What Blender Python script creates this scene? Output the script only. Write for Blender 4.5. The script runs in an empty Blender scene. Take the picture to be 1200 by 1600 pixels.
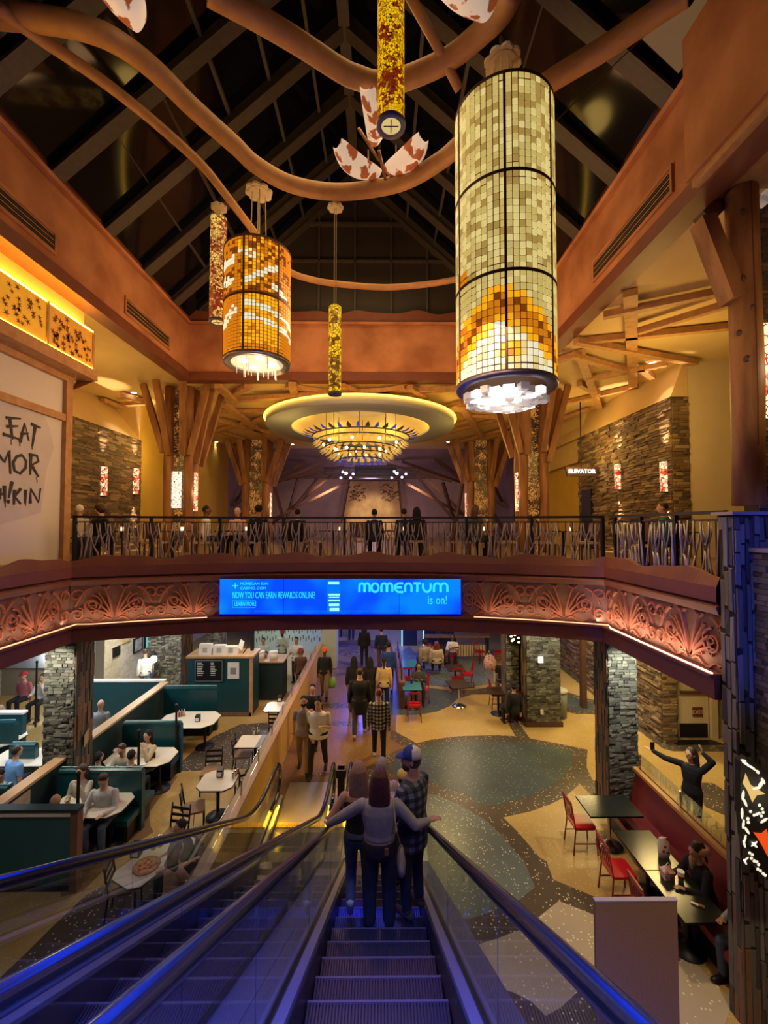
import bpy, bmesh, math, random
import numpy as np
from mathutils import Vector, Matrix, Euler
from mathutils.geometry import tessellate_polygon
random.seed(7)
R = math.radians
sc = bpy.context.scene
col = sc.collection
# ------------------------------------------------------------------ camera
E = 6.1                        # eye height above the lower floor
F = 680.0                      # focal length in pixels of the 1200 px wide frame
cam_d = bpy.data.cameras.new('camera'); cam = bpy.data.objects.new('camera', cam_d); col.objects.link(cam)
cam_d.sensor_fit = 'HORIZONTAL'; cam_d.sensor_width = 36.0; cam_d.lens = 36.0*F/1200.0
cam_d.clip_start = 0.05; cam_d.clip_end = 200
cam.location = (0, 0, E); cam.rotation_euler = (R(90+1.85), 0, R(-0.42))
sc.camera = cam
RM = Euler((R(90+1.85), 0, R(-0.42))).to_matrix()
# ------------------------------------------------------------------ world, exposure
w = bpy.data.worlds.new('night'); sc.world = w; w.use_nodes = True
w.node_tree.nodes['Background'].inputs[0].default_value = (.10, .11, .16, 1)
w.node_tree.nodes['Background'].inputs[1].default_value = .12
sc.view_settings.view_transform = 'Standard'; sc.view_settings.look = 'None'
sc.view_settings.gamma = 1; sc.view_settings.use_curve_mapping = False
sc.view_settings.exposure = 0.0
sc.cycles.max_bounces = 7; sc.cycles.diffuse_bounces = 3; sc.cycles.glossy_bounces = 3
sc.cycles.transparent_max_bounces = 12; sc.cycles.transmission_bounces = 4
sc.cycles.sample_clamp_indirect = 4; sc.cycles.sample_clamp_direct = 0
# ------------------------------------------------------------------ lights
WARM = (1, .62, .26); AMB = (1, .50, .14); NEUT = (1, .86, .66); COOL = (.78, .88, 1); BLUE = (.04, .10, 1)
def lamp(kind, loc, power, colr, size=.3, sy=None, aim=None, spot=None, name='lamp_light'):
    d = bpy.data.lights.new(name, kind); d.energy = power; d.color = colr
    if kind == 'AREA':
        d.size = size
        if sy: d.shape = 'RECTANGLE'; d.size_y = sy
    else: d.shadow_soft_size = size
    if kind == 'SPOT': d.spot_size = R(spot or 90); d.spot_blend = .6
    o = bpy.data.objects.new(name, d); col.objects.link(o); o.location = loc
    if aim is not None:
        o.rotation_euler = (Vector(aim)-Vector(loc)).to_track_quat('-Z', 'Y').to_euler()
    return o
# area lamps added as fill for the atrium walls, floor and balcony
lamp('AREA', (-.8, 9.5, 14.3), 150, WARM, 3.5, 6, (-.8, 9.5, 0))
lamp('AREA', (-2.2, 9.5, 9.2), 150, (1, .52, .22), 2, 5, (-7, 9.5, 11.1))
lamp('AREA', (1.0, 9.5, 8.9), 130, (1, .52, .22), 2, 5, (5.5, 9.5, 11.1))
lamp('AREA', (-.8, 10.3, 9.3), 120, (1, .52, .22), 4, 1, (-.8, 14, 11.2))
lamp('AREA', (-.8, 5.5, 8.6), 60, (1, .60, .40), 5, .6, (-.8, 9.7, 4.6))
# upper dining level: ceiling wash
for x, y, p in ((-8.0, 11.5, 80), (-8, 16, 85), (7, 15.5, 120), (6.6, 10.3, 170), (0, 20, 60), (-3.5, 15.5, 70), (3.5, 16, 70)):
    lamp('POINT', (x, y, 8.9), p, (1, .62, .15), .5)
lamp('AREA', (-.8, 22.5, 9.2), 120, (.75, .48, .75), 6, 2, (-.8, 25, 7))
# lower level, under the balcony: downlights
for x, y, p, c in ((1.8, 13.0, 100, (1, .70, .24)), (6.6, 10.6, 110, (1, .70, .26)), (6.6, 14.2, 90, (1, .74, .3)), (3.2, 17.5, 60, (1, .75, .45)), (-1.4, 12.3, 60, (1, .52, .2)),
                   (-4.2, 11.0, 42, NEUT), (-4.3, 14.0, 45, NEUT), (-8.4, 12.0, 110, (.86, .92, 1)), (-8.6, 16.0, 120, (1, .93, .8)), (-5.0, 19.5, 80, (.85, .95, 1)),
                   (-9.6, 9.2, 80, (.8, .88, 1)), (-1.0, 16.5, 45, (.9, .48, .4)), (-1.0, 21.0, 260, (.12, .14, 1)), (.8, 25.0, 200, (.10, .14, 1))):
    lamp('AREA', (x, y, 3.74), p, c, .9, None, (x, y, 0))
lamp('SPOT', (.6, 1.5, 11.5), 420, (1, .86, .74), .3, None, (.1, 5.2, 2.6), 22)  # key spot added for the people on the escalator
# column washers
for x, y, p, c in ((-6.75, 8.45, 170, (1, .93, .75)), (5.12, 8.4, 190, (1, 1, .84)), (5.0, 12.6, 150, (1, .95, .68)), (-8.0, 15.6, 160, (1, .95, .85))):
    lamp('SPOT', (x, y, 3.76), p, c, .05, None, (x, y+.9, 2.2), 100)
for y in (13.2, 15.2, 17.2): lamp('SPOT', (7.3, y, 3.72), 190, (1, .82, .5), .05, None, (7.95, y, 1.6), 80)
# atrium floor pool of light and the left booths
lamp('SPOT', (3.4, 6.6, 12.0), 1300, (1, .72, .32), .3, None, (3.7, 7.2, 0), 38)
lamp('SPOT', (3.0, -.6, 11.5), 1500, (1, .80, .55), .3, None, (3.0, 4.9, 1.0), 24)  # spot added to light the brown board and the floor around it
lamp('SPOT', (-4.4, 2.0, 12.5), 800, (.92, .90, .82), .3, None, (-5.6, 7.2, 0), 34)
lamp('SPOT', (4.0, 3.6, 8.0), 90, (1, .62, .3), .2, None, (5.1, 5.9, 8.6), 70)  # spot added to warm the log column
# unseen blue lamps added over and behind the viewer for escalators and pier
o = lamp('AREA', (-.8, -.3, 7.6), 620, BLUE, 3.4, .5, (-.8, .5, 4.0)); o.data.spread = R(66)
lamp('SPOT', (3.0, -2.4, 6.85), 1500, BLUE, .08, None, (5.1, 5.3, 5.2), 22)

# ------------------------------------------------------------------ pixel -> place
def ray(px, py):
    return RM @ Vector(((px-600)/F, -(py-800)/F, -1.0))
def U(px, py, z=None, Y=None, x=None):
    d = ray(px, py)
    if z is not None: t = (z-E)/d.z
    elif Y is not None: t = Y/d.y
    else: t = x/d.x
    return Vector((d.x*t, d.y*t, E+d.z*t))
# ------------------------------------------------------------------ materials
MATS = {}
def mat(name, c, rough=.55, metal=0., noise=None, bump=None, emit=None, spec=.5, coat=0., stretch=None, trans=0.):
    """noise=(scale, color2, contrast) ; bump=(scale, strength)"""
    m = bpy.data.materials.new(name); m.use_nodes = True; nt = m.node_tree; N = nt.nodes; L = nt.links
    b = N['Principled BSDF']; b.inputs['Base Color'].default_value = (*c, 1)
    b.inputs['Roughness'].default_value = rough; b.inputs['Metallic'].default_value = metal
    b.inputs['Specular IOR Level'].default_value = spec; b.inputs['Coat Weight'].default_value = coat
    tc = N.new('ShaderNodeTexCoord'); src = tc.outputs['Object']
    if stretch:
        mp = N.new('ShaderNodeMapping'); mp.inputs['Scale'].default_value = stretch; L.new(src, mp.inputs['Vector']); src = mp.outputs['Vector']
    if noise:
        n = N.new('ShaderNodeTexNoise'); n.inputs['Scale'].default_value = noise[0]; n.inputs['Detail'].default_value = 5
        L.new(src, n.inputs['Vector'])
        r = N.new('ShaderNodeValToRGB'); r.color_ramp.elements[0].position = .5-noise[2]; r.color_ramp.elements[1].position = .5+noise[2]
        r.color_ramp.elements[0].color = (*c, 1); r.color_ramp.elements[1].color = (*noise[1], 1)
        L.new(n.outputs['Fac'], r.inputs['Fac']); L.new(r.outputs['Color'], b.inputs['Base Color'])
    if bump:
        n2 = N.new('ShaderNodeTexNoise'); n2.inputs['Scale'].default_value = bump[0]; n2.inputs['Detail'].default_value = 3
        L.new(src, n2.inputs['Vector']); bp = N.new('ShaderNodeBump'); bp.inputs['Strength'].default_value = bump[1]; bp.inputs['Distance'].default_value = .02
        L.new(n2.outputs['Fac'], bp.inputs['Height']); L.new(bp.outputs['Normal'], b.inputs['Normal'])
    if emit:
        b.inputs['Emission Color'].default_value = (*emit[0], 1); b.inputs['Emission Strength'].default_value = emit[1]
        if noise and len(emit) > 2: L.new(r.outputs['Color'], b.inputs['Emission Color'])
    MATS[name] = m
    return m
def terrazzo(name, c, c2, chip, scale=26, amt=.22, rough=.22):
    m = mat(name, c, rough, noise=(1.1, c2, .22)); nt = m.node_tree; N = nt.nodes; L = nt.links; b = N['Principled BSDF']
    ge = N.new('ShaderNodeNewGeometry')
    v = N.new('ShaderNodeTexVoronoi'); v.inputs['Scale'].default_value = scale; L.new(ge.outputs['Position'], v.inputs['Vector'])
    lt = N.new('ShaderNodeMath'); lt.operation = 'LESS_THAN'; lt.inputs[1].default_value = .30; L.new(v.outputs['Distance'], lt.inputs[0])
    sep = N.new('ShaderNodeSeparateColor'); L.new(v.outputs['Color'], sep.inputs[0])
    l2 = N.new('ShaderNodeMath'); l2.operation = 'LESS_THAN'; l2.inputs[1].default_value = amt; L.new(sep.outputs[0], l2.inputs[0])
    mu = N.new('ShaderNodeMath'); mu.operation = 'MULTIPLY'; L.new(lt.outputs[0], mu.inputs[0]); L.new(l2.outputs[0], mu.inputs[1])
    mx = N.new('ShaderNodeMix'); mx.data_type = 'RGBA'; mx.inputs[7].default_value = (*chip, 1)
    old = b.inputs['Base Color'].links[0].from_socket
    L.new(mu.outputs[0], mx.inputs[0]); L.new(old, mx.inputs[6]); L.new(mx.outputs[2], b.inputs['Base Color'])
    return m
def glassy(name, tint, refl=.12, rough=.02):
    m = bpy.data.materials.new(name); m.use_nodes = True; nt = m.node_tree; N = nt.nodes; L = nt.links; N.clear()
    o = N.new('ShaderNodeOutputMaterial'); t = N.new('ShaderNodeBsdfTransparent'); t.inputs[0].default_value = (*tint, 1)
    g = N.new('ShaderNodeBsdfGlossy'); g.inputs['Roughness'].default_value = rough
    fr = N.new('ShaderNodeFresnel'); fr.inputs[0].default_value = 1.5
    ad = N.new('ShaderNodeMath'); ad.operation = 'MULTIPLY_ADD'; ad.inputs[1].default_value = .30; ad.inputs[2].default_value = refl-.05; ad.use_clamp = True
    mx = N.new('ShaderNodeMixShader'); L.new(fr.outputs[0], ad.inputs[0]); L.new(ad.outputs[0], mx.inputs[0]); L.new(t.outputs[0], mx.inputs[1]); L.new(g.outputs[0], mx.inputs[2]); L.new(mx.outputs[0], o.inputs[0])
    MATS[name] = m; return m
def plaid(name, a, b_, c, size=.055):
    m = mat(name, a, .85); nt = m.node_tree; N = nt.nodes; L = nt.links; b = N['Principled BSDF']
    tc = N.new('ShaderNodeTexCoord'); sp = N.new('ShaderNodeSeparateXYZ'); L.new(tc.outputs['Object'], sp.inputs[0])
    outs = []
    for k in (0, 2):
        m1 = N.new('ShaderNodeMath'); m1.operation = 'PINGPONG'; m1.inputs[1].default_value = size; L.new(sp.outputs[k], m1.inputs[0])
        m2 = N.new('ShaderNodeMath'); m2.operation = 'GREATER_THAN'; m2.inputs[1].default_value = size*.5; L.new(m1.outputs[0], m2.inputs[0]); outs.append(m2.outputs[0])
    ad = N.new('ShaderNodeMath'); ad.operation = 'ADD'; L.new(outs[0], ad.inputs[0]); L.new(outs[1], ad.inputs[1])
    dv = N.new('ShaderNodeMath'); dv.operation = 'MULTIPLY'; dv.inputs[1].default_value = .5; L.new(ad.outputs[0], dv.inputs[0])
    r = N.new('ShaderNodeValToRGB'); r.color_ramp.interpolation = 'CONSTANT'; e = r.color_ramp.elements
    e[0].color = (*a, 1); e[1].position = .9; e[1].color = (*c, 1); q = e.new(.4); q.color = (*b_, 1)
    L.new(dv.outputs[0], r.inputs[0]); L.new(r.outputs[0], b.inputs['Base Color']); return m

tan_t = terrazzo('tan_terrazzo', (.42, .28, .095), (.52, .36, .135), (.70, .56, .30), 30, .25, .35)
dark_t = terrazzo('brown_terrazzo', (.075, .055, .04), (.11, .085, .06), (.75, .66, .48), 22, .30, .3)
green_t = terrazzo('green_terrazzo', (.05, .068, .072), (.085, .11, .115), (.4, .48, .44), 28, .18, .34)
grey_t = terrazzo('blue_grey_terrazzo', (.095, .13, .145), (.145, .185, .195), (.62, .68, .6), 24, .3, .34)
pale_t = terrazzo('pale_terrazzo', (.42, .36, .26), (.5, .44, .32), (.8, .75, .6), 20, .3, .35)
brown_t = terrazzo('rust_terrazzo', (.19, .105, .045), (.23, .135, .06), (.45, .3, .15), 26, .2, .3)
rust = mat('rust_plaster', (.33, .125, .05), .75, noise=(1.1, (.54, .245, .11), .16), bump=(9, .1))
rust_d = mat('rust_paint', (.145, .042, .022), .6, noise=(2.5, (.19, .058, .03), .2))
rust_b = mat('brown_beam_paint', (.15, .045, .025), .5, noise=(3, (.19, .06, .032), .2))
cream = mat('cream_plaster', (.62, .44, .19), .8, noise=(.8, (.70, .52, .25), .2))
cream2 = mat('pale_cream_plaster', (.62, .52, .33), .8, noise=(.9, (.68, .58, .38), .2))
mustard = mat('mustard_plaster', (.60, .38, .06), .8, noise=(1.2, (.66, .43, .08), .2))
purple = mat('purple_plaster', (.27, .19, .24), .8, noise=(1.2, (.34, .25, .28), .2))
timber = mat('orange_timber', (.17, .065, .022), .6, noise=(5, (.40, .19, .065), .2), bump=(14, .25), stretch=(1, 1, .18))
timber_c = mat('honey_timber', (.40, .20, .075), .6, noise=(6, (.52, .29, .12), .16), bump=(10, .2))
timber_d = mat('dark_brown_timber', (.085, .035, .022), .6, noise=(6, (.12, .05, .03), .2))
timber_l = mat('grey_brown_timber', (.16, .085, .05), .6, noise=(6, (.22, .12, .07), .2), stretch=(1, 1, .2))
oak = mat('oak_cap', (.46, .27, .13), .4, noise=(7, (.56, .35, .18), .2), stretch=(1, .15, 1))
pipe_m = mat('tan_pipe', (.36, .18, .065), .55, noise=(3, (.48, .25, .09), .2), bump=(12, .2))
steel_d = mat('dark_steel', (.055, .047, .038), .6, noise=(9, (.075, .065, .05), .2))
roofglass = mat('night_glass', (.003, .004, .007), .08, spec=.35)
black = mat('black_metal', (.012, .011, .012), .45, 0.2)
rubber = mat('black_rubber', (.012, .012, .015), .18, spec=.8)
white = mat('white_paint', (.78, .76, .72), .5)
plate_w = mat('cream_disc', (.72, .64, .46), .5)
table_w = mat('white_laminate', (.74, .68, .56), .25)
table_k = mat('black_laminate', (.018, .02, .018), .22)
table_b = mat('brown_laminate', (.05, .025, .015), .3)
chrome = mat('brushed_steel', (.6, .58, .55), .25, 1)
teal = mat('teal_vinyl', (.003, .045, .055), .36, noise=(3, (.006, .065, .075), .2))
teal_p = mat('teal_paint', (.008, .06, .075), .5)
dk_teal = mat('dark_teal_paint', (.008, .028, .034), .5)
redv = mat('red_vinyl', (.50, .012, .02), .28)
redp = mat('red_paint', (.28, .018, .018), .35)
maroon = mat('maroon_vinyl', (.17, .014, .02), .35, noise=(4, (.21, .02, .026), .2))
grey_st = [mat('grey_stone', (.13, .125, .10), .7, bump=(30, .3)), mat('pale_grey_stone', (.22, .21, .17), .7, bump=(30, .3)), mat('dark_grey_stone', (.065, .062, .055), .65, bump=(30, .3)), mat('green_grey_stone', (.15, .16, .125), .7, bump=(30, .3))]
tan_st = [mat('tan_stone', (.16, .11, .065), .75, bump=(25, .3)), mat('sand_stone', (.27, .19, .105), .75, bump=(25, .3)), mat('umber_stone', (.085, .058, .036), .7, bump=(25, .3)), mat('rust_stone', (.15, .085, .048), .75, bump=(25, .3))]
mortar = mat('dark_mortar', (.025, .02, .016), .9)
relief_bg = mat('relief_ground', (.20, .10, .06), .8, noise=(5, (.28, .16, .10), .2))
relief_m = mat('relief_terracotta', (.33, .105, .05), .65, noise=(6, (.40, .145, .07), .2))
step_m = mat('ribbed_step_metal', (.10, .10, .16), .20, .8)  # dark grey metal, blue of the light tinted into treads and risers
riser_m = mat('step_riser_metal', (.035, .033, .06), .5, .2)
step_g = mat('step_groove', (.03, .03, .035), .5, .3)
deck_m = mat('satin_deck_metal', (.30, .31, .38), .38, .45)
skirt_m = mat('black_skirt_metal', (.012, .012, .018), .3, .4)
bglass = glassy('balustrade_glass', (.86, .9, .9), .10)
pane_g = glassy('clear_glass', (.92, .96, .95), .09)
rimlit = mat('rim_ring', (.18, .17, .26), .35, .4)
def glow(name, c, s, base=None): return mat(name, base or c, .5, emit=(c, s))
lens = glow('lamp_lens', (1, .88, .66), 14)
lens_c = glow('cool_lamp_lens', (.9, .95, 1), 16)
led_w = glow('warm_led', (1, .55, .28), 1.5)
led_y = glow('amber_led', (1, .58, .02), 14)
scr_b = None
skin_a = mat('light_skin', (.58, .33, .23), .55); skin_b = mat('tan_skin', (.40, .21, .125), .55); skin_c = mat('brown_skin', (.13, .06, .035), .5)
FAB = {}
def fab(n, c, r=.9):
    if n not in FAB: FAB[n] = mat(n+'_cloth', c, r, noise=(14, tuple(min(1, q*1.25+.004) for q in c), .25), bump=(18, .35))
    return FAB[n]
def hairm(n, c):
    if n not in FAB: FAB[n] = mat(n+'_hair', c, .4, noise=(40, tuple(min(1, q*1.9+.004) for q in c), .2), bump=(50, .5), stretch=(3, 3, .3))
    return FAB[n]

# ------------------------------------------------------------------ geometry helpers
class G:
    def __init__(s): s.v = []; s.f = []; s.m = []
    def add(s, vs, fs, m=0):
        o = len(s.v); s.v += [tuple(q) for q in vs]; s.f += [tuple(i+o for i in q) for q in fs]; s.m += [m]*len(fs); return s
    def box(s, a, b, m=0, rot=None, piv=None):
        x0, y0, z0 = a; x1, y1, z1 = b
        vs = [(x0,y0,z0),(x1,y0,z0),(x1,y1,z0),(x0,y1,z0),(x0,y0,z1),(x1,y0,z1),(x1,y1,z1),(x0,y1,z1)]
        if rot is not None:
            p = Vector(piv) if piv is not None else Vector(((x0+x1)/2, (y0+y1)/2, (z0+z1)/2))
            vs = [rot @ (Vector(q)-p)+p for q in vs]
        return s.add(vs, [(0,3,2,1),(4,5,6,7),(0,1,5,4),(1,2,6,5),(2,3,7,6),(3,0,4,7)], m)
    def beam(s, p0, p1, w, h, m=0, up=(0,0,1), w1=None, h1=None):
        p0 = Vector(p0); p1 = Vector(p1); d = (p1-p0).normalized(); u = Vector(up)
        if abs(d.dot(u)) > .98: u = Vector((0,1,0))
        sx = d.cross(u).normalized(); uz = sx.cross(d).normalized()
        w1 = w if w1 is None else w1; h1 = h if h1 is None else h1
        vs = [p0-sx*w/2-uz*h/2, p0+sx*w/2-uz*h/2, p0+sx*w/2+uz*h/2, p0-sx*w/2+uz*h/2, p1-sx*w1/2-uz*h1/2, p1+sx*w1/2-uz*h1/2, p1+sx*w1/2+uz*h1/2, p1-sx*w1/2+uz*h1/2]
        return s.add(vs, [(0,3,2,1),(4,5,6,7),(0,1,5,4),(1,2,6,5),(2,3,7,6),(3,0,4,7)], m)
    def tube(s, pts, r, n=8, m=0, cap=True, flat=None):
        pts = [Vector(p) for p in pts]; k = len(pts); rr = r if isinstance(r, (list, tuple)) else [r]*k
        vs = []; fr = None
        for i, p in enumerate(pts):
            d = (pts[min(i+1, k-1)]-pts[max(i-1, 0)]).normalized()
            if fr is None:
                a = Vector((0,0,1)) if abs(d.z) < .9 else Vector((1,0,0)); fr = d.cross(a).normalized()
            else:
                fr = (fr-d*fr.dot(d)); fr = fr.normalized() if fr.length > 1e-6 else d.orthogonal().normalized()
            g = d.cross(fr)
            for j in range(n):
                t = 2*math.pi*j/n; q = fr*math.cos(t)+g*math.sin(t)
                if flat: q = Vector((q.x*flat[0], q.y*flat[1], q.z*flat[2]))
                vs.append(p+q*rr[i])
        fs = [(i*n+j, i*n+(j+1)%n, (i+1)*n+(j+1)%n, (i+1)*n+j) for i in range(k-1) for j in range(n)]
        if cap: fs += [tuple(range(n-1, -1, -1)), tuple((k-1)*n+j for j in range(n))]
        return s.add(vs, fs, m)
    def loft(s, secs, n=12, m=0, X=(1,0,0), Yv=(0,1,0)):
        """secs: (center, rx, ry)"""
        X = Vector(X); Yv = Vector(Yv); vs = []
        for c, rx, ry in secs:
            c = Vector(c)
            for j in range(n):
                t = 2*math.pi*j/n; vs.append(c+X*rx*math.cos(t)+Yv*ry*math.sin(t))
        k = len(secs); fs = [(i*n+j, i*n+(j+1)%n, (i+1)*n+(j+1)%n, (i+1)*n+j) for i in range(k-1) for j in range(n)]
        fs += [tuple(range(n-1, -1, -1)), tuple((k-1)*n+j for j in range(n))]
        return s.add(vs, fs, m)
    def lathe(s, c, prof, n=24, m=0, close=True):
        c = Vector(c); vs = []
        for r, z in prof:
            for j in range(n):
                t = 2*math.pi*j/n; vs.append((c.x+r*math.cos(t), c.y+r*math.sin(t), c.z+z))
        k = len(prof); fs = [(i*n+j, i*n+(j+1)%n, (i+1)*n+(j+1)%n, (i+1)*n+j) for i in range(k-1) for j in range(n)]
        if close: fs += [tuple(range(n-1, -1, -1)), tuple((k-1)*n+j for j in range(n))]
        return s.add(vs, fs, m)
    def ell(s, c, r, n=12, k=8, m=0, M=None):
        c = Vector(c); vs = []
        for i in range(k+1):
            ph = math.pi*i/k
            for j in range(n):
                t = 2*math.pi*j/n; q = Vector((r[0]*math.sin(ph)*math.cos(t), r[1]*math.sin(ph)*math.sin(t), r[2]*math.cos(ph)))
                if M is not None: q = M @ q
                vs.append(c+q)
        fs = [(i*n+j, (i+1)*n+j, (i+1)*n+(j+1)%n, i*n+(j+1)%n) for i in range(k) for j in range(n)]
        return s.add(vs, fs, m)
    def prism(s, poly, z0, z1, m=0):
        poly = [(p[0], p[1]) for p in poly]
        a = sum(poly[i][0]*poly[(i+1) % len(poly)][1]-poly[(i+1) % len(poly)][0]*poly[i][1] for i in range(len(poly)))
        if a < 0: poly = poly[::-1]
        n = len(poly); tri = tessellate_polygon([[Vector((p[0], p[1], 0)) for p in poly]])
        vs = [(p[0], p[1], z0) for p in poly]+[(p[0], p[1], z1) for p in poly]; fs = []
        for t in tri:
            p, q, r_ = [Vector((*poly[i], 0)) for i in t]
            if (q-p).cross(r_-p).z < 0: t = (t[0], t[2], t[1])
            fs.append(tuple(n+i for i in t)); fs.append((t[2], t[1], t[0]))
        fs += [(i, (i+1) % n, n+(i+1) % n, n+i) for i in range(n)]
        return s.add(vs, fs, m)
    def xform(s, M, i0=0):
        for i in range(i0, len(s.v)): s.v[i] = tuple(M @ Vector(s.v[i]))
        return s
    def mesh(s, name, mats, smooth=False):
        me = bpy.data.meshes.new(name); me.from_pydata(s.v, [], s.f)
        for q in (mats if isinstance(mats, (list, tuple)) else [mats]): me.materials.append(q)
        if len(me.materials) > 1: me.polygons.foreach_set('material_index', s.m)
        if smooth: me.polygons.foreach_set('use_smooth', [True]*len(me.polygons))
        me.update(); return me
    def build(s, name, mats, parent=None, smooth=False, world=True):
        if parent is not None and world: s.xform(RMX[parent.name].inverted())
        if parent is None:
            a = np.array(s.v); lo = a.min(0); hi = a.max(0); c = ((lo[0]+hi[0])/2, (lo[1]+hi[1])/2, lo[2]); s.v = [tuple(q) for q in (a-np.array(c))]
        me = s.mesh(name, mats, smooth); o = bpy.data.objects.new(name, me); col.objects.link(o)
        if parent is None: o.location = c; RMX[o.name] = Matrix.Translation(c)
        else:
            o.parent = parent; RMX[o.name] = RMX[parent.name].copy()
        return o
RMX = {}
def piece(name, me, parent, M=None):
    o = bpy.data.objects.new(name, me); col.objects.link(o); o.parent = parent
    if M is not None: o.matrix_local = RMX[parent.name].inverted() @ M
    return o
def T(name, label, cat, loc=(0,0,0), rz=0, group=None):
    o = bpy.data.objects.new(name, None); col.objects.link(o); o.empty_display_size = .1
    o.location = loc; o.rotation_euler = (0, 0, rz); o['label'] = label; o['category'] = cat
    if group: o['group'] = group
    RMX[o.name] = Matrix.Translation(loc) @ Matrix.Rotation(rz, 4, 'Z'); return o
def tag(o, label, cat, group=None):
    o['label'] = label; o['category'] = cat
    if group: o['group'] = group
    return o
def struct(name, g, m, smooth=False, label=None):
    o = g.build(name, m, None, smooth); o['kind'] = 'structure'
    if label: o['label'] = label
    return o
def part_stuff(o): o['kind'] = 'stuff'; return o
def dup(root, loc, rz, label=None, group=None):
    r = root.copy(); col.objects.link(r); r.location = loc; r.rotation_euler = (0, 0, rz)
    if label: r['label'] = label
    if group: r['group'] = group
    RMX[r.name] = Matrix.Translation(loc) @ Matrix.Rotation(rz, 4, 'Z')
    for ch in list(root.children):
        c = ch.copy(); col.objects.link(c); c.parent = r
        for g in list(ch.children):
            d = g.copy(); col.objects.link(d); d.parent = c
    return r
def text(body, size, extr, m, parent, M, align='CENTER', name='lettering', sx=1.0):
    c = bpy.data.curves.new(name, 'FONT'); c.body = body; c.size = size; c.extrude = extr; c.align_x = align; c.align_y = 'CENTER'; c.resolution_u = 2
    c.materials.append(m); o = bpy.data.objects.new(name, c); col.objects.link(o)
    if parent is not None: o.parent = parent; M = RMX[parent.name].inverted() @ M
    o.matrix_local = M @ Matrix.Diagonal((sx, 1, 1, 1)); return o
def face_cam(p, rz=0):   # a text matrix standing upright, readable from -Y
    return Matrix.Translation(p) @ Matrix.Rotation(rz, 4, 'Z') @ Matrix.Rotation(R(90), 4, 'X')
# ================================================================== STRUCTURE
XL, XR = -6.12, 4.48; F2 = 5.23; CEIL = 10.76; YB = 13.7
def arcY(x): return 9.75-1.12*((x+.82)/5.3)**2
PATH = [(XL, -1.5), (XL, 3.5), (XL, 8.63)]+[(x, arcY(x)) for x in np.linspace(XL, XR, 25)[1:-1]]+[(XR, 8.63), (XR, 5.72), (XR, 5.70)]
def path_frames(path):
    out = []
    for i, p in enumerate(path):
        p = Vector(p); d0 = (p-Vector(path[i-1])).normalized() if i else None; d1 = (Vector(path[i+1])-p).normalized() if i < len(path)-1 else None
        d0 = d0 or d1; d1 = d1 or d0; n0 = Vector((d0.y, -d0.x)); n1 = Vector((d1.y, -d1.x)); n = n0+n1; n = n/ (n.dot(n0)); out.append((p, n))
    return out
def sweep(path, prof, m=0, closed=True):
    g = G(); fr = path_frames(path); k = len(prof); vs = []
    for p, n in fr:
        for d, z in prof: vs.append((p.x+n.x*d, p.y+n.y*d, z))
    fs = []
    for i in range(len(fr)-1):
        for j in range(k if closed else k-1):
            a = i*k+j; b = i*k+(j+1) % k; fs.append((a, b, b+k, a+k))
    if closed: fs += [tuple(range(k-1, -1, -1)), tuple((len(fr)-1)*k+j for j in range(k))]
    g.add(vs, fs, m); return g
# ---- floors and ceilings
floor = struct('floor', G().box((-17, -4, -.3), (13, 34, 0)), tan_t)
g = G(); arc = [(x, arcY(x)) for x in np.linspace(XL, XR, 25)]
o2 = [(-17, 34), (-17, -4), (XL-.12, -4)]+[(XL-.12, 8.7)]+[(x, y+.14) for x, y in arc[1:-1]]+[(XR+.12, 8.7), (XR+.12, 5.5), (13, 5.5), (13, 34)]
g.prism(o2, 3.87, F2)
struct('floor', g, [mat('upper_floor', (.20, .12, .06), .4)], label='upper dining floor slab')
g = G(); g.prism([(-17, 26), (-17, -4), (XL-.28, -4), (XL-.28, YB+.28), (XR+.28, YB+.28), (XR+.28, -4), (13, -4), (13, 26)], CEIL, CEIL+.15)
struct('ceiling', g, cream)
g = G(); g.box((XL, -4, 4.95), (XR, -1.22, F2)); struct('floor', g, MATS['upper_floor'], label='upper landing behind the viewer')
struct('trim_light_shield', G().box((1.0, -1.34, F2), (XR, -1.22, 6.32)), rust_d); struct('trim_light_shield', G().box((XL, -1.34, F2), (-2.6, -1.22, 6.32)), rust_d)  # unseen parapets added to keep the blue light off the lower level
# stage room beyond the dining level
g = G(); g.add([(-9.6, 26, CEIL), (8.2, 26, CEIL), (8.2, 34, 9.8), (-9.6, 34, 9.8), (-9.6, 26, CEIL+.1), (8.2, 26, CEIL+.1), (8.2, 34, 9.9), (-9.6, 34, 9.9)], [(0,1,2,3),(4,7,6,5),(0,4,5,1),(2,6,7,3),(1,5,6,2),(0,3,7,4)])
struct('ceiling', g, purple, label='sloping purple ceiling over the stage')
struct('wall_back', G().box((-9.8, 34, F2), (8.4, 34.2, 10)), purple)
struct('wall_stage_left', G().box((-9.8, 26.2, F2), (-9.6, 34, CEIL+.1)), purple)
struct('wall_stage_right', G().box((8.2, 26.2, F2), (8.4, 34, CEIL+.1)), purple)
struct('wall_back', G().box((-17, 26, F2), (-9.9, 26.2, CEIL)), mustard)
struct('wall_back', G().box((8.3, 26, F2), (13, 26.2, CEIL)), mustard)
struct('wall_back', G().box((-17, 33.8, 0), (13, 34, 3.87)), mat('dim_blue_wall', (.05, .06, .18), .7))
struct('wall_left', G().box((-17.2, -4, 0), (-17, 34, CEIL)), cream2)
struct('wall_right', G().box((13, -4, 0), (13.2, 34, CEIL)), cream2)
struct('wall_behind', G().box((-17, -4.2, 0), (13, -4, CEIL+.1)), rust)
struct('trim_1', G().box((-9.95, 25.7, F2), (-9.25, 26.1, CEIL)), timber_d, label='dark post at the left of the stage opening')
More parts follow.
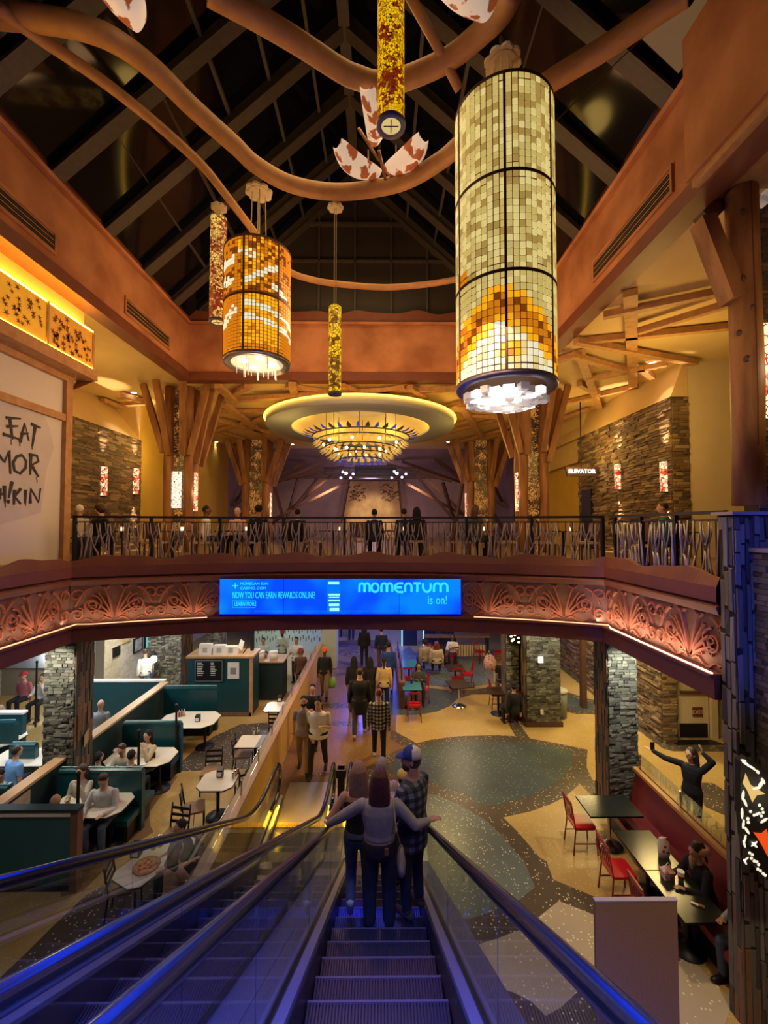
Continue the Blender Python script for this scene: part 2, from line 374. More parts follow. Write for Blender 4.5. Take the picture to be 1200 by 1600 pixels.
struct('trim_1', G().box((8.0, 25.7, F2), (8.4, 26.1, CEIL)), timber_d, label='dark post at the right of the stage opening')
# ---- atrium upper bulkhead
WP = [(XL, -1.5), (XL, YB), (XR, YB), (XR, -1.5)]
struct('wall_bulkhead', sweep(WP, [(0, CEIL), (0, 12.52), (-.28, 12.52), (-.28, CEIL)]), rust, label='rust plaster bulkhead around the skylight')
struct('trim_2', sweep(WP, [(.10, CEIL-.06), (.10, CEIL+.20), (0, CEIL+.20), (-.27, CEIL+.02), (-.27, CEIL-.06)]), rust_b)
struct('trim_3', sweep(WP, [(.0, 12.50), (.10, 12.50), (.13, 12.56), (.02, 12.60), (-.2, 12.60), (-.2, 12.5)]), rust)
def wavy(p, q, z0, zt, amp, per, thick, inward, ph=0):
    p = Vector(p); q = Vector(q); L_ = (q-p).length; n = int(L_/.12); d = (q-p)/L_; nn = Vector((d.y, -d.x))*inward; vs = []; fs = []
    for i in range(n+1):
        s = L_*i/n; zz = zt+amp*math.sin(2*math.pi*s/per+ph)+amp*.5*math.sin(2*math.pi*s/(per*.61)+1+ph); a = p+d*s
        for dd in (0, thick):
            for z in (z0, zz): vs.append((a.x+nn.x*dd, a.y+nn.y*dd, z))
    for i in range(n):
        a = 4*i; b = a+4; fs += [(a, a+1, b+1, b), (a+2, b+2, b+3, a+3), (a+1, a+3, b+3, b+1), (a, b, b+2, a+2)]
    return G().add(vs, fs)
struct('trim_4', wavy((XL-.04, -1.5), (XL-.04, YB), 12.58, 12.92, .10, 2.6, .06, 1), rust_d)
struct('trim_4', wavy((XL, YB+.04), (XR, YB+.04), 12.58, 12.92, .05, 1.7, .06, 1), rust_d)
struct('trim_4', wavy((XR+.04, YB), (XR+.04, -1.5), 12.58, 12.92, .10, 2.6, .06, 1, 2), rust_d)
# ---- the boxed pilaster on the right
g = G(); g.box((4.22, 1.0, 10.85), (5.4, 5.85, 16.5)); struct('wall_right_box', g, rust)
struct('trim_5', G().box((4.27, 2.5, 10.74), (5.35, 5.8, 10.86)), timber_c)
# ---- vents
def vent(x, y0, y1, z0, z1, s, label):
    t = T('wall_vent', label, 'vent', (x, (y0+y1)/2, z0))
    g = G(); w = .05
    for a, b in (((y0-w, z0-w), (y1+w, z0)), ((y0-w, z1), (y1+w, z1+w)), ((y0-w, z0), (y0, z1)), ((y1, z0), (y1+w, z1))): g.box((min(x, x+s*.04), a[0], a[1]), (max(x, x+s*.04), b[0], b[1]))
    g.build('frame', rust, t); G().box((min(x, x+s*.006), y0, z0), (max(x, x+s*.006), y1, z1)).build('backing', black, t)
    n = 7
    for i in range(n):
        z = z0+(z1-z0)*(i+.5)/n; G().beam((x+s*.02, y0, z), (x+s*.02, y1, z), .03, .012, up=(s, 0, .6)).build('slat', steel_d if i % 2 else timber_c, t)
vent(XL, 4.6, 8.0, 11.22, 11.55, 1, 'long louvred vent in left rust wall nearer the viewer')
vent(XL, 10.3, 12.4, 11.22, 11.55, 1, 'louvred vent in left rust wall close to the far corner')
vent(XR, 6.5, 8.9, 11.25, 11.6, -1, 'long louvred vent in right rust wall above timber ceiling')
vent(XR, 11.2, 12.7, 11.25, 11.6, -1, 'short louvred vent in right rust wall behind the giant lantern')
# ---- skylight
AX = (XL+XR)/2; ZE = 12.85; ZA = 17.6
for sx, X0 in ((-1, XL), (1, XR)):
    g = G(); g.add([(X0-.2*-sx*-1, -1.5, ZE-.1), (X0, 14.2, ZE-.1), (AX, 14.2, ZA+.12), (AX, -1.5, ZA+.12)], [(0,1,2,3)])
    o = struct('window_skylight', g, roofglass, label='dark sloping skylight glass')
k = 0
for Y in (1.75, 3.3, 4.85, 6.4, 7.95, 9.5, 11.05, 12.6, 13.85):
    for sx, X0 in ((-1, XL), (1, XR)):
        g = G(); g.beam((X0-.0, Y, ZE-.12), (AX, Y, ZA-.12), .20, .34, up=(0, 0, 1)); g.beam((X0, Y, ZE-.32), (AX, Y, ZA-.32), .30, .04)
        struct('trim_rafter', g, steel_d)
for sx, X0 in ((-1, XL), (1, XR)):
    for i in range(1, 6):
        t = i/6+.02; x = X0+(AX-X0)*t; z = ZE+(ZA-ZE)*t-.06
        g = G(); g.beam((x, -1.5, z), (x, 14, z), .07, .09); struct('trim_purlin', g, steel_d)
g = G(); g.beam((AX, -1.5, ZA-.2), (AX, 14, ZA-.2), .25, .35); struct('trim_ridge', g, steel_d)
g = G(); g.add([(XL-.3, 13.98, CEIL), (XR+.3, 13.98, CEIL), (XR+.3, 13.98, ZE), (AX, 13.98, ZA), (XL-.3, 13.98, ZE)], [(0,1,2,3,4)]); struct('wall_gable', g, mat('gable_dark', (.035, .028, .022), .6))
for i in range(9):
    x = XL+.6+i*1.17; zt = ZE+(ZA-ZE)*(1-abs(x-AX)/5.3)-.3; struct('trim_mullion', G().box((x-.03, 13.86, 12.6), (x+.03, 13.98, zt)), steel_d)
struct('trim_mullion', G().box((-3.4, 13.84, 15.9), (1.9, 13.98, 15.98)), steel_d)
struct('trim_mullion', G().box((-4.2, 13.86, 14.7), (2.7, 13.98, 14.75)), steel_d)
# ---- curved tan pipes
def pipe(name, pts, z, r, label, zs=None):
    P = [U(px, py, z=E+(zs[i] if zs else z)) for i, (px, py) in enumerate(pts)]
    # smooth
    Q = []
    for i in range(len(P)-1):
        a = P[max(i-1, 0)]; b = P[i]; c = P[i+1]; d = P[min(i+2, len(P)-1)]
        for j in range(6):
            t = j/6; Q.append(.5*((2*b)+(-a+c)*t+(2*a-5*b+4*c-d)*t*t+(-a+3*b-3*c+d)*t**3))
    Q.append(P[-1]); o = G().tube(Q, r, 14).build(name, pipe_m, None, True); tag(o, label, 'pipe', None); return Q
pipe('roof_pipe', [(-25, 22), (83, 33), (150, 50), (200, 77), (250, 117), (300, 167), (367, 227), (400, 258), (455, 288), (523, 300), (590, 294), (640, 280), (690, 250), (720, 225), (790, 175), (863, 125), (950, 72), (1040, 10), (1075, -12)], 7.0, .155, 'thick tan horseshoe pipe carrying the two smaller lanterns')
pipe('roof_pipe', [(-5, 12), (67, 63), (133, 107), (200, 157), (267, 213), (317, 260), (347, 297), (393, 357), (425, 398), (453, 425), (487, 437), (530, 444), (600, 449), (660, 445), (705, 438), (760, 425), (850, 390)], 6.9, .085, 'thin tan curved pipe lowest under the skylight')
pipe('roof_pipe', [(325, -14), (400, 27), (467, 67), (533, 110), (560, 122), (590, 130), (633, 123), (700, 93), (750, 53), (783, 20), (800, -14)], 7.5, .165, 'thick tan curved pipe nearest the viewer above the giant lantern')
tag(G().tube([U(636, -14, z=E+7.9), U(680, 66, z=E+7.6), U(718, 140, z=E+7.2)], .075, 12).build('roof_pipe', pipe_m, None, True), 'short straight tan strut running up left of the giant lantern', 'pipe')
tag(G().tube([U(862, 195, z=E+6.2), U(1034, 30, z=E+7.1)], .008, 6).build('roof_cable', steel_d, None), 'thin steel cable sloping up right of the giant lantern', 'cable')

# ---- balcony edge
struct('trim_6', sweep(PATH, [(-.1, 3.84), (.14, 3.84), (.14, 4.10), (.20, 4.13), (.20, 4.17), (.02, 4.17), (-.1, 4.17)]), rust_b, label='dark red beam along the balcony edge')
struct('trim_7', sweep(PATH, [(.0, 4.17), (.0, 4.95), (-.08, 4.95), (-.08, 4.17)]), relief_bg, label='recessed frieze band of the balcony')
struct('trim_8', sweep(PATH, [(-.08, 4.93), (.06, 4.93), (.10, 5.03), (.06, 5.06), (-.08, 5.06)]), rust_b)
fr = path_frames(PATH)
SS = [0]
for i in range(1, len(PATH)): SS.append(SS[-1]+(Vector(PATH[i])-Vector(PATH[i-1])).length)
def at_s(s, d=0):
    i = max(0, min(len(PATH)-2, next((k for k in range(len(SS)-1) if SS[k+1] >= s), len(PATH)-2)))
    t = (s-SS[i])/(SS[i+1]-SS[i]); a = Vector(PATH[i]); b = Vector(PATH[i+1]); p = a+(b-a)*t; dd = (b-a).normalized(); n = Vector((dd.y, -dd.x)); return p+n*d, n
def wave_band(s0, s1):
    vs = []; fs = []; n = int((s1-s0)/.09)
    for i in range(n+1):
        s = s0+(s1-s0)*i/n; zt = 5.47+.045*math.sin(2*math.pi*s/1.75)+.02*math.sin(2*math.pi*s/.8)
        for d, z in ((.03, 5.06), (.09, 5.10), (.085, 5.30), (.03, zt), (-.05, zt), (-.05, 5.06)):
            p, nn = at_s(s, d); vs.append((p.x, p.y, z))
    for i in range(n):
        for j in range(6): a = i*6+j; b = i*6+(j+1) % 6; fs.append((a, b, b+6, a+6))
    return G().add(vs, fs)
struct('trim_9', wave_band(SS[0], SS[-1]), rust_d, label='wavy topped curb over the frieze')
# scrollwork: one relief panel per stretch
def ribbon(g, pts, w0, w1, h=.035):
    k = len(pts); vs = []; fs = []
    for i, (s, z) in enumerate(pts):
        a = pts[max(i-1, 0)]; b = pts[min(i+1, k-1)]; dx, dz = b[0]-a[0], b[1]-a[1]; l = math.hypot(dx, dz) or 1; t = i/(k-1); w_ = (w0+(w1-w0)*t)*math.sin(math.pi*min(1, .18+t*.82) if t < 1 else .9)*.5+.004
        for q, hh in ((-1, 0), (-.5, h), (.5, h), (1, 0)):
            ss = s-dz/l*w_*q; zz = min(4.945, max(4.175, z+dx/l*w_*q)); p, n = at_s(ss, hh+.002); vs.append((p.x, p.y, zz))
    for i in range(k-1):
        for j in range(3): a = 4*i+j; fs.append((a, a+1, a+5, a+4))
    g.add(vs, fs)
def spiral(g, s, z, r, turns, dirn, a0, w=.05):
    n = int(10*turns)+3; pts = []
    for i in range(n): t = i/(n-1); a = a0+dirn*2*math.pi*turns*t; rr = r*(1-.85*t); pts.append((s+rr*math.cos(a), z+rr*math.sin(a)))
    ribbon(g, pts, w, w*.5)
def motif(g, s0, W):
    c = s0+W/2; zc = 4.56
    for sg in (-1, 1):
        for k_ in range(4):                                   # palmette fan
            a = R(12+k_*20); pts = [(c+sg*(.03+.30*t*math.sin(a)+.10*t*t), 4.27+.62*t*math.cos(a*.8)*(1-.12*k_)) for t in np.linspace(0, 1, 7)]; ribbon(g, pts, .06, .05, .045)
        spiral(g, c+sg*W*.27, zc-.02, .19, 1.6, sg, R(90), .055)
        spiral(g, c+sg*W*.27, zc-.02, .10, 1.1, -sg, R(-60), .05)
        spiral(g, c+sg*W*.44, zc+.17, .14, 1.3, -sg, R(200 if sg > 0 else -20), .05)
        spiral(g, c+sg*W*.43, zc-.22, .12, 1.3, sg, R(20 if sg > 0 else 160), .05)
        ribbon(g, [(c+sg*(.05+.5*t), 4.22+.05*math.sin(t*9)) for t in np.linspace(0, 1, 9)], .05, .04)
        ribbon(g, [(c+sg*(.1+.16*t), 4.90-.10*t*(1-t)*4*.6) for t in np.linspace(0, 1, 5)], .05, .04)
        ribbon(g, [(c+sg*(.40+.28*t), 4.86-.35*t*t) for t in np.linspace(0, 1, 6)], .05, .05)
        for k_ in range(3): spiral(g, c+sg*W*(.12+.14*k_), 4.33+.05*k_, .055, 1.0, sg, R(60*k_), .035)
for s0, s1, lb in ((SS[1], SS[2]-.02, 0), (SS[2]+.05, SS[2]+3.0, 1), (SS[-3]-3.05, SS[-3]-.05, 1), (SS[-3]+.03, SS[-2]+.2, 0)):
    n = max(1, round((s1-s0)/1.5)); W = (s1-s0)/n; g = G()
    for i in range(n): motif(g, s0+i*W, W)
    o = g.build('scroll_relief', relief_m, None, False); o['kind'] = 'structure'; o['label'] = 'raised terracotta scrollwork on the balcony frieze'
# led strip on the ledge below the frieze
def strip_on(s0, s1, name, m, d0, d1, z0, z1):
    n = max(2, int((s1-s0)/.4)); vs = []; fs = []
    for i in range(n+1):
        s = s0+(s1-s0)*i/n
        for d, z in ((d0, z0), (d1, z0), (d1, z1), (d0, z1)):
            p, _ = at_s(s, d); vs.append((p.x, p.y, z))
    for i in range(n):
        for j in range(4): a = i*4+j; b = i*4+(j+1) % 4; fs.append((a, b, b+4, a+4))
    return G().add(vs, fs)
tag(strip_on(SS[1], SS[2], 'x', 0, .14, .17, 4.172, 4.185).build('cove_light_strip', led_w), 'warm cove light strip at the foot of the left side frieze', 'light strip')
tag(strip_on(SS[2], SS[2]+2.55, 'x', 0, .14, .17, 4.172, 4.185).build('cove_light_strip', led_w), 'warm cove light strip under the front frieze left of the screen', 'light strip')
tag(strip_on(SS[-3]-2.6, SS[-3], 'x', 0, .14, .17, 4.172, 4.185).build('cove_light_strip', led_w), 'warm cove light strip under the front frieze right of the screen', 'light strip')
tag(strip_on(SS[-3], SS[-2], 'x', 0, .14, .17, 4.172, 4.185).build('cove_light_strip', glow('bright_led', (1, .70, .5), 2.6)), 'brightest cove light strip along the right side frieze', 'light strip')

for k in range(22):
    s = SS[1]+1.2+k*1.0
    if s > SS[-2]-.3 or SS[2]+2.8 < s < SS[-3]-2.8: continue
    p, n = at_s(s, .17); q, _ = at_s(s, .0); lamp('AREA', (p.x, p.y, 4.21), 2.2 if s < SS[-3] else 6, (1, .66, .46), .95, .03, (q.x, q.y, 4.9))
# ---- blue advertising screen
def screen():
    YS = 9.36; a = U(343, 960, Y=YS); b = U(720, 904, Y=YS)
    t = T('led_screen', 'wide glowing blue advertising screen on the balcony front', 'screen', ((a.x+b.x)/2, YS, a.z))
    G().box((a.x, YS+.01, a.z), (b.x, YS+.13, b.z)).build('casing', black, t)
    m = mat('blue_screen', (0, .02, .2), .4); nt = m.node_tree; N = nt.nodes; L = nt.links; bs = N['Principled BSDF']
    ns = N.new('ShaderNodeTexNoise'); ns.inputs['Scale'].default_value = .9; tc = N.new('ShaderNodeTexCoord'); L.new(tc.outputs['Object'], ns.inputs['Vector'])
    r = N.new('ShaderNodeValToRGB'); r.color_ramp.elements[0].position = .42; r.color_ramp.elements[1].position = .62
    r.color_ramp.elements[0].color = (0, .012, 1, 1); r.color_ramp.elements[1].color = (0, .040, 1, 1)
    L.new(ns.outputs['Fac'], r.inputs[0]); L.new(r.outputs[0], bs.inputs['Emission Color']); bs.inputs['Emission Strength'].default_value = 6.0
    cuts = [343, 443, 531, 624, 720]
    for i in range(4):
        p = U(cuts[i], 960, Y=YS); q = U(cuts[i+1], 904, Y=YS); G().box((p.x+.006, YS-.01, p.z+.01), (q.x-.006, YS+.01, q.z-.01)).build('display_panel', m, t)
    cy = glow('cyan_letters', (.02, .60, 1), 1.25); cy2 = glow('dim_cyan_letters', (.01, .36, 1), 1.0)
    def tx(s, px, py, size, m_, al='LEFT', sx=1): text(s, size, .004, m_, t, face_cam(U(px, py, Y=YS-.02)), al, 'lettering', sx)
    tx('NOW YOU CAN EARN REWARDS ONLINE!', 363, 930.5, .20, cy, 'LEFT', .455)
    tx('MOHEGAN SUN', 375, 912.2, .085, cy, 'LEFT', .98); tx('CASINO.COM', 375, 919.2, .085, cy, 'LEFT', 1.05)
    tx('LEARN MORE', 366, 944, .125, cy, 'LEFT', .62); tx('is on!', 668, 938, .27, cy, 'LEFT', .72)
    g = G()
    for a_, b_, c_, d_ in ((363.2, 399, 938, 938.7), (363.2, 399, 949.3, 950), (363, 363.7, 938, 950), (398.5, 399.2, 938, 950)):
        p = U(a_, d_, Y=YS-.02); q = U(b_, c_, Y=YS-.02); g.box((p.x, YS-.02, p.z), (q.x, YS-.012, q.z))
    g.build('button_outline', cy2, t)
    g = G()
    for a_, b_, c_, d_ in ((363, 372, 914.6, 916.2), (366.8, 368.2, 911, 920)):
        p = U(a_, d_, Y=YS-.02); q = U(b_, c_, Y=YS-.02); g.box((p.x, YS-.02, p.z), (q.x, YS-.012, q.z))
    g.build('cross_mark', cy, t)
    # rounded stroke lettering
    def st(pts, g, w=2.0):
        P = [U(x, y, Y=YS-.022) for x, y in pts]; g.tube(P, .028, 6, flat=(1, .25, 1))
    g = G()
    def arch(x0, x1, yt, yb): return [(x0, yb)]+[((x0+x1)/2-(x1-x0)/2*math.cos(a), yt+5-5*math.sin(a)) for a in np.linspace(0, math.pi, 9)]+[(x1, yb)]
    yt, yb = 911.5, 925
    st(arch(561.5, 569.5, yt, yb), g); st(arch(569.5, 577.5, yt, yb), g)
    st([(586+5.5*math.cos(a), 918.2+6.7*math.sin(a)) for a in np.linspace(0, 2*math.pi, 17)], g)
    st(arch(596, 604.5, yt, yb), g); st(arch(604.5, 613, yt, yb), g)
    st([(630, 925), (622, 925), (617.5, 921), (617.5, 915), (622, 911.5), (630, 911.5)], g); st([(618, 918), (628, 918)], g)
    st(arch(633, 643, yt, yb), g); st([(646, 911.5), (658, 911.5)], g); st([(652, 911.5), (652, 925)], g)
    st([(661, 911.5), (661, 919), (664, 924), (668, 925), (672, 922), (673, 918), (673, 911.5)], g)
    st(arch(678, 688.5, yt, yb), g); st(arch(688.5, 699, yt, yb), g)
    g.build('momentum_lettering', cy, t)
    # slot machine picture in the middle
    g = G(); pale = glow('pale_blue_print', (.25, .75, 1), 1.3)
    for (x0, y0, x1, y1, mm) in ((511, 907, 532, 957, 1), (513, 909, 530, 913, 0), (513, 916, 530, 925, 1), (513, 928, 531, 930.5, 0), (514, 932.5, 530, 934, 0), (513, 937, 531, 939.5, 0), (514, 943, 530, 947, 0), (515, 950, 530, 955, 0)):
        p = U(x0, y1, Y=YS-.02); q = U(x1, y0, Y=YS-.02); g.box((p.x, YS-(.016 if mm else .024), p.z), (q.x, YS-.011, q.z), mm)
    g.build('picture', [pale, glow('teal_print', (.0, .16, .6), 1.0)], t)
    g = G(); p = U(363, 955.5, Y=YS-.02); q = U(630, 954.9, Y=YS-.02)
    for i in range(60):
        x = p.x+(q.x-p.x)*i/60
        if i > 7: g.box((x, YS-.014, p.z), (x+.03, YS-.011, p.z+.012))
    g.build('small_print', cy2, t)
screen()

# ---- balcony railing with branch balusters
branch_m = mat('pewter_branch', (.36, .31, .30), .45, .2)
BM = []
for k in range(8):
    g = G(); H = .80; x = 0; rs = random.Random(k*3+1); lean = rs.uniform(-.07, .07); fk = rs.uniform(.35, .7)
    pts = [(lean*math.sin(t*2.2+k)*1.2, 0, H*t*(1 if k % 3 == 2 else fk)) for t in np.linspace(0, 1, 4)]
    g.tube(pts, [.020, .018, .016, .014], 5)
    if k % 3 != 2:
        b = pts[-1]
        for sg in (-1, 1):
            e = (b[0]+sg*rs.uniform(.05, .13), 0, H); mid = ((b[0]+e[0])/2+sg*.025, 0, (b[2]+e[2])/2); g.tube([b, mid, e], [.014, .012, .010], 5)
    BM.append(g.mesh('branch', branch_m, True))
def railing(s0, s1, label, nb, posts):
    p, n = at_s((s0+s1)/2, -.06); t = T('balcony_railing', label, 'railing', (p.x, p.y, F2), 0, None)
    OFF = -.10
    strip_on(s0, s1, '', 0, OFF-.035, OFF+.035, 6.265, 6.31).build('handrail', black, t)
    strip_on(s0, s1, '', 0, OFF-.012, OFF+.012, 6.17, 6.195).build('lower_rail', black, t)
    strip_on(s0, s1, '', 0, OFF-.012, OFF+.012, 5.30, 5.33).build('lower_rail', black, t)
    for s in posts:
        p, n = at_s(s, OFF); G().box((p.x-.028, p.y-.028, F2), (p.x+.028, p.y+.028, 6.27)).build('post', black, t)
    bar = G().box((-.008, -.008, 0), (.008, .008, .86)).mesh('bar', black)
    m_ = int((s1-s0)/.13)
    for i in range(nb):
        s = s0+.08+(s1-s0-.16)*(i+random.uniform(-.3, .3)+.5)/nb; p, n = at_s(s, OFF+.015+.02*(i % 2)); a = math.atan2(n.y, n.x)+math.pi/2
        M = Matrix.Translation((p.x, p.y, 5.36)) @ Matrix.Rotation(a+(math.pi if random.random() < .5 else 0), 4, 'Z') @ Matrix.Rotation(random.uniform(-.12, .12), 4, 'Y') @ Matrix.Diagonal((1, 1, random.uniform(.96, 1.03), 1))
        piece('branch', BM[i*5 % 8], t, M)
    g = G()
    for i in range(m_):
        s = s0+(s1-s0)*(i+.5)/m_; p, n = at_s(s, OFF-.02); g.box((p.x-.006, p.y-.006, 5.32), (p.x+.006, p.y+.006, 6.18))
    part_stuff(g.build('thin_bars', black, t)); return t
SF0, SF1 = SS[2], SS[-3]
railing(SF0+.02, SF1-.02, 'black handrail with pale branch balusters along the curved balcony front', 122, [SF0+.05+i*(SF1-SF0-.1)/8 for i in range(9)])
railing(SF1+.04, SS[-2]-.02, 'black handrail with branch balusters on the right side by the blue pier', 26, [SF1+.15, SF1+1.0, SF1+1.9, SF1+2.8])

# ---- stones
def stone_meshes(mats, tag_='stone'):
    out = []
    for i, m in enumerate(mats):
        for k in range(2):
            rs = random.Random(i*7+k); g = G(); g.box((0, 0, 0), (1, 1, 1))
            # front face (y = 0) pinched and uneven
            v = [list(q) for q in g.v]
            for j in (0, 1, 4, 5): v[j][1] = rs.uniform(0, .28); v[j][0] += (.03 if v[j][0] < .5 else -.03)*rs.random(); v[j][2] += (.12 if v[j][2] < .5 else -.12)*rs.random()
            g.v = [tuple(q) for q in v]; out.append(g.mesh(tag_, m))
    return out
ST_G = stone_meshes(grey_st); ST_T = stone_meshes(tan_st)
def stones(parent, p0, u, n, W, H, hr, lr, dr, mats, meshes, nparts, vertical=False, seed=1, mask=None, name='stone'):
    """courses of stone on a face: p0 lower corner, u along, n outward"""
    rs = random.Random(seed); p0 = Vector(p0); u = Vector(u); n = Vector(n); zz = Vector((0,0,1)); L_ = []
    A, B = (H, W) if vertical else (W, H); b = 0
    while b < B-.005:
        h = min(rs.uniform(*hr), B-b); a = -rs.uniform(0, lr[0])
        while a < A:
            l = rs.uniform(*lr); a0 = max(a, 0); a1 = min(a+l, A)
            if a1-a0 > .015:
                s_ = (b, a0, h, a1-a0) if vertical else (a0, b, a1-a0, h)
                if mask is None or mask(s_[0]+s_[2]/2, s_[1]+s_[3]/2): L_.append((*s_, rs.uniform(*dr), rs.randrange(len(mats)), rs.randrange(2)))
            a += l
        b += h
    L_.sort(key=lambda q: (p0+u*q[0]+zz*q[1]-Vector((0, 0, E))).length)
    gap = .006
    for q in L_[:nparts]:
        x, z, l, h, d, mi, k = q
        o = p0+u*(x+gap/2)+zz*(z+gap/2)+n*d
        M = Matrix(((u.x*(l-gap), -n.x*(d+.04), 0, o.x), (u.y*(l-gap), -n.y*(d+.04), 0, o.y), (0, 0, h-gap, o.z), (0, 0, 0, 1)))
        piece(name, meshes[mi*2+k], parent, M)
    if len(L_) > nparts:
        g = G()
        for x, z, l, h, d, mi, k in L_[nparts:]:
            a = p0+u*(x+gap/2)+zz*(z+gap/2); l -= gap; h -= gap; t = d*rs.uniform(.6, 1)
            vs = [a-n*.03, a+u*l-n*.03, a+u*l+zz*h-n*.03, a+zz*h-n*.03, a+n*d, a+u*l+n*t, a+u*l+zz*h+n*d, a+zz*h+n*t]
            g.add(vs, [(4,5,6,7),(0,1,5,4),(1,2,6,5),(2,3,7,6),(3,0,4,7)], mi)
        part_stuff(g.build('small_stones', mats, parent))
def stone_column(x0, x1, y0, y1, z1, label, side, nparts=60, base=True):
    t = T('stone_column', label, 'column', ((x0+x1)/2, (y0+y1)/2, 0))
    G().box((x0+.03, y0+.03, 0), (x1-.03, y1-.03, z1)).build('core', mortar, t)
    stones(t, (x0+.03, y0+.03, .14), (1, 0, 0), (0, -1, 0), x1-x0-.06, z1-.14, (.045, .075), (.08, .2), (.008, .05), grey_st, ST_G, nparts, False, int(x0*100))
    if side > 0: stones(t, (x1-.03, y0+.03, .14), (0, 1, 0), (1, 0, 0), y1-y0-.06, z1-.14, (.05, .09), (.15, .5), (.006, .03), [grey_st[2], timber_l], ST_G, 0, True, 5)
    else: stones(t, (x0+.03, y1-.03, .14), (0, -1, 0), (-1, 0, 0), y1-y0-.06, z1-.14, (.05, .09), (.15, .5), (.006, .03), [grey_st[2], timber_l], ST_G, 0, True, 5)
    G().box((x0-.02, y0-.03, 0), (x1+.02, y1+.02, .14)).build('base_block', timber_d, t); return t
c1 = stone_column(-7.07, -6.38, 9.25, 9.9, 3.86, 'grey stone column standing among the left teal booths', 1, 80)
G().add([(-6.35, 9.52, 1.35), (-6.35, 9.66, 1.45), (-6.35, 9.66, 1.72), (-6.35, 9.52, 1.62)], [(0,1,2,3)]).build('wood_plaque', oak, c1)
stone_column(4.77, 5.44, 9.25, 9.88, 3.86, 'tall grey stone column beside the red banquette', -1, 80)
c3 = stone_column(4.43, 5.52, 13.4, 14.3, 3.86, 'wide grey stone column behind the two seated men', -1, 80)
p = U(845, 1031, Y=13.33); G().box((p.x-.07, 13.32, p.z-.09), (p.x+.07, 13.36, p.z+.09)).build('lit_plate', glow('plate_glow', (1, .9, .75), 1.6), c3)
p = U(847, 1113, Y=13.33); G().box((p.x-.045, 13.33, p.z-.07), (p.x+.045, 13.37, p.z+.07)).build('socket_plate', white, c3)
stone_column(-8.7, -7.4, 16.4, 17.4, 3.86, 'pale rough column beside the white brick wall', 1, 60)
stone_column(3.95, 4.40, 13.9, 14.5, 3.86, 'narrow dark column with the lit art panel', -1, 0)
stone_column(-6.95, -6.3, 17.5, 18.1, 3.86, 'dark column with an orange art panel behind the host stand', 1, 0)
for px in (911,):
    a = U(px, 1060, Y=14.8); tag(G().box((a.x-.08, 14.7, 0), (a.x+.08, 14.9, 3.86)).build('dark_post', timber_d), 'slim dark post in front of the lower stone wall', 'post')
# ---- the big pier on the right edge
pier = T('stone_pier', 'blue-lit stacked stone pier closing the right balcony rail', 'pier', (5.1, 5.4, 0))
G().box((4.42, 5.42, 0), (4.86, 5.66, 6.24)).build('core', mortar, pier)
G().box((4.86, 5.44, 2.9), (6.4, 5.66, 6.24)).build('core', mortar, pier)
G().box((4.64, 5.03, 3.25), (6.4, 5.42, 5.78)).build('core', mortar, pier)
stones(pier, (4.42, 5.42, 0), (1, 0, 0), (0, -1, 0), .24, 6.22, (.05, .09), (.25, .8), (.01, .035), [grey_st[0], grey_st[2], timber_l], ST_G, 50, True, 11)
stones(pier, (4.42, 5.66, 0), (0, -1, 0), (-1, 0, 0), .24, 6.22, (.05, .09), (.25, .8), (.008, .03), [grey_st[0], grey_st[2], timber_l], ST_G, 40, True, 19)
stones(pier, (4.66, 5.42, 5.8), (1, 0, 0), (0, -1, 0), .22, .43, (.05, .09), (.25, .4), (.01, .035), [grey_st[0], grey_st[2], timber_l], ST_G, 10, True, 12)
stones(pier, (4.66, 5.42, 0), (1, 0, 0), (0, -1, 0), .2, 3.25, (.05, .09), (.2, .5), (.01, .03), [grey_st[0], grey_st[2], timber_l], ST_G, 40, True, 15)
stones(pier, (4.90, 5.43, 5.8), (1, 0, 0), (0, -1, 0), .6, .42, (.04, .08), (.05, .14), (.01, .05), [grey_st[1], grey_st[3]], ST_G[2:4]+ST_G[6:8], 30, False, 13)
stones(pier, (4.64, 5.03, 3.25), (1, 0, 0), (0, -1, 0), 1.7, 2.53, (.05, .085), (.14, .42), (.01, .06), grey_st, ST_G, 150, False, 14)
stones(pier, (4.64, 5.42, 3.25), (0, -1, 0), (-1, 0, 0), .39, 2.53, (.05, .085), (.1, .3), (.01, .03), grey_st, ST_G, 0, False, 16)
G().box((4.36, 5.36, 6.24), (6.4, 5.72, 6.28)).build('cap_slab', mat('cap_slab', (.35, .33, .36), .4), pier)
G().box((4.58, 4.95, 5.78), (6.4, 5.42, 5.83)).build('ledge_slab', MATS['cap_slab'], pier)
G().box((4.7, 5.5, 0), (6.5, 5.66, 2.9)).build('back_panel', mat('beige_stone_panel', (.30, .25, .16), .7, noise=(7, (.2, .16, .1), .2)), pier)
# ---- long stacked stone walls at the right
def wallthing(name, a, b, m, label):
    o = struct(name, G().box(a, b), m, label=label); return o
w1 = wallthing('wall_right_stone', (8.12, 12.0, F2), (8.6, 17.7, 9.72), mortar, 'stacked stone wall right of the dining level')
def door_hole(a, b): return not (a > 4.35 and a < 5.25 and b < 1.9)
stones(w1, (8.12, 17.7, F2), (0, -1, 0), (-1, 0, 0), 5.7, 4.47, (.055, .10), (.2, .55), (.01, .08), tan_st, ST_T, 300, False, 21, lambda a, b: not (a < 1.15 and a > .25 and b < 2.3))
stones(w1, (8.12, 12.0, F2), (1, 0, 0), (0, -1, 0), .46, 4.47, (.055, .10), (.2, .4), (.01, .06), tan_st, ST_T, 0, False, 22)
G().box((8.05, 16.6, F2), (8.2, 17.4, F2+2.3)).build('niche', black, w1)
w2 = wallthing('wall_right_stone', (7.95, 12.4, 0), (8.35, 24, 3.86), mortar, 'stacked stone wall of the lower level')
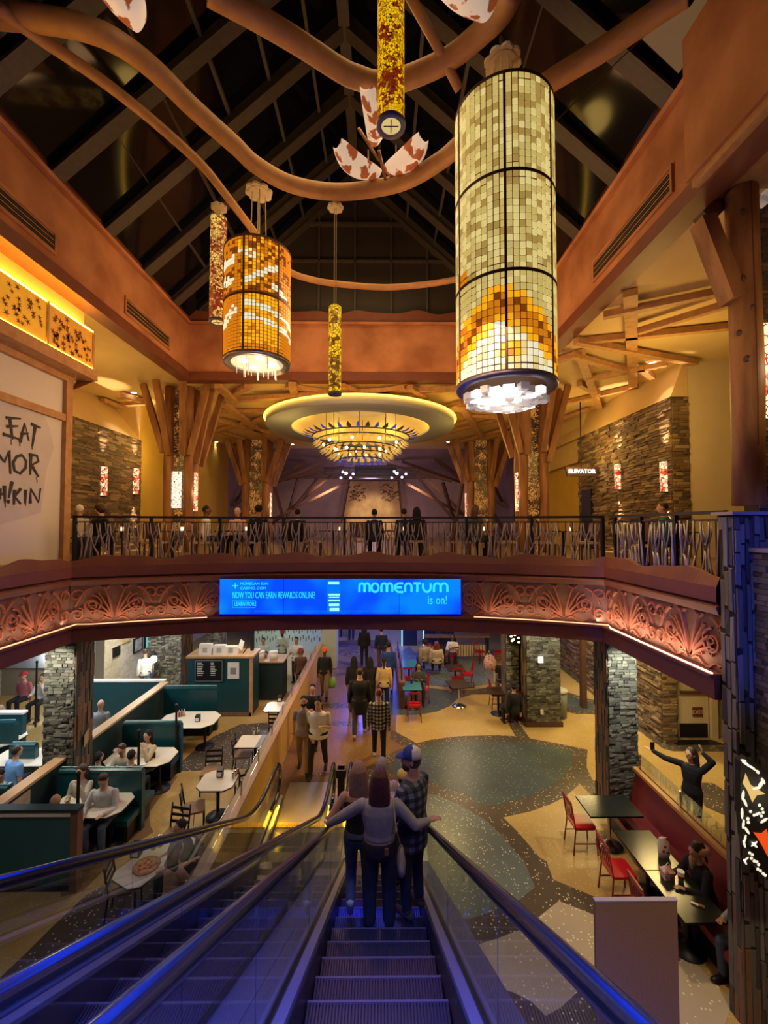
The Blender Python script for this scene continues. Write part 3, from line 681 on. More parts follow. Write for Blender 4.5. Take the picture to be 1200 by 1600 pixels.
stones(w2, (7.95, 24, 0), (0, -1, 0), (-1, 0, 0), 11.6, 3.86, (.05, .09), (.18, .5), (.01, .09), tan_st, ST_T, 300, False, 23)
stones(w2, (7.95, 12.4, 0), (1, 0, 0), (0, -1, 0), .4, 3.86, (.05, .09), (.2, .4), (.01, .06), tan_st, ST_T, 40, False, 24)
w3 = wallthing('wall_left_stone', (-9.6, 9.8, F2), (-9.1, 16.5, 9.35), mortar, 'stacked stone wall left of the dining level')
stones(w3, (-9.1, 9.8, F2), (0, 1, 0), (1, 0, 0), 6.7, 4.1, (.05, .09), (.2, .6), (.008, .04), tan_st, ST_T, 200, False, 25)
struct('wall_left', G().box((-9.62, 16.5, F2), (-9.12, 26, CEIL)), mustard)
struct('wall_right', G().box((8.6, 17.7, F2), (8.8, 26, CEIL)), mustard)
struct('wall_right', G().box((8.3, 17.7, 8.8), (8.62, 26, CEIL)), cream)
struct('wall_right', G().box((8.6, 12.0, F2), (13, 12.2, CEIL)), cream2)
# soffits
g = G(); g.add([(-9.1, -4, 9.35), (-9.1, 16.5, 9.35), (-10.2, 16.5, CEIL), (-10.2, -4, CEIL), (-12, -4, 9.35), (-12, 16.5, 9.35)], [(0,1,2,3),(0,4,5,1)]); struct('trim_soffit', g, cream)
g = G(); g.add([(8.1, 12.0, 9.72), (8.1, 26, 9.72), (8.5, 26, CEIL), (8.5, 12.0, CEIL), (8.59, 12.0, 9.72), (8.59, 12.0, CEIL)], [(0,3,2,1),(0,4,5,3)]); struct('trim_soffit', g, cream)
struct('trim_soffit', G().box((-12, 16.40, 9.36), (-9.12, 16.48, CEIL-.01)), cream)
# lower level shell
brick_m = [mat('cream_brick', (.55, .50, .37), .7), mat('pale_brick', (.62, .57, .44), .7)]
w4 = wallthing('wall_left_brick', (-10.2, 15.8, 0), (-9.9, 26, 3.86), mat('brick_joint', (.30, .27, .20), .9), 'cream brick wall with framed pictures')
BRK = [G().box((0,0,0),(1,1,1)).mesh('brick', m) for m in brick_m for _ in (0, 1)]
stones(w4, (-9.9, 15.8, 0), (0, 1, 0), (1, 0, 0), 10, 3.86, (.0999, .1), (.29, .30), (.015, .022), brick_m, BRK, 200, False, 31, None, 'brick')
w5 = wallthing('wall_left_brick', (-17, 16.0, 0), (-10.2, 16.2, 3.86), MATS['brick_joint'], 'cream brick wall facing the booths')
stones(w5, (-11.2, 16.0, 0), (1, 0, 0), (0, -1, 0), 1.0, 3.86, (.0999, .1), (.29, .30), (.015, .022), brick_m, BRK, 90, False, 32, None, 'brick')
stones(w5, (-14.4, 16.0, 0), (1, 0, 0), (0, -1, 0), .7, 3.86, (.0999, .1), (.29, .30), (.015, .022), brick_m, BRK, 0, False, 33, None, 'brick')
struct('window_1', G().box((-13.7, 15.9, 1.0), (-11.25, 16.0, 3.5)), mat('blue_grey_pane', (.34, .40, .50), .3))
struct('wall_far', G().box((-6.2, 21.6, 0), (-2.7, 21.8, 2.4)), mat('mint_panel', (.50, .62, .50), .6))
dash = G().box((-.018, -.012, -.09), (.018, 0, .09)).mesh('tile_mark', mat('dark_dash', (.05, .09, .08), .6))
wf = bpy.data.objects['wall_far']
for i in range(26):
    for j in range(5):
        piece('tile_mark', dash, wf, Matrix.Translation((-6.1+i*.135+(j % 2)*.07, 21.6, .5+j*.4+(i*7 % 5)*.04)))
tag(G().box((-2.55, 18.9, 0), (-1.9, 19.7, 2.3)).box((-2.62, 18.83, 2.3), (-1.83, 19.77, 2.4)).build('square_pillar', MATS['mint_panel']), 'pale square pillar at the far end of the capped wall', 'pillar')
# exit door at the right
struct('wall_exit', G().box((8.35, 12.75, 0), (13, 12.95, 3.86)), cream2)
d = struct('door_1', G().box((8.55, 12.66, .02), (9.45, 12.75, 2.5)), cream2, label='cream fire door with a panic bar')
G().box((8.6, 12.64, .04), (9.4, 12.66, .42)).build('kick_plate', black, d)
G().box((8.6, 12.58, 1.28), (9.42, 12.63, 1.36)).build('panic_bar', timber_d, d)
G().box((8.85, 12.645, 1.95), (9.2, 12.66, 2.25)).build('notice', mat('beige_notice', (.45, .36, .24), .7), d)
ex = G().box((8.98, 12.63, .62), (9.26, 12.66, .88)).build('exit_plate', mat('exit_red', (.16, .02, .015), .5), d)
text('EXIT', .16, .004, mat('exit_white', (.6, .55, .5), .5), d, face_cam((9.12, 12.62, .75)))
struct('trim_door', G().box((9.5, 12.6, 0), (9.68, 12.75, 2.6)), cream2)
w6 = wallthing('wall_exit_stone', (9.9, 12.3, 0), (13, 12.6, 3.86), mortar, 'dark stone wall right of the exit door')
stones(w6, (9.9, 12.3, 0), (1, 0, 0), (0, -1, 0), 1.4, 3.86, (.06, .1), (.2, .5), (.01, .05), [tan_st[2], grey_st[2]], ST_T, 0, False, 34)
struct('trim_strip', G().box((10.0, 12.2, 0), (10.05, 12.28, 3.0)), cream2)
# ---- floor inlays
def zm(x0, y0, s, pts): return [(x0+a/s, y0+b/s) for a, b in pts]
def inlay(name, pts, m, h, label=None):
    P = [U(a, b, z=0) for a, b in pts]; g = G().prism([(q.x, q.y) for q in P], -.01, h); o = g.build(name, m, floor)
    if label: o['label'] = label
A_ = lambda pts: zm(600, 1100, 3.3333, pts)
band = A_([(-10,285),(0,270),(110,225),(30,180),(38,135),(100,165),(170,205),(250,185),(400,167),(600,163),(685,168),(590,0),(640,-10),(700,95),(760,180),(900,205),(1060,238),(1055,330),(1085,395),(1160,440),(1160,500),(1085,480),(1020,415),(940,485),(860,525),(760,560),(620,590),(700,670),(760,740),(810,800)])+[(854,1346),(864.5,1374.5),(890,1385),(933,1403),(1010,1432),(1010,1466),(929,1430),(873,1408),(842,1433),(818,1451),(779,1466),(740,1478),(700,1482),(590,1484),(560,1300),(570,1200)]
inlay('brown_band', band, dark_t, .003)
inlay('green_oval', A_([(250,215),(400,198),(630,197),(800,210),(930,235),(985,250),(980,320),(930,385),(860,435),(760,480),(640,515),(530,535),(420,470),(260,410),(160,385),(60,370),(20,330),(90,270),(170,232)]), green_t, .005)
inlay('blue_grey_oval', A_([(150,455),(270,475),(400,530),(520,600),(620,690),(700,790)])+[(818,1343),(836,1386.5),(812,1406),(770,1424),(735,1436),(660,1440),(600,1400),(590,1300),(600,1240)], grey_t, .005)
inlay('pale_field', [(740,1478),(779,1466),(818,1451),(842,1433),(873,1408),(929,1430),(1010,1466),(1060,1478),(1145,1565),(1120,1640),(1000,1660),(930,1530),(908,1545.5),(875,1575.5),(852.5,1587.5),(830,1565),(800,1550),(773,1544)], pale_t, .004)
inlay('brown_field', [(773,1544),(800,1550),(830,1565),(852,1587),(875,1575),(908,1545),(930,1530),(1000,1660),(1100,1800),(700,1800),(740,1620)], dark_t, .003)
inlay('grey_carpet', [(640,1010),(648,1020),(717,1026),(770,1036),(772,1068),(736,1073),(692,1073),(670,1071),(625,1076),(622,1020)], grey_t, .004)
inlay('green_lens', [(609,1083),(624,1077),(673,1075),(703,1079),(717,1090),(703,1103),(682,1112),(655,1116.6),(611,1117.5),(575,1112),(570,1098)], green_t, .004)
inlay('brown_band', [(703,1077),(737.5,1078),(772,1073),(812,1070),(812,1078),(770,1084.5),(737.5,1085.4),(717,1091)], dark_t, .005)
B_ = lambda pts: zm(830, 1020, 3.3333, pts)
inlay('brown_band', B_([(140,205),(200,208),(300,240),(420,270),(420,330),(310,320),(230,318),(140,295)]), dark_t, .003)
inlay('green_lens', B_([(150,225),(230,235),(330,280),(300,305),(220,300),(150,270)]), green_t, .005)
inlay('brown_band', B_([(140,40),(310,190),(540,365),(700,460),(1010,485),(1100,500),(1100,520),(1005,515),(740,513),(690,500),(540,395),(310,210),(150,80)]), dark_t, .003)
inlay('black_mat', B_([(720,455),(940,455),(1010,480),(760,482)]), black, .012)
inlay('brown_lens', B_([(800,690),(870,675),(950,680),(1010,720),(1080,800),(1040,860),(900,800),(800,740)]), dark_t, .003)
C_ = lambda pts: zm(460, 975, 6.6667, pts)
inlay('rust_walk', [(503,1003),(560,1000),(610,1000),(617,1030),(622,1080),(618,1140),(632,1168),(600,1182),(560,1215),(380,1300),(362,1262)], brown_t, .001)
inlay('brown_band', C_([(170,830),(330,832),(580,820),(680,822),(680,870),(580,870),(330,880),(200,860)]), dark_t, .003)
inlay('brown_band', C_([(380,1012),(620,1015),(700,1020),(700,1068),(640,1065),(500,1055),(360,1060)]), dark_t, .003)
inlay('brown_band', C_([(400,370),(570,400),(700,400),(700,470),(560,500),(510,468),(560,430),(480,410),(400,395)]), dark_t, .003)
inlay('brown_band', C_([(430,508),(600,508),(600,535),(430,538)]), dark_t, .003)
inlay('brown_band', C_([(340,205),(540,200),(700,205),(1000,250),(1000,275),(700,240),(590,245),(350,235)]), dark_t, .003)
inlay('brown_band', C_([(60,1590),(200,1555),(400,1545),(560,1520),(580,1545),(400,1575),(200,1590)]), dark_t, .003)
c = U(551.5, 1020, z=0)
g = G(); n = 28
for i in range(n):
    a0, a1 = 2*math.pi*i/n, 2*math.pi*(i+1)/n; q = [(c.x+r*math.cos(a), c.y+r*1.0*math.sin(a)) for r, a in ((.62, a0), (.70, a0), (.70, a1), (.62, a1))]; g.prism(q, 0, .004)
for i in range(7): a = i*.9; g.tube([(c.x+.45*math.cos(a)*t, c.y+.45*math.sin(a+t)*t, .004) for t in np.linspace(.3, 1, 6)], .035, 5)
g.build('round_emblem', dark_t, floor)
inlay('brown_lens', [(266,1206),(300,1176),(332,1152),(375,1132),(420,1129),(450,1135),(425,1170),(400,1200),(360,1202)], dark_t, .003)
inlay('rust_field', [(225,1216),(278,1213),(268,1227),(250,1245),(233,1270),(235,1290),(240,1300),(190,1332),(130,1392),(95,1402),(100,1300),(180,1230)], brown_t, .002)
inlay('brown_lens', [(-40,1575),(0,1528),(40,1490),(77,1453),(133,1400),(173,1377),(225,1345),(300,1300),(330,1330),(290,1400),(200,1480),(100,1560),(0,1640)], dark_t, .003)
# ================================================================== LANTERNS
def hsh(a, b, c=0): return (math.sin(a*12.9898+b*78.233+c*37.719)*43758.5453) % 1
def disc_plate(t, p, r, name='ceiling_plate'):
    g = G()
    for k in range(8): a = k*math.pi/4; g.lathe((p.x+r*.72*math.cos(a), p.y+r*.72*math.sin(a), p.z-.02), [(.001, 0), (r*.36, 0), (r*.36, .045), (.001, .045)], 10)
    g.lathe((p.x, p.y, p.z-.02), [(.001, -.01), (r*.8, -.01), (r*.8, .05), (.001, .05)], 20); g.build(name, plate_w, t)
def drum_lantern(name, label, c, r, z0, z1, drums, nt, rows, colour, mats, plate, rods, vbars, nparts, tiltrim=None):
    t = T(name, label, 'lantern', (c[0], c[1], z0))
    # inner diffuser light
    d = bpy.data.lights.new('tube_light', 'POINT'); d.energy = 60*r; d.color = (1, .72, .35); d.shadow_soft_size = .3
    H = (z1-z0)/drums; th = H/rows; tiles = []
    for dr in range(drums):
        for i in range(rows):
            for j in range(nt):
                a = 2*math.pi*(j+.5)/nt; stag = .35*th*(hsh(j, dr, 3)-.5) if 0 < i < rows-1 else 0
                zc = z0+dr*H+(i+.5)*th+stag; tiles.append((a, zc, colour(a, (zc-z0)/(z1-z0), dr, hsh(i, j, dr))))
    w = 2*math.pi*r/nt
    proto = []
    for m in mats:
        g = G().box((-w/2+.0065, -.012, -th/2+.0065), (w/2-.0065, 0, th/2-.0065)); v = [list(q) for q in g.v]
        for q in (0, 1, 4, 5): v[q][0] *= .95; v[q][2] *= .97
        g.v = [tuple(q) for q in v]; proto.append(g.mesh('glass_tile', m))
    cam_a = math.atan2(-c[1], -c[0])
    def face(q): return math.cos(q[0]-cam_a)
    tiles.sort(key=lambda q: -(face(q) > .12)*10+abs(q[1]-(z0+H*.4)))
    def mtx(a, zc): return Matrix.Translation((c[0]+r*math.cos(a), c[1]+r*math.sin(a), zc)) @ Matrix.Rotation(a+math.pi/2, 4, 'Z')
    for a, zc, k in tiles[:nparts]: piece('glass_tile', proto[k], t, mtx(a, zc))
    g = G()
    for a, zc, k in tiles[nparts:]:
        M = mtx(a, zc); me = proto[k]; g.add([M @ v.co for v in me.vertices], [tuple(p.vertices) for p in me.polygons], k)
    part_stuff(g.build('small_glass_tiles', mats, t))
    G().lathe((c[0], c[1], z0), [(r-.03, .02), (r-.014, .02), (r-.014, z1-z0-.02), (r-.03, z1-z0-.02)], 48).build('lead_backing', mat('lead_line', (.05, .02, .006), .6, emit=((.35, .10, .015), .12)) if 'lead_line' not in MATS else MATS['lead_line'], t, True)
    for k in range(drums+1):
        z = k*H; G().lathe((c[0], c[1], z0+z), [(r-.02, -.022), (r+.02, -.022), (r+.02, .022), (r-.02, .022), (r-.02, -.022)], 48, close=False).build('hoop', timber_d, t)
    for a in vbars:
        x, y = c[0]+(r+.008)*math.cos(a), c[1]+(r+.008)*math.sin(a); G().beam((x, y, z0), (x, y, z1), .03, .03, up=(math.cos(a), math.sin(a), 0)).build('vertical_bar', timber_d, t)
    g = G().lathe((c[0], c[1], z0), [(r-.13, -.03), (r+.01, -.05), (r+.03, .0), (r-.13, .02), (r-.13, -.03)], 48, close=False); g.build('bottom_ring', tiltrim or rimlit, t, True)
    if plate is not None:
        disc_plate(t, plate, .26)
        for k in range(rods): a = 2*math.pi*k/rods+.4; G().tube([(plate.x+.13*math.cos(a), plate.y+.13*math.sin(a), plate.z), (c[0]+.16*math.cos(a), c[1]+.16*math.sin(a), z1-.05)], .011, 6).build('rod', plate_w, t)
    g = G().lathe((c[0], c[1], z1), [(.001, -.05), (r-.02, -.05), (r-.02, -.02), (.001, -.02)], 32); g.build('top_cover', timber_d, t)
    return t
tile_m = [mat('tile_cream', (.4, .33, .15), .3, noise=(7, (.5, .42, .22), .25), emit=((.52, .40, .12), 1.0)),
          mat('tile_ivory', (.45, .40, .22), .3, emit=((.68, .55, .20), 1.0)),
          mat('tile_tea', (.3, .2, .07), .3, emit=((.38, .25, .06), .9)),
          mat('tile_yellow', (.5, .25, .01), .3, emit=((.90, .40, .008), 1.0)),
          mat('tile_amber', (.35, .10, .01), .3, emit=((.60, .19, .006), .95)),
          mat('tile_umber', (.1, .02, .005), .3, emit=((.22, .05, .004), .8)),
          mat('tile_white', (.5, .48, .36), .3, emit=((.80, .74, .50), 1.0))]
cl = U(790, 600, Y=6.3); LR = .70
def big_col(a, v, dr, h):
    # angle across the side the camera sees; 0 at the middle
    th = (a-math.atan2(-6.3, -cl.x)+math.pi) % (2*math.pi)-math.pi; u = th/1.3
    if dr == 0:
        y = v*3; crest = .80-.42*abs(u+.05)-.1*abs(u)**2; d_ = y-crest
        if -.02 < d_ < .10 and abs(u) < 1.3: return 3 if h > .3 else 4
        if -.20 < d_ <= -.02: return 4 if h > .25 else 5
        if -.30 < d_ <= -.20: return 3
        if abs(u-.06) < .13 and .12 < y < .27: return 3 if h > .4 else 4
        if d_ < 0: return 6 if h > .3 else 1
        return 0 if h > .35 else 1
    if dr == 1:
        y = v*3-1
        if y < .16 and abs(u+.75) < .17: return 4
        if h < .16: return 2
        return 0 if h < .62 else 1
    if h < .22: return 2
    return 0 if h < .75 else 1
pl = U(782, 48, z=E+7.28)
big = drum_lantern('drum_lantern', 'giant cylindrical lantern of cream and amber glass tiles', (cl.x, 6.3), LR, E+2.03, E+6.07, 3, 52, 14, big_col, tile_m, Vector((cl.x, 6.3, E+6.95)), 8,
    [math.atan2(-6.3, -cl.x)+q for q in (.02, 1.05, -1.05, 2.1, 3.14, -2.1)], 300)
G().tube([(cl.x, 6.3, E+6.96), (cl.x, 6.36, E+7.42)], .03, 8).build('hanger', steel_d, big)
crys = mat('crystal_block', (.75, .72, .70), .12, emit=((.95, .88, .85), .10), spec=.9)
crysb = glow('lit_crystal', (1, .95, .9), 1.1)
for i in range(60):
    rr = LR*.82*math.sqrt((i+.5)/60); a = i*2.39996; x = cl.x+rr*math.cos(a); y = 6.3+rr*math.sin(a); s_ = .055+.02*hsh(i, 1); zz = E+2.02-.07-.15*(1-(rr/LR)**2)-.05*hsh(i, 2)
    G().box((x-s_, y-s_, zz-.045), (x+s_, y+s_, zz+.045), rot=Matrix.Rotation(a, 3, 'Z')).build('crystal_block', crysb if hsh(i, 5) > .72 else crys, big)
lamp('POINT', (cl.x, 6.3, E+1.35), 12, (1, .86, .68), .25)
cm = U(402, 555, Y=8.78); MR = .645
def med_col(a, v, dr, h):
    th = (a-math.atan2(-8.78, -cm.x)+math.pi) % (2*math.pi)-math.pi; u = th/1.25
    y = v
    if dr == 0:
        if v < .05: return 4
        if u > -.35 and (.26 < v-.12*(-u)*0+.07*u < .31 or .375 < v+.08*u < .42): return 6
        if -1.1 < u < -.45 and abs(v-.22-.25*(u+1.0)-.05) < .05: return 6 if h > .3 else 4
        return 3 if u > -.4 and abs(u) < .55 and h > .25 else 4
    if .5 < v < .535: return 5
    if -.3 < u < .45 and abs(v-(.60+.22*(u+.3))) < .028: return 6
    if -1.2 < u < -.55 and (abs(v-.8) < .04 or abs(v-.64) < .05 and h > .4): return 6
    if -.5 < u < .0 and abs(v-.84) < .035: return 6 if h > .3 else 4
    if u > .3 and abs(v-.63+.12*u) < .025: return 6
    return 3 if (h > .72 and abs(u) < .5) else (4 if h > .2 else 5)
med = drum_lantern('drum_lantern', 'smaller amber glass tile lantern hanging at the left', (cm.x, 8.78), MR, E+3.32, E+5.55, 2, 56, 17, med_col, tile_m, Vector((cm.x, 8.78, E+6.88)), 4,
    [math.atan2(-8.78, -cm.x)+q for q in (-.42, .62, 1.7, 2.8, -1.5, -2.5)], 300, mat('silver_rim', (.4, .38, .36), .3, .8))
G().lathe((cm.x, 8.78, E+3.32), [(.001, .0), (MR-.12, .0), (MR-.12, .012), (.001, .012)], 32).build('bottom_lens', mat('milky_lens', (.6, .56, .4), .3, emit=((.75, .68, .42), .6)), med)
for k in range(4):
    a = k*1.57+.5; G().lathe((cm.x+.28*math.cos(a), 8.78+.28*math.sin(a), E+3.30), [(.001, 0), (.08, 0), (.08, .015), (.001, .015)], 14).build('bulb', glow('bulb', (1, .93, .75), 8) if 'bulb' not in MATS else MATS['bulb'], med)
for k in range(24):
    a = k*.9; rr = .15+.35*hsh(k, 4); x = cm.x+rr*math.cos(a); y = 8.78+rr*math.sin(a); G().beam((x, y, E+3.3), (x+.01, y, E+3.10-.06*hsh(k, 2)), .012, .012).build('glass_drop', crys, med)
lamp('POINT', (cm.x, 8.78, E+2.7), 8, (1, .8, .45), .2)
# slim cylinder lanterns
def mosaic(name, base, hot, s=16, e=1.0, ramp=(.45, .62)):
    m = mat(name, base, .35); nt = m.node_tree; N = nt.nodes; L = nt.links; b = N['Principled BSDF']; tc = N.new('ShaderNodeTexCoord')
    v = N.new('ShaderNodeTexVoronoi'); v.feature = 'DISTANCE_TO_EDGE'; v.inputs['Scale'].default_value = s; L.new(tc.outputs['Object'], v.inputs['Vector'])
    v2 = N.new('ShaderNodeTexVoronoi'); v2.inputs['Scale'].default_value = s; L.new(tc.outputs['Object'], v2.inputs['Vector'])
    n = N.new('ShaderNodeTexNoise'); n.inputs['Scale'].default_value = 2.6; L.new(tc.outputs['Object'], n.inputs['Vector'])
    r = N.new('ShaderNodeValToRGB'); el = r.color_ramp.elements; el[0].position = ramp[0]-.12; el[0].color = (*base, 1); el[1].position = ramp[1]; el[1].color = (*hot, 1)
    sp = N.new('ShaderNodeSeparateColor'); L.new(v2.outputs['Color'], sp.inputs[0])
    ad = N.new('ShaderNodeMath'); ad.operation = 'MULTIPLY_ADD'; ad.inputs[1].default_value = .3; L.new(sp.outputs[0], ad.inputs[0]); su = N.new('ShaderNodeMath'); su.operation = 'MULTIPLY'; su.inputs[1].default_value = .8; L.new(n.outputs['Fac'], su.inputs[0]); L.new(su.outputs[0], ad.inputs[2]); L.new(ad.outputs[0], r.inputs[0])
    g1 = N.new('ShaderNodeMath'); g1.operation = 'GREATER_THAN'; g1.inputs[1].default_value = .06; L.new(v.outputs['Distance'], g1.inputs[0])
    st = N.new('ShaderNodeMath'); st.operation = 'MULTIPLY'; st.inputs[1].default_value = e; L.new(g1.outputs[0], st.inputs[0]); L.new(r.outputs[0], b.inputs['Emission Color']); L.new(st.outputs[0], b.inputs['Emission Strength']); return m
mo_red = mosaic('red_gold_mosaic', (.20, .025, .008), (1, .60, .12), 22, 1.0, (.60, .68))
mo_gold = mosaic('gold_mosaic', (.13, .05, .004), (.90, .52, .015), 15, 1.05, (.56, .60))
mo_yel = mosaic('yellow_red_mosaic', (.20, .02, .002), (.88, .48, .005), 28, 1.0, (.58, .60))
def slim(label, c, r, z0, z1, m, plate, cap_m, rod=True):
    t = T('slim_lantern', label, 'lantern', (c[0], c[1], z0))
    G().lathe((c[0], c[1], z0), [(r, .03), (r, (z1-z0)*.5), (r, z1-z0)], 28).build('glass_tube', m, t, True)
    G().lathe((c[0], c[1], z0), [(r*.72, -.01), (r+.012, -.02), (r+.016, .03), (r*.72, .02), (r*.72, -.01)], 28, close=False).build('bottom_ring', rimlit, t, True)
    G().lathe((c[0], c[1], z0), [(.001, 0), (r*.72, 0), (r*.72, .01), (.001, .01)], 24).build('bottom_lens', cap_m, t)
    for k in range(4): a = k*1.57; G().beam((c[0], c[1], z0-.005), (c[0]+r*.55*math.cos(a), c[1]+r*.55*math.sin(a), z0-.005), .012, .006).build('lens_spoke', timber_d, t)
    G().lathe((c[0], c[1], z1), [(.001, 0), (r+.01, 0), (r*.6, .05), (.001, .05)], 24).build('top_cap', black, t)
    if plate:
        disc_plate(t, Vector((c[0], c[1], plate)), .16)
        for dx in (-.02, .02): G().tube([(c[0]+dx, c[1], plate), (c[0]+dx, c[1], z1)], .008, 6).build('rod', plate_w, t)
    return t
lens_y = mat('amber_lens', (.5, .4, .15), .4, emit=((.72, .55, .2), .8))
q = U(340, 500, Y=9.2); slim('slim mottled red and gold tube lantern at far left', (q.x, 9.2), .17, E+4.36, E+6.62, mo_red, E+6.86, lens_y)
q = U(523, 610, Y=9.15); slim('slim golden tube lantern on long rods near the centre', (q.x, 9.15), .135, E+2.80, E+4.66, mo_gold, E+6.84, mat('grey_lens', (.3, .3, .3), .4))
q = U(611, 197, z=E+5.2); top_l = slim('thick golden red tube lantern dropping in from the top', (q.x, q.y), .175, q.z, q.z+4.6, mo_yel, None, lens_y)
G().tube([(q.x, q.y, q.z+4.6), (q.x, q.y, E+11.2)], .02, 6).build('hanger', steel_d, top_l)
# fabric shell lamps
shell = mat('mottled_shell', (.80, .70, .55), .5, emit=((.8, .5, .28), .15)); nt = shell.node_tree; N = nt.nodes
v = N.new('ShaderNodeTexVoronoi'); v.inputs['Scale'].default_value = 5.0; v.inputs['Randomness'].default_value = 1; r_ = N.new('ShaderNodeValToRGB'); tc = N.new('ShaderNodeTexCoord')
ns = N.new('ShaderNodeTexNoise'); ns.inputs['Scale'].default_value = 5; mv = N.new('ShaderNodeMix'); mv.data_type = 'RGBA'; mv.inputs[0].default_value = .25
nt.links.new(tc.outputs['Object'], ns.inputs[0]); nt.links.new(tc.outputs['Object'], mv.inputs[6]); nt.links.new(ns.outputs['Color'], mv.inputs[7]); nt.links.new(mv.outputs[2], v.inputs['Vector'])
e_ = r_.color_ramp.elements; e_[0].position = .40; e_[0].color = (.36, .085, .025, 1); e_[1].position = .48; e_[1].color = (.85, .72, .55, 1)
nt.links.new(v.outputs['Distance'], r_.inputs[0]); nt.links.new(r_.outputs[0], N['Principled BSDF'].inputs['Base Color']); nt.links.new(r_.outputs[0], N['Principled BSDF'].inputs['Emission Color'])
N['Principled BSDF'].inputs['Emission Strength'].default_value = .38
def shell_lamp(label, pa, pb, z, wid, curve=.25, group=None):
    a = U(*pa, z=E+z) if len(pa) == 2 else Vector(pa); b = U(*pb, z=E+z); d = b-a; L_ = d.length; d.normalize(); s = d.cross(Vector((0,0,1))).normalized(); n = 12; k = 8
    vs = []
    for i in range(n+1):
        t_ = i/n; w_ = wid*math.sin(math.pi*(.12+.76*t_))**.7; bend = curve*math.sin(math.pi*t_)
        for j in range(k+1):
            q = (j/k-.5)*2; vs.append(a+d*L_*t_+s*(w_*q+bend*.4)+Vector((0,0,1))*(w_*.75*q*q-.12*math.sin(math.pi*t_))*1)
    m_ = len(vs); vs += [v_+Vector((0,0,.02)) for v_ in vs]; fs = []
    for i in range(n):
        for j in range(k): a0 = i*(k+1)+j; fs += [(a0, a0+1, a0+k+2, a0+k+1), (m_+a0, m_+a0+k+1, m_+a0+k+2, m_+a0+1)]
    t = T('shell_lamp', label, 'lamp', tuple(a), 0, group); G().add(vs, fs).build('shell', shell, t, True)
    c = a+d*L_*.75; G().ell(c+Vector((0, 0, .06)), (.05, .05, .05)).build('bulb', MATS['bulb'], t); G().tube([c+Vector((0,0,.06)), c+Vector((0, .05, .5))], .015, 6).build('bracket', timber_d, t)
    lamp('POINT', c+Vector((0, 0, .25)), 2.2, (1, .75, .5), .08); return t
shell_lamp('mottled shell lamp above, upper left corner', (150, -25), (218, 50), 6.9, .28)
shell_lamp('mottled shell lamp at the top right of centre', (690, -35), (765, 28), 6.9, .42)
shell_lamp('long mottled shell lamp of the centre cluster, pointing up', (572, 142), (585, 230), 7.2, .21)
shell_lamp('mottled shell lamp of the centre cluster, left one', (527, 232), (590, 280), 7.1, .26, -.3)
shell_lamp('mottled shell lamp of the centre cluster, right one', (662, 222), (606, 274), 7.1, .26, .25)
tag(G().beam(U(592, 235, z=E+7.3), U(603, 285, z=E+7.0), .05, .05).beam(U(560, 200, z=E+7.35), U(592, 250, z=E+7.2), .04, .04).build('lamp_bracket', timber), 'small forked wooden bracket between the centre shell lamps', 'bracket')

# ================================================================== DINING LEVEL
def tree_column(x0, x1, y0, y1, side, label, scx=1.0):
    t = T('tree_column', label, 'column', ((x0+x1)/2, (y0+y1)/2, F2)); rr = .155*scx; rs = random.Random(int(abs(x0)*10)); zt = CEIL-.02
    for x, y in ((x0+rr, y0+rr), (x1-rr, y0+rr), (x0+rr, y1-rr), (x1-rr, y1-rr)):
        G().tube([(x+rs.uniform(-.02, .02), y, F2+(zt-F2)*k/6) for k in range(7)], [rr*rs.uniform(.92, 1.08) for _ in range(7)], 9).build('log', timber, t, True)
    zs = 8.55
    fl = .62*scx
    for x, y, dx, dy in ((x0+.05, y0, -fl, -.15), (x1-.05, y0, fl, -.15), (x0+.25, y0-.05, -.2, -.5), (x1-.25, y0-.05, .2, -.5), (x1, y1, fl, .25), (x0, y1, -fl, .25), (x1, (y0+y1)/2, fl*.8, 0)):
        G().beam((x, y, zs-rs.uniform(0, .4)), (x+dx, y+dy, zt), .2*scx, .12*scx, up=(0, 1, 0)).build('strut', timber, t)
    G().box((x0+rr, y0+rr*1.4, F2), (x1-rr, y0+rr*1.6, zt)).build('mosaic_panel', mo_col, t)
    if side > 0: G().box((x1-rr*1.6, y0+rr, F2), (x1-rr*1.4, y1-rr, zt)).build('side_panel', mo_col, t)
    else: G().box((x0+rr*1.4, y0+rr, F2), (x0+rr*1.6, y1-rr, zt)).build('side_panel', mo_col, t)
    g = G(); sx = x1-.02 if side > 0 else x0+.02
    g.box((min(sx, sx+side*.04), (y0+y1)/2-.1, 6.6), (max(sx, sx+side*.04), (y0+y1)/2+.14, 7.9)); g.build('art_glass_sconce', mo_sc, t)
    lamp('POINT', (sx+side*.18, (y0+y1)/2-.1, 7.2), 5, (1, .7, .4), .08)
    return t
mo_col = mosaic('bronze_mosaic', (.035, .014, .006), (.95, .36, .07), 34, .7, (.66, .72))
mo_sc = mosaic('sconce_glass', (.45, .03, .01), (1, .78, .42), 9, 1.5, (.50, .62))
mo_wh = mosaic('white_gold_glass', (.25, .12, .03), (1, .92, .7), 16, 1.6, (.38, .5))
c_l = tree_column(-7.20, -6.24, 14.3, 15.05, 1, 'left front tree-like timber column with flaring struts')
c_r = tree_column(4.60, 5.60, 14.3, 15.05, -1, 'right front tree-like timber column behind the giant lantern')
tree_column(-7.45, -6.0, 23.2, 24.3, 1, 'left rear tree-like timber column near the stage', 1.3)
tree_column(4.65, 6.15, 23.2, 24.3, -1, 'right rear tree-like timber column near the stage', 1.3)
p = U(276, 770, Y=14.4); G().box((p.x-.15, 14.36, p.z-.5), (p.x+.15, 14.42, p.z+.7)).build('lit_glass_panel', mo_wh, c_l)
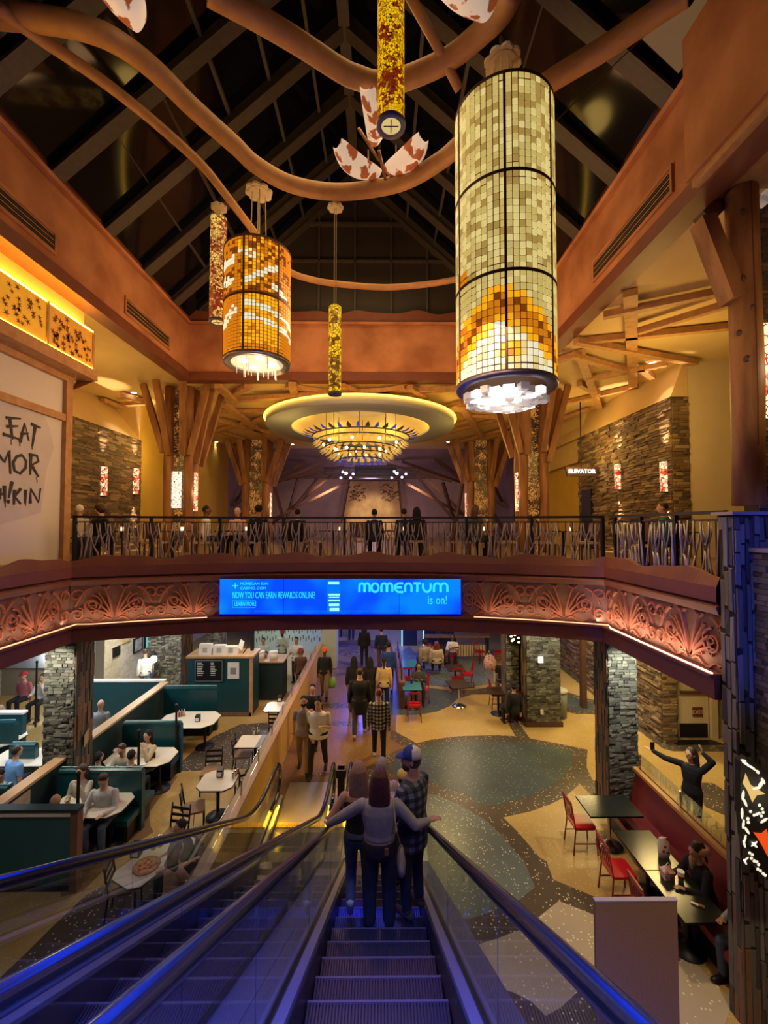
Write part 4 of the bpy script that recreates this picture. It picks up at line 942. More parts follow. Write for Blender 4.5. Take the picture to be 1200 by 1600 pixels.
# log column close on the right
t = T('log_column', 'big knotty log column above the blue pier at the right edge', 'column', (4.95, 5.85, 6.28))
a = [U(px, py, Y=5.85) for px, py in ((1170, 790), (1169, 700), (1168, 600), (1165, 500), (1161, 400), (1158, 300), (1157, 282))]
G().tube(a[::-1], [.185, .19, .19, .185, .19, .18, .185][::1], 14).build('log', timber, t, True)
G().tube([q+Vector((-.02, -.185, 0)) for q in a[1:]], .007, 5).build('crack', timber_d, t)
for px, py in ((1162, 435), (1155, 520), (1168, 560), (1160, 330), (1176, 480)):
    q = U(px, py, Y=5.68); G().ell(q, (.035, .03, .045)).build('knot', timber_d, t)
G().beam(U(1146, 470, Y=5.8), U(1098, 345, Y=5.9), .20, .26, up=(0, 1, 0)).build('strut', timber, t)
G().beam(U(1098, 345, Y=5.9), U(1160, 285, Y=6.4), .20, .16, up=(0, 1, 0)).build('strut', timber_l, t)
t = T('mosaic_pilaster', 'dark stone pilaster with white art glass at the right edge', 'pilaster', (5.9, 6.2, 6.28))
G().box((5.28, 6.05, 6.0), (6.6, 6.28, CEIL)).build('core', mortar, t)
stones(t, (5.28, 6.05, 6.28), (1, 0, 0), (0, -1, 0), 1.2, CEIL-6.3, (.05, .08), (.08, .2), (.01, .04), [tan_st[2], tan_st[0], grey_st[2]], ST_T, 60, False, 41)
q = U(1192, 590, Y=5.9); G().box((q.x-.12, 5.86, q.z-.55), (q.x+.45, 5.98, q.z+.75)).build('art_glass_sconce', mo_sc, t)
q = U(1192, 320, Y=5.9)
for k in range(5): G().box((q.x-.1+.07*(k % 3), 5.8, q.z-.02+.12*k), (q.x+.02+.07*(k % 3), 5.92, q.z+.05+.12*k), rot=Matrix.Rotation(.5+k, 3, 'Y')).build('glass_chip', crys, t)
lamp('POINT', (5.5, 5.5, E+2.2), 10, (1, .75, .4), .1)
# ceiling timbers
CT = [((985,457),(989,605),.30),((943,493),(1127,455),.18),((997,518),(1137,475),.16),((910,533),(1142,510),.18),((900,533),(1087,567),.2),((893,555),(980,580),.2),((872,563),(913,550),.2),((908,557),(937,637),.26),((917,593),(1043,568),.18),((880,630),(997,603),.2),((873,657),(920,640),.2),((1000,575),(1020,590),.2),((905,600),(935,615),.2),
      ((457,600),(463,630),.3),((400,622),(520,615),.22),((447,603),(513,613),.2),((513,613),(712,607),.2),((533,603),(560,614),.3),((603,624),(712,606),.2),((546,619),(633,605),.2),((720,633),(752,683),.3),((697,648),(783,653),.22),((690,640),(722,630),.2),((640,605),(662,618),.25),((700,676),(780,655),.24),((722,690),(800,668),.24),
      ((341,603),(367,628),.3),((359,620),(388,603),.3),((369,625),(460,619),.24),((347,629),(417,683),.34),((340,643),(427,642),.24),((325,677),(427,650),.24),((330,655),(420,676),.24),((320,668),(380,685),.24),((190,617),(226,628),.22),((192,632),(232,629),.22),((206,642),(240,652),.22),((160,625),(200,640),.2),
      ((415,660),(440,668),.25),((710,664),(735,659),.25),((790,672),(830,640),.26),((783,640),(860,622),.22)]
ORD = ['first', 'second', 'third', 'fourth', 'fifth', 'sixth', 'seventh', 'eighth', 'ninth', 'tenth', 'eleventh', 'twelfth', 'thirteenth', 'fourteenth', 'fifteenth', 'sixteenth']
CTO = []
for i, (a, b, w_) in enumerate(CT):
    z = CEIL-.10-.05*(i % 3); pa = U(*a, z=z); pb = U(*b, z=z)
    o = G().beam(pa, pb, w_*.85, .14).build('ceiling_timber', timber_c); CTO.append((i, (a[0]+b[0])/2, (a[1]+b[1])/2, abs(a[0]-b[0]) > 2.2*abs(a[1]-b[1]), w_, o))
for nm, lo, hi in (('left bay', 0, 335), ('bay between left column and ring', 335, 450), ('bay over the ceiling ring', 450, 668), ('bay behind the giant lantern', 668, 868), ('right bay', 868, 1300)):
    for fl in (True, False):
        L_ = sorted([q for q in CTO if lo <= q[1] < hi and q[3] == fl], key=lambda q: q[2])
        for k, q in enumerate(L_): tag(q[5], ('%s %s ceiling timber, %s' % (('wide' if q[4] > .24 else 'slim'), 'crosswise' if fl else 'slanting', (ORD[k]+' nearest in ') if len(L_) > 1 else 'only one in'))+(nm if len(L_) > 1 else ' '+nm), 'beam', 'crossed timbers on the dining ceiling')
# oval ceiling ring and tiered chandelier
oc = Vector((-.80, 17.45)); t = T('ceiling_ring', 'big round dropped ceiling ring glowing amber around the dome', 'ceiling ring', (oc.x, oc.y, E+3.9))
G().lathe((oc.x, oc.y, E+3.9), [(2.75, 0), (3.70, 0), (3.72, .03), (3.72, .28), (3.6, .30), (2.75, .30), (2.75, 0)], 72, close=False).build('ring', [mat('ring_underside', (.30, .33, .36), .6)], t, True)
G().lathe((oc.x, oc.y, E+4.16), [(3.73, .0), (3.80, .0), (3.80, .05), (3.73, .05), (3.73, 0)], 72, close=False).build('cove_strip', glow('amber_cove', (1, .55, .06), 5), t)
G().lathe((oc.x, oc.y, E+3.95), [(2.74, 0), (2.6, .35), (1.9, .62), (1.0, .72), (.001, .74)], 60, close=False).build('dome', mat('dome_gold', (.75, .55, .18), .6), t, True)
for k in range(6): a = k*math.pi/3; lamp('POINT', (oc.x+2.2*math.cos(a), oc.y+2.2*math.sin(a), E+4.02), 16, (1, .72, .22), .15)
ch = T('tiered_chandelier', 'tiered round chandelier of amber leaves with blue lit tips', 'chandelier', (-.80, 17.45, E+2.4))
leaf_a = mat('amber_leaf', (.55, .36, .08), .5, emit=((.85, .55, .12), .35)); leaf_b = mat('blue_leaf', (.03, .03, .10), .4, emit=((.05, .07, .8), .35)); leaf_d = mat('dark_leaf', (.10, .06, .02), .5)
def leafmesh(m, l, w_): return G().add([(0, -w_*.35, 0), (l*.5, -w_/2, -.05), (l, 0, -.02), (l*.5, w_/2, -.05), (0, w_*.35, 0), (0, -w_*.35, .015), (l*.5, -w_/2, -.03), (l, 0, 0), (l*.5, w_/2, -.03), (0, w_*.35, .015)], [(0,1,2,3,4),(9,8,7,6,5)]).mesh('leaf', m)
tiers = [(1.95, E+3.55, .42, 40, 2), (1.75, E+3.40, .40, 34, 0), (1.45, E+3.12, .42, 30, 0), (1.15, E+2.86, .4, 24, 0), (.85, E+2.66, .34, 18, 1)]
for i, (rr, z, l, n, kind) in enumerate(tiers):
    G().lathe((-.80, 17.45, z), [(rr-.02, -.02), (rr+.02, -.02), (rr+.02, .02), (rr-.02, .02), (rr-.02, -.02)], 48, close=False).build('ring', black, ch)
    ms = [leafmesh(leaf_a, l, l*.55), leafmesh(leaf_b, l*1.0, l*.3), leafmesh(leaf_d, l, l*.4)]
    for j in range(n):
        a = 2*math.pi*j/n; kk = kind if kind != 2 else (2 if j % 2 else 1)
        M = Matrix.Translation((-.80+rr*math.cos(a), 17.45+rr*math.sin(a), z)) @ Matrix.Rotation(a, 4, 'Z') @ Matrix.Rotation(R(-20 if kind == 2 else 35), 4, 'Y') @ Matrix.Translation((-l*.3 if kind != 2 else 0, 0, 0))
        piece('leaf', ms[kk], ch, M)
for k in range(18):
    a = k*2*math.pi/18; rr = 1.5 if k % 2 else 1.0; z = E+3.28 if k % 2 else E+3.0; G().ell((-.80+rr*math.cos(a), 17.45+rr*math.sin(a), z), (.05, .05, .06), 8, 6).build('bulb', MATS['bulb'], ch)
for k in range(8):
    a = k*math.pi/4; rr = 1.4; G().tube([(-.8+rr*math.cos(a), 17.45+rr*math.sin(a), E+3.4), (-.8+rr*math.cos(a), 17.45+rr*math.sin(a), E+4.64)], .012, 5).build('hanger_rod', black, ch)
lamp('POINT', (-.8, 17.45, E+3.1), 45, (1, .8, .45), .5); lamp('POINT', (-.8, 17.45, E+2.3), 12, (.3, .3, 1), .3)
# stage things
t = T('stage_backdrop', 'tan embroidered stage backdrop between dark slanting posts', 'backdrop', (-.6, 33.6, F2))
a = [U(536, 812, Y=33.6), U(627, 812, Y=33.6), U(621, 752, Y=33.6), U(547, 752, Y=33.6)]
for i_, j_ in ((0, 3), (1, 2)): a[i_] = a[i_]+(a[i_]-a[j_])*((a[i_].z-F2)/(a[j_].z-a[i_].z))
G().add([*a, *[q+Vector((0, .1, 0)) for q in a]], [(0,1,2,3),(7,6,5,4),(0,4,5,1),(1,5,6,2),(2,6,7,3),(3,7,4,0)]).build('cloth', mat('tan_backdrop', (.55, .36, .16), .8, noise=(1.5, (.40, .24, .10), .15)), t)
for p_, q_ in (((533, 812), (545, 750)), ((630, 812), (623, 750))): G().beam(U(*p_, Y=33.4), U(*q_, Y=33.4), .14, .14).build('post', timber_d, t)
g = G()
for k in range(70):
    sd = k % 2; px = (545+24*hsh(k, 1)) if sd else (596+26*hsh(k, 1)); py = 757+26*hsh(k, 2); q = U(px, py, Y=33.52); g.tube([q+Vector((.16*math.cos(b_), 0, .07*math.sin(b_*1.3))) for b_ in np.linspace(k, k+3, 5)], .02, 4)
part_stuff(g.build('stitched_scrolls', timber_d, t))
FAN = [((422,754),(538,729)),((424,758),(508,717)),((436,743),(475,705)),((443,739),(478,712)),((426,737),(442,717)),((447,801),(541,754)),((447,801),(518,743)),((451,801),(467,743)),((459,794),(496,748)),((350,790),(389,772)),((353,784),(389,748)),((352,712),(386,726)),((440,801),(425,745)),((380,801),(395,770)),
       ((628,709),(722,754)),((604,725),(706,752)),((679,705),(718,747)),((684,712),(712,740)),((632,754),(722,801)),((667,747),(722,801)),((692,754),(706,801)),((757,772),(800,792)),((759,735),(800,784)),((759,729),(796,713)),((652,745),(700,801)),((715,801),(724,750)),((770,801),(757,780))]
for i, (a, b) in enumerate(FAN):
    Y = 27.2+(i % 4)*.5; sd = 'left' if a[0] < 570 else 'right'; k = sorted([(p_[0]+q_[0], p_[1]) for p_, q_ in FAN if (p_[0] < 570) == (a[0] < 570)]).index((a[0]+b[0], a[1]))
    pa, pb = U(*a, Y=Y), U(*b, Y=Y+(i % 3)*.4)
    lo, hi = (pa, pb) if pa.z < pb.z else (pb, pa)
    if lo.z < 7.1: lo += (lo-hi)*((lo.z-F2-.1)/(hi.z-lo.z))
    for q in (pa, pb): q.x = min(8.0, max(-9.4, q.x)); q.z = min(q.z, 10.3)
    tag(G().beam(pa, pb, .16 if i % 3 else .24, .16).build('slanting_pole', timber_l if i % 2 else timber_d), 'dark pole fanning out %s of the stage, %s from the left of its fan' % (sd, ORD[k]), 'pole', 'fanned timber poles by the stage')
t = T('lighting_truss', 'black lighting truss above the stage backdrop', 'truss', (-.6, 27, 8.6))
a = U(505, 741, Y=27); b = U(650, 741, Y=27)
for dz in (0, .4): G().beam((a.x, 27, a.z+dz), (b.x, 27, b.z+dz), .09, .09).build('chord', black, t)
for k in range(13): x = a.x+(b.x-a.x)*k/12; G().beam((x, 27, a.z), (x+(b.x-a.x)/24, 27, a.z+.4), .04, .04).build('brace', black, t)
G().box((b.x*-.2-1.2, 27.2, a.z-.2), (1.0, 27.8, a.z+.6)).build('speaker_box', black, t)
for i, (px, py) in enumerate(((533, 747), (541, 740), (548, 747), (536, 738), (552, 741), (612, 747), (620, 740), (628, 746), (616, 737), (634, 741))):
    q = U(px, py, Y=26.9); s_ = T('stage_light', 'stage spotlight in the %s cluster under the truss, %s one' % (('left', 'right')[i > 4], ('leftmost', 'topmost bright', 'middle lower', 'upper', 'rightmost')[i % 5]), 'spotlight', tuple(q), 0, 'left cluster of stage spotlights' if i < 5 else 'right cluster of stage spotlights')
    G().tube([q+Vector((0, -.12, 0)), q+Vector((0, .16, .05))], .12, 10).build('housing', black, s_); G().tube([q+Vector((0, -.135, 0)), q+Vector((0, -.12, 0))], .09, 10).build('lens', lens_c if i in (1, 6) else mat('dim_lens', (.5, .5, .6), .3, emit=((.7, .7, 1), 1.2)) if 'dim_lens' not in MATS else (lens_c if i in (1, 6) else MATS['dim_lens']), s_)
lamp('SPOT', (-.7, 28, 8.9), 1000, (1, .80, .50), .3, None, (-.7, 33.6, 6.8), 40); lamp('SPOT', (-3.2, 27, 8.6), 420, (1, .62, .35), .3, None, (-5, 34, 6.2), 80); lamp('SPOT', (2.0, 27, 8.6), 420, (1, .62, .35), .3, None, (4, 34, 6.2), 80); lamp('POINT', (-.7, 30, 8.4), 110, (.72, .5, .75), .5)
# downlights
for i, (px, py, lb) in enumerate(((209, 613, 'round downlight in the ceiling left of the left tree column'), (1020, 566, 'round downlight among the timbers at right'), (325, 678, 'small downlight behind the left tree column'), (338, 690, 'small downlight nearest the dark post at left'), (916, 690, 'small downlight above the elevator sign'), (788, 690, 'small downlight behind the right tree column'), (700, 690, 'small downlight right of the ceiling ring'), (457, 694, 'small downlight left of the ceiling ring'))):
    q = U(px, py, z=CEIL-.005); t = T('downlight', lb, 'downlight', tuple(q)); G().lathe((q.x, q.y, q.z), [(.09, -.02), (.12, -.02), (.12, 0), (.09, 0), (.09, -.02)], 18, close=False).build('rim', white, t); G().lathe((q.x, q.y, q.z), [(.001, -.012), (.09, -.012), (.09, -.004), (.001, -.004)], 16).build('lens', lens, t)
    lamp('SPOT', q+Vector((0, 0, -.03)), 60, (1, .8, .5), .06, None, q+Vector((0, 0, -3)), 80)
# wall sconces on the stone walls
def sconce(label, x, y, z, s, h=.85):
    t = T('wall_sconce', label, 'sconce', (x, y, z-h/2)); G().tube([(x+s*.05, y, z-h/2), (x+s*.05, y, z+h/2)], .10, 10).build('art_glass', mo_sc, t, True)
    for dz in (-h/2-.02, h/2): G().tube([(x+s*.05, y, z+dz), (x+s*.05, y, z+dz+.02)], .105, 10).build('cap', black, t)
    for dz, az in ((h/2+.15, 1), (-h/2-.15, -1)): lamp('SPOT', (x+s*.15, y, z+dz*.8), 480, (1, .70, .40), .03, None, (x+s*.02, y, z+az*2.2), 36)
for px, lb in ((965, 'red and white glass sconce on the right stone wall, farther one'), (1037, 'red and white glass sconce on the right stone wall, nearer one')):
    q = U(px, 745, x=8.0); sconce(lb, 8.05, q.y, q.z, -1)
for px, lb in ((163, 'red and white glass sconce on the left stone wall, nearer one'), (213, 'red and white glass sconce on the left stone wall, farther one')):
    q = U(px, 752, x=-9.0); sconce(lb, -9.06, q.y, q.z, 1, .95)
# elevator sign
q = U(908, 737, Y=16.0); t = T('elevator_sign', 'dark hanging ELEVATOR sign with glowing letters', 'sign', (q.x, 16, q.z-.17)); G().add([(q.x-.60, 15.95, q.z+.17), (q.x-.52, 15.95, q.z-.17), (q.x+.52, 15.95, q.z-.17), (q.x+.60, 15.95, q.z+.17), (q.x-.60, 16.05, q.z+.17), (q.x-.52, 16.05, q.z-.17), (q.x+.52, 16.05, q.z-.17), (q.x+.60, 16.05, q.z+.17)], [(0,1,2,3),(7,6,5,4),(0,4,5,1),(1,5,6,2),(2,6,7,3),(3,7,4,0)]).build('board', timber_d, t)
text('ELEVATOR', .21, .01, glow('sign_glow', (.75, 1, .92), 4), t, face_cam((q.x, 15.93, q.z))); G().beam((q.x, 16, q.z+.17), (q.x, 16, CEIL), .03, .03).build('hanger', black, t)
# ---- storefront at the left
XS = -6.62
struct('wall_storefront', G().box((-9.0, -1.5, F2), (XS-.06, 9.28, 9.28)), cream2)
bb = T('billboard', 'tall framed poster panel with dripping hand-painted words', 'billboard', (XS, 7.0, 5.3))
G().box((XS-.06, 3.0, 5.35), (XS, 9.08, 9.15)).build('poster', mat('poster_paper', (.62, .60, .56), .6, noise=(.5, (.70, .68, .63), .3)), bb)
for a, b in (((XS, 9.02, 5.3), (XS+.09, 9.2, 9.3)), ((XS, 3, 8.28), (XS+.08, 9.02, 8.42)), ((XS, 3, 5.28), (XS+.07, 9.02, 5.42)), ((XS-.02, 3, 9.12), (XS+.10, 9.2, 9.28))): G().box(a, b).build('frame_bar', timber_c, bb)
ink = mat('black_ink', (.015, .012, .015), .6)
PX = XS+.012
def PB(px, py, x=PX): return U(px, py, x=x)
G().add([PB(-60, 600, PX), PB(-60, 838, PX), PB(64, 801, PX), PB(72, 738, PX), PB(84, 700, PX), PB(78, 670, PX), PB(70, 650, PX), PB(0, 622, PX)], [(0,1,2,3,4,5,6,7)]).build('placard', mat('placard_card', (.52, .50, .50), .7, noise=(2, (.60, .58, .57), .2)), bb)
def zb(pts): return [(a/4.706, 540+b/4.706) for a, b in pts]
STROKES = [[(45,530),(155,538)],[(75,535),(95,690)],[(50,595),(135,592)],[(25,650),(150,690)],
           [(150,710),(185,575),(215,700)],[(155,650),(210,645)],[(230,575),(300,605)],[(262,588),(240,740)],
           [(-10,800),(35,855),(70,770),(80,945)],[(165,805),(125,815),(100,860),(110,920),(150,940),(190,900),(195,850),(165,805)],
           [(230,800),(225,950)],[(215,800),(275,810),(285,850),(230,880)],[(235,880),(285,965)],
           [(-20,1050),(-14,1140)],[(2,1050),(2,1130)],[(0,1095),(38,1085)],[(35,1030),(40,1150)],[(92,1000),(66,1120)],[(64,1135),(66,1160)],
           [(110,1060),(105,1170)],[(155,1050),(110,1110),(155,1165)],[(190,1060),(188,1160)],[(225,1160),(228,1050),(285,1150),(300,1050)]]
g = G()
for s_ in STROKES:
    P = [PB(*q, PX+.012) for q in zb(s_)]; rr = [.034]+[.027]*(len(P)-2)+[.018]; g.tube(P, rr, 6, flat=(.2, 1, 1))
for a, b in (((150,700),(148,740)),((240,735),(238,765)),((85,690),(86,730)),((270,965),(275,1005)),((40,1150),(41,1190)),((190,1155),(190,1180))):
    g.tube([PB(*q, PX+.012) for q in zb([a, b])], .008, 5, flat=(.2, 1, 1))
g.build('painted_words', ink, bb)
struct('trim_10', G().box((XS-.1, 3, 9.24), (-6.16, 9.42, 9.46)).add([(XS, 9.2, 8.95), (-6.2, 9.4, 9.25), (XS, 9.42, 9.25), (XS, 9.3, 8.9)], [(0,1,2,3)]), timber_c, label='brown ledge above the poster')
struct('trim_11', G().box((XS-.25, 9.14, F2), (XS-.02, 9.3, 9.2)), timber_c)
fz = T('leaf_frieze', 'amber lit frieze of panels printed with maple leaves', 'frieze', (-6.2, 7, 9.5))
def maple(g, c, s, rot, x):
    pts = []
    for k in range(10): a = rot+k*math.pi/5; r_ = s if k % 2 == 0 else s*.32; pts.append((x, c[0]+r_*math.cos(a), c[1]+r_*math.sin(a)))
    g.add([(x, c[0], c[1])]+pts, [(0, k+1, (k+1) % 10+1) for k in range(10)])
cuts = [3.0, 4.9, 6.55, 8.02, 9.3]
for i in range(4):
    y0, y1 = cuts[i], cuts[i+1]; G().box((-6.26, y0+.02, 9.50), (-6.2, y1-.02, 10.26)).build('glass_panel', mat('amber_frieze%d' % i, (.45, .20, .03), .5, noise=(5, (.60, .30, .05), .2), emit=((.75, .28, .02) if i != 2 else (.95, .42, .02), .45)), fz)
    g = G()
    for k in range(60 if i % 2 else 38): maple(g, (y0+.1+(y1-y0-.2)*hsh(k, i), 9.55+.62*hsh(k, i, 2)), .05+.03*hsh(k, 9), k, -6.19)
    part_stuff(g.build('leaf_print', mat('rust_leaf', (.22, .05, .015), .6) if 'rust_leaf' not in MATS else MATS['rust_leaf'], fz))
    G().box((-6.28, y1-.03, 9.47), (-6.17, y1+.01, 10.28)).build('mullion', oak, fz)
G().box((-6.34, 3, 10.27), (-6.20, 9.3, 10.30)).build('cove_strip', glow('gold_cove', (1, .56, .04), 22), fz)
G().box((-6.34, 3, 9.465), (-6.18, 9.3, 9.48)).build('cove_strip', MATS['gold_cove'], fz)
struct('wall_storefront_head', G().box((-9.0, -1.5, 9.28), (-6.4, 9.3, CEIL)), cream)
# ================================================================== ESCALATORS
TG = math.tan(R(30)); CS = math.cos(R(30))
def zn(Y): return 4.55-.5774*Y          # nosing line
YE = 7.88
def rail_path(Ys=-2.6, off=0.985, zlow=None):
    """handrail centre line in (Y, z)"""
    zl = off if zlow is None else zlow; P = []; Yc = (4.55+off-zl)/.5774; a = Yc-.75; b = Yc+.75
    P += [(Ys, zn(-1.0)+off+.03), (-1.3, zn(-1.0)+off+.03), (-.7, zn(-.7)+off)]
    P += [(y, zn(y)+off) for y in np.linspace(.2, a, 8)]
    for t in np.linspace(.15, 1, 7):
        y = a+(b-a)*t; P.append((y, (1-t)**2*(zn(a)+off)+2*t*(1-t)*zl+t*t*zl))
    P += [(b+.4, zl), (YEND-.3, zl)]
    return P
YEND = 9.75
def escalator(label, xs0, xs1, xr0, xr1, xo0, xo1):
    t = T('escalator', label, 'escalator', ((xs0+xs1)/2, 7.0, 0))
    # treads
    g = G(); n = 44; w_ = xs1-xs0; xm = 0
    g.box((-w_/2, -.40, -.24), (w_/2, 0, -.022), 1)
    for i in range(n): x = -w_/2+w_*(i+.5)/n; g.box((x-w_/n*.30, -.40, -.022), (x+w_/n*.30, -.004, 0), 0); g.box((x-w_/n*.30, -.004, -.235), (x+w_/n*.30, .006, -.006), 3)
    g.box((-w_/2, -.012, -.012), (w_/2, .004, .0005), 2)
    me = g.mesh('step', [step_m, step_g, mat('nosing', (.13, .12, .15), .4, .5) if 'nosing' not in MATS else MATS['nosing'], riser_m])
    k = -9
    while True:
        Y = 3.27+.4*k; z = zn(Y)
        if Y > 9.2: break
        if Y > YE-.2: z = max(.012, .02+.12*max(0, (8.3-Y))); 
        if z > F2-.02: z = F2-.02
        M = Matrix.Translation(((xs0+xs1)/2, Y, max(z, .012)))
        if Y > YE: M = M @ Matrix.Diagonal((1, 1, .12, 1))
        piece('step', me, t, M); k += 1
    # landing plate
    G().box((xs0-.03, 9.1, 0), (xs1+.03, 10.55, .02)).build('landing_plate', mat('landing_metal', (.42, .38, .32), .4, .6, noise=(60, (.5, .46, .4), .2)) if 'landing_metal' not in MATS else MATS['landing_metal'], t)
    g = G()
    for i in range(34): x = xs0+w_*(i+.5)/34; g.box((x-.008, 9.0, .012), (x+.008, 9.14, .03))
    g.build('comb', led_y if False else mat('comb_yellow', (.75, .50, .03), .4) if 'comb_yellow' not in MATS else MATS['comb_yellow'], t)
    for side, xs, xr, xo in ((-1, xs0, xr0, xo0), (1, xs1, xr1, xo1)):
        P = rail_path(); pts = [(xr, y, z) for y, z in P]
        for j in range(1, 8): a = math.pi/2-math.pi*j/7; pts.append((xr, YEND-.3+.33*math.cos(a), .985-.33+.33*math.sin(a)))
        pts.append((xr, 9.0, .36))
        g = G().tube(pts, .042, 10, flat=(.95, 1, 1)); g.build('handrail', rubber, t, True)
        # glass panels
        lo = lambda y: max(.26, zn(y)+.20) if y < 8.3 else .26
        hi = lambda y: np.interp(y, [p[0] for p in P], [p[1] for p in P])-.05
        cuts_ = [-1.2, .6, 2.3, 4.0, 5.7, 7.4, 9.25]
        for a, b in zip(cuts_[:-1], cuts_[1:]):
            ys = np.linspace(a+.006, b-.006, 10); vs = []
            for y in ys: vs += [(xr-.006, y, lo(y)), (xr+.006, y, lo(y)), (xr+.006, y, hi(y)), (xr-.006, y, hi(y))]
            fs = []
            for i in range(9):
                for j in range(4): q = 4*i+j; q2 = 4*i+(j+1) % 4; fs.append((q, q2, q2+4, q+4))
            fs += [(0,3,2,1), (36,37,38,39)]; G().add(vs, fs).build('glass_panel', bglass, t)
        ys = np.linspace(8.9, YEND-.3, 6); vs = [(xr, 9.26, .26), (xr, YEND-.2, .36), (xr, YEND-.02, .6), (xr, YEND-.1, .8), (xr, YEND-.3, .93), (xr, 9.26, .93)]
        G().add([(v[0]-.006, v[1], v[2]) for v in vs]+[(v[0]+.006, v[1], v[2]) for v in vs], [(0,1,2,3,4,5), (11,10,9,8,7,6)]+[(i, (i+1) % 6, (i+1) % 6+6, i+6) for i in range(6)]).build('glass_panel', bglass, t)
        # skirt, inner deck, outer deck, cladding following the incline
        def run(prof, name, m, Ya=-1.6, Yb=9.75):
            ys = [Ya, -1.1, -.7]+list(np.linspace(0, 7.6, 8))+[7.9, 8.2, Yb]; vs = []; k_ = len(prof)
            for y in ys:
                zb = min(F2, max(zn(y), 0)); zb = max(zb, .0)
                for x, z in prof: vs.append((x, y, max(zb+z, 0)) if z > -5 else (x, y, 0))
            fs = []
            for i in range(len(ys)-1):
                for j in range(k_): q = i*k_+j; q2 = i*k_+(j+1) % k_; fs.append((q, q2, q2+k_, q+k_) if side > 0 else (q+k_, q2+k_, q2, q))
            fs += [tuple(range(k_)), tuple((len(ys)-1)*k_+j for j in range(k_-1, -1, -1))]
            G().add(vs, fs).build(name, m, t)
        s = side; xin = xs+s*.008
        run([(xin, -.3), (xin, .16), (xin+s*.012, .16), (xin+s*.012, -.3)], 'skirt', skirt_m)
        run([(xin+s*.012, .12), (xin+s*.02, .19), (xr-s*.02, .215), (xr-s*.02, .12)], 'inner_deck', deck_m)
        run([(xr-s*.02, .17), (xr-s*.02, .235), (xr+s*.02, .235), (xr+s*.02, .17)], 'glass_channel', skirt_m)
        if abs(xo-xr) > .03:
            run([(xr+s*.02, .14), (xr+s*.02, .20), (xo, .17), (xo, .10)], 'outer_deck', deck_m)
            run([(xo-s*.03, .12), (xo, .12), (xo, -.9), (xo-s*.03, -.9)], 'side_cladding', mat('cladding', (.07, .07, .09), .5, .3) if 'cladding' not in MATS else MATS['cladding'])
        # yellow light at the foot
        G().box((xs+s*.012, 8.75, .20), (xs+s*.03, 9.35, .24)).build('foot_light', led_y, t)
        lamp('AREA', (xs-s*.03, 9.05, .34), 3.5, (1, .55, .04), .5, .1, ((xs0+xs1)/2, 9.1, 0))
    # underside
    ys = [-1.2, 7.2, 8.6, 9.4]; vs = []
    for y in ys: vs += [(xs0-.1, y, max(.0, zn(y)-.95) if y < 8 else 0), (xs1+.1, y, max(.0, zn(y)-.95) if y < 8 else 0), (xs1+.1, y, max(.003, min(F2, zn(y))-.3)), (xs0-.1, y, max(.003, min(F2, zn(y))-.3))]
    fs = []
    for i in range(3):
        for j in range(4): q = 4*i+j; q2 = 4*i+(j+1) % 4; fs.append((q+4, q2+4, q2, q))
    fs += [(0,1,2,3), (15,14,13,12)]; G().add(vs, fs).build('truss_casing', MATS['cladding'], t)
    return t
escalator('descending escalator carrying the group of people, seen from its top', -.53, .49, -.638, .60, -.828, .85)
escalator('neighbouring empty escalator on the left', -2.12, -1.10, -2.216, -1.018, -2.42, -.832)
tag(G().box((-.9, 9.25, 0), (-.76, 9.4, 1.02)).box((-.93, 9.22, .86), (-.73, 9.43, 1.02)).build('control_post', black), 'short dark post between the two escalators', 'post')
# ================================================================== LOW WALL AND PARTITIONS
def capwall(name, x0, x1, y0, y1, h, label, body, capm, over=.03, capt=.05):
    t = T(name, label, 'partition', ((x0+x1)/2, (y0+y1)/2, 0)); G().box((x0, y0, 0), (x1, y1, h-capt)).build('body', body, t); G().box((x0-over, y0-over, h-capt), (x1+over, y1+over, h)).build('cap', capm, t); return t
bead = mat('beadboard', (.62, .40, .12), .6)
lw = capwall('low_wall', -2.68, -2.52, 4.6, 18.7, 1.1, 'long wood-capped low wall between the restaurant and the walkway', mat('low_wall_body', (.30, .17, .07), .6), oak)
bd = G().box((0, 0, 0), (.012, .088, 1.02)).mesh('board', bead)
for i in range(140):
    piece('board', bd, lw, Matrix.Translation((-2.52, 4.7+i*.1, .01)))
for i in range(11):
    y = 6.0+i*1.15; G().box((-2.615, y-.012, 1.1), (-2.585, y+.012, 1.36)).build('glass_post', chrome, lw)
    if i < 10: G().box((-2.604, y+.03, 1.12), (-2.596, y+1.12, 1.34)).build('glass_panel', pane_g, lw)
lamp('AREA', (-2.30, 8.2, .12), 16, (1, .62, .05), 3.2, .08, (-2.6, 8.2, .9))
tag(G().box((-2.36, 6.6, .02), (-2.30, 9.8, .07)).build('floor_light', led_y), 'amber strip light at the foot of the low wall', 'light strip')
cw = capwall('booth_partition', -6.72, -6.58, 7.3, 9.2, 1.3, 'wood-capped dark partition ending at the left stone column', dk_teal, oak, .05)
q = G().box((-6.57, 7.75, .55), (-6.55, 8.35, 1.18)).build('poster', mat('newspaper', (.48, .40, .30), .7, noise=(12, (.3, .25, .2), .3)), cw)
capwall('booth_partition', -6.72, -6.58, 9.95, 13.6, 1.3, 'wood-capped dark partition running back from the stone column', dk_teal, oak, .05)
capwall('booth_partition', -10.2, -6.72, 13.7, 13.84, 1.32, 'teal partition across the back left, white topped', teal_p, white, .02)
capwall('booth_partition', -14.5, -9.2, 11.40, 11.54, 1.32, 'teal partition at far left behind the white-shirted diner', teal_p, white, .02)
t = T('front_counter', 'teal panelled front counter with wooden corner at the lower left', 'counter', (-6.6, 6.3, 0))
a = U(-60, 1395, z=0); b = U(118, 1395, z=0)
zt = U(118, 1265, Y=b.y).z
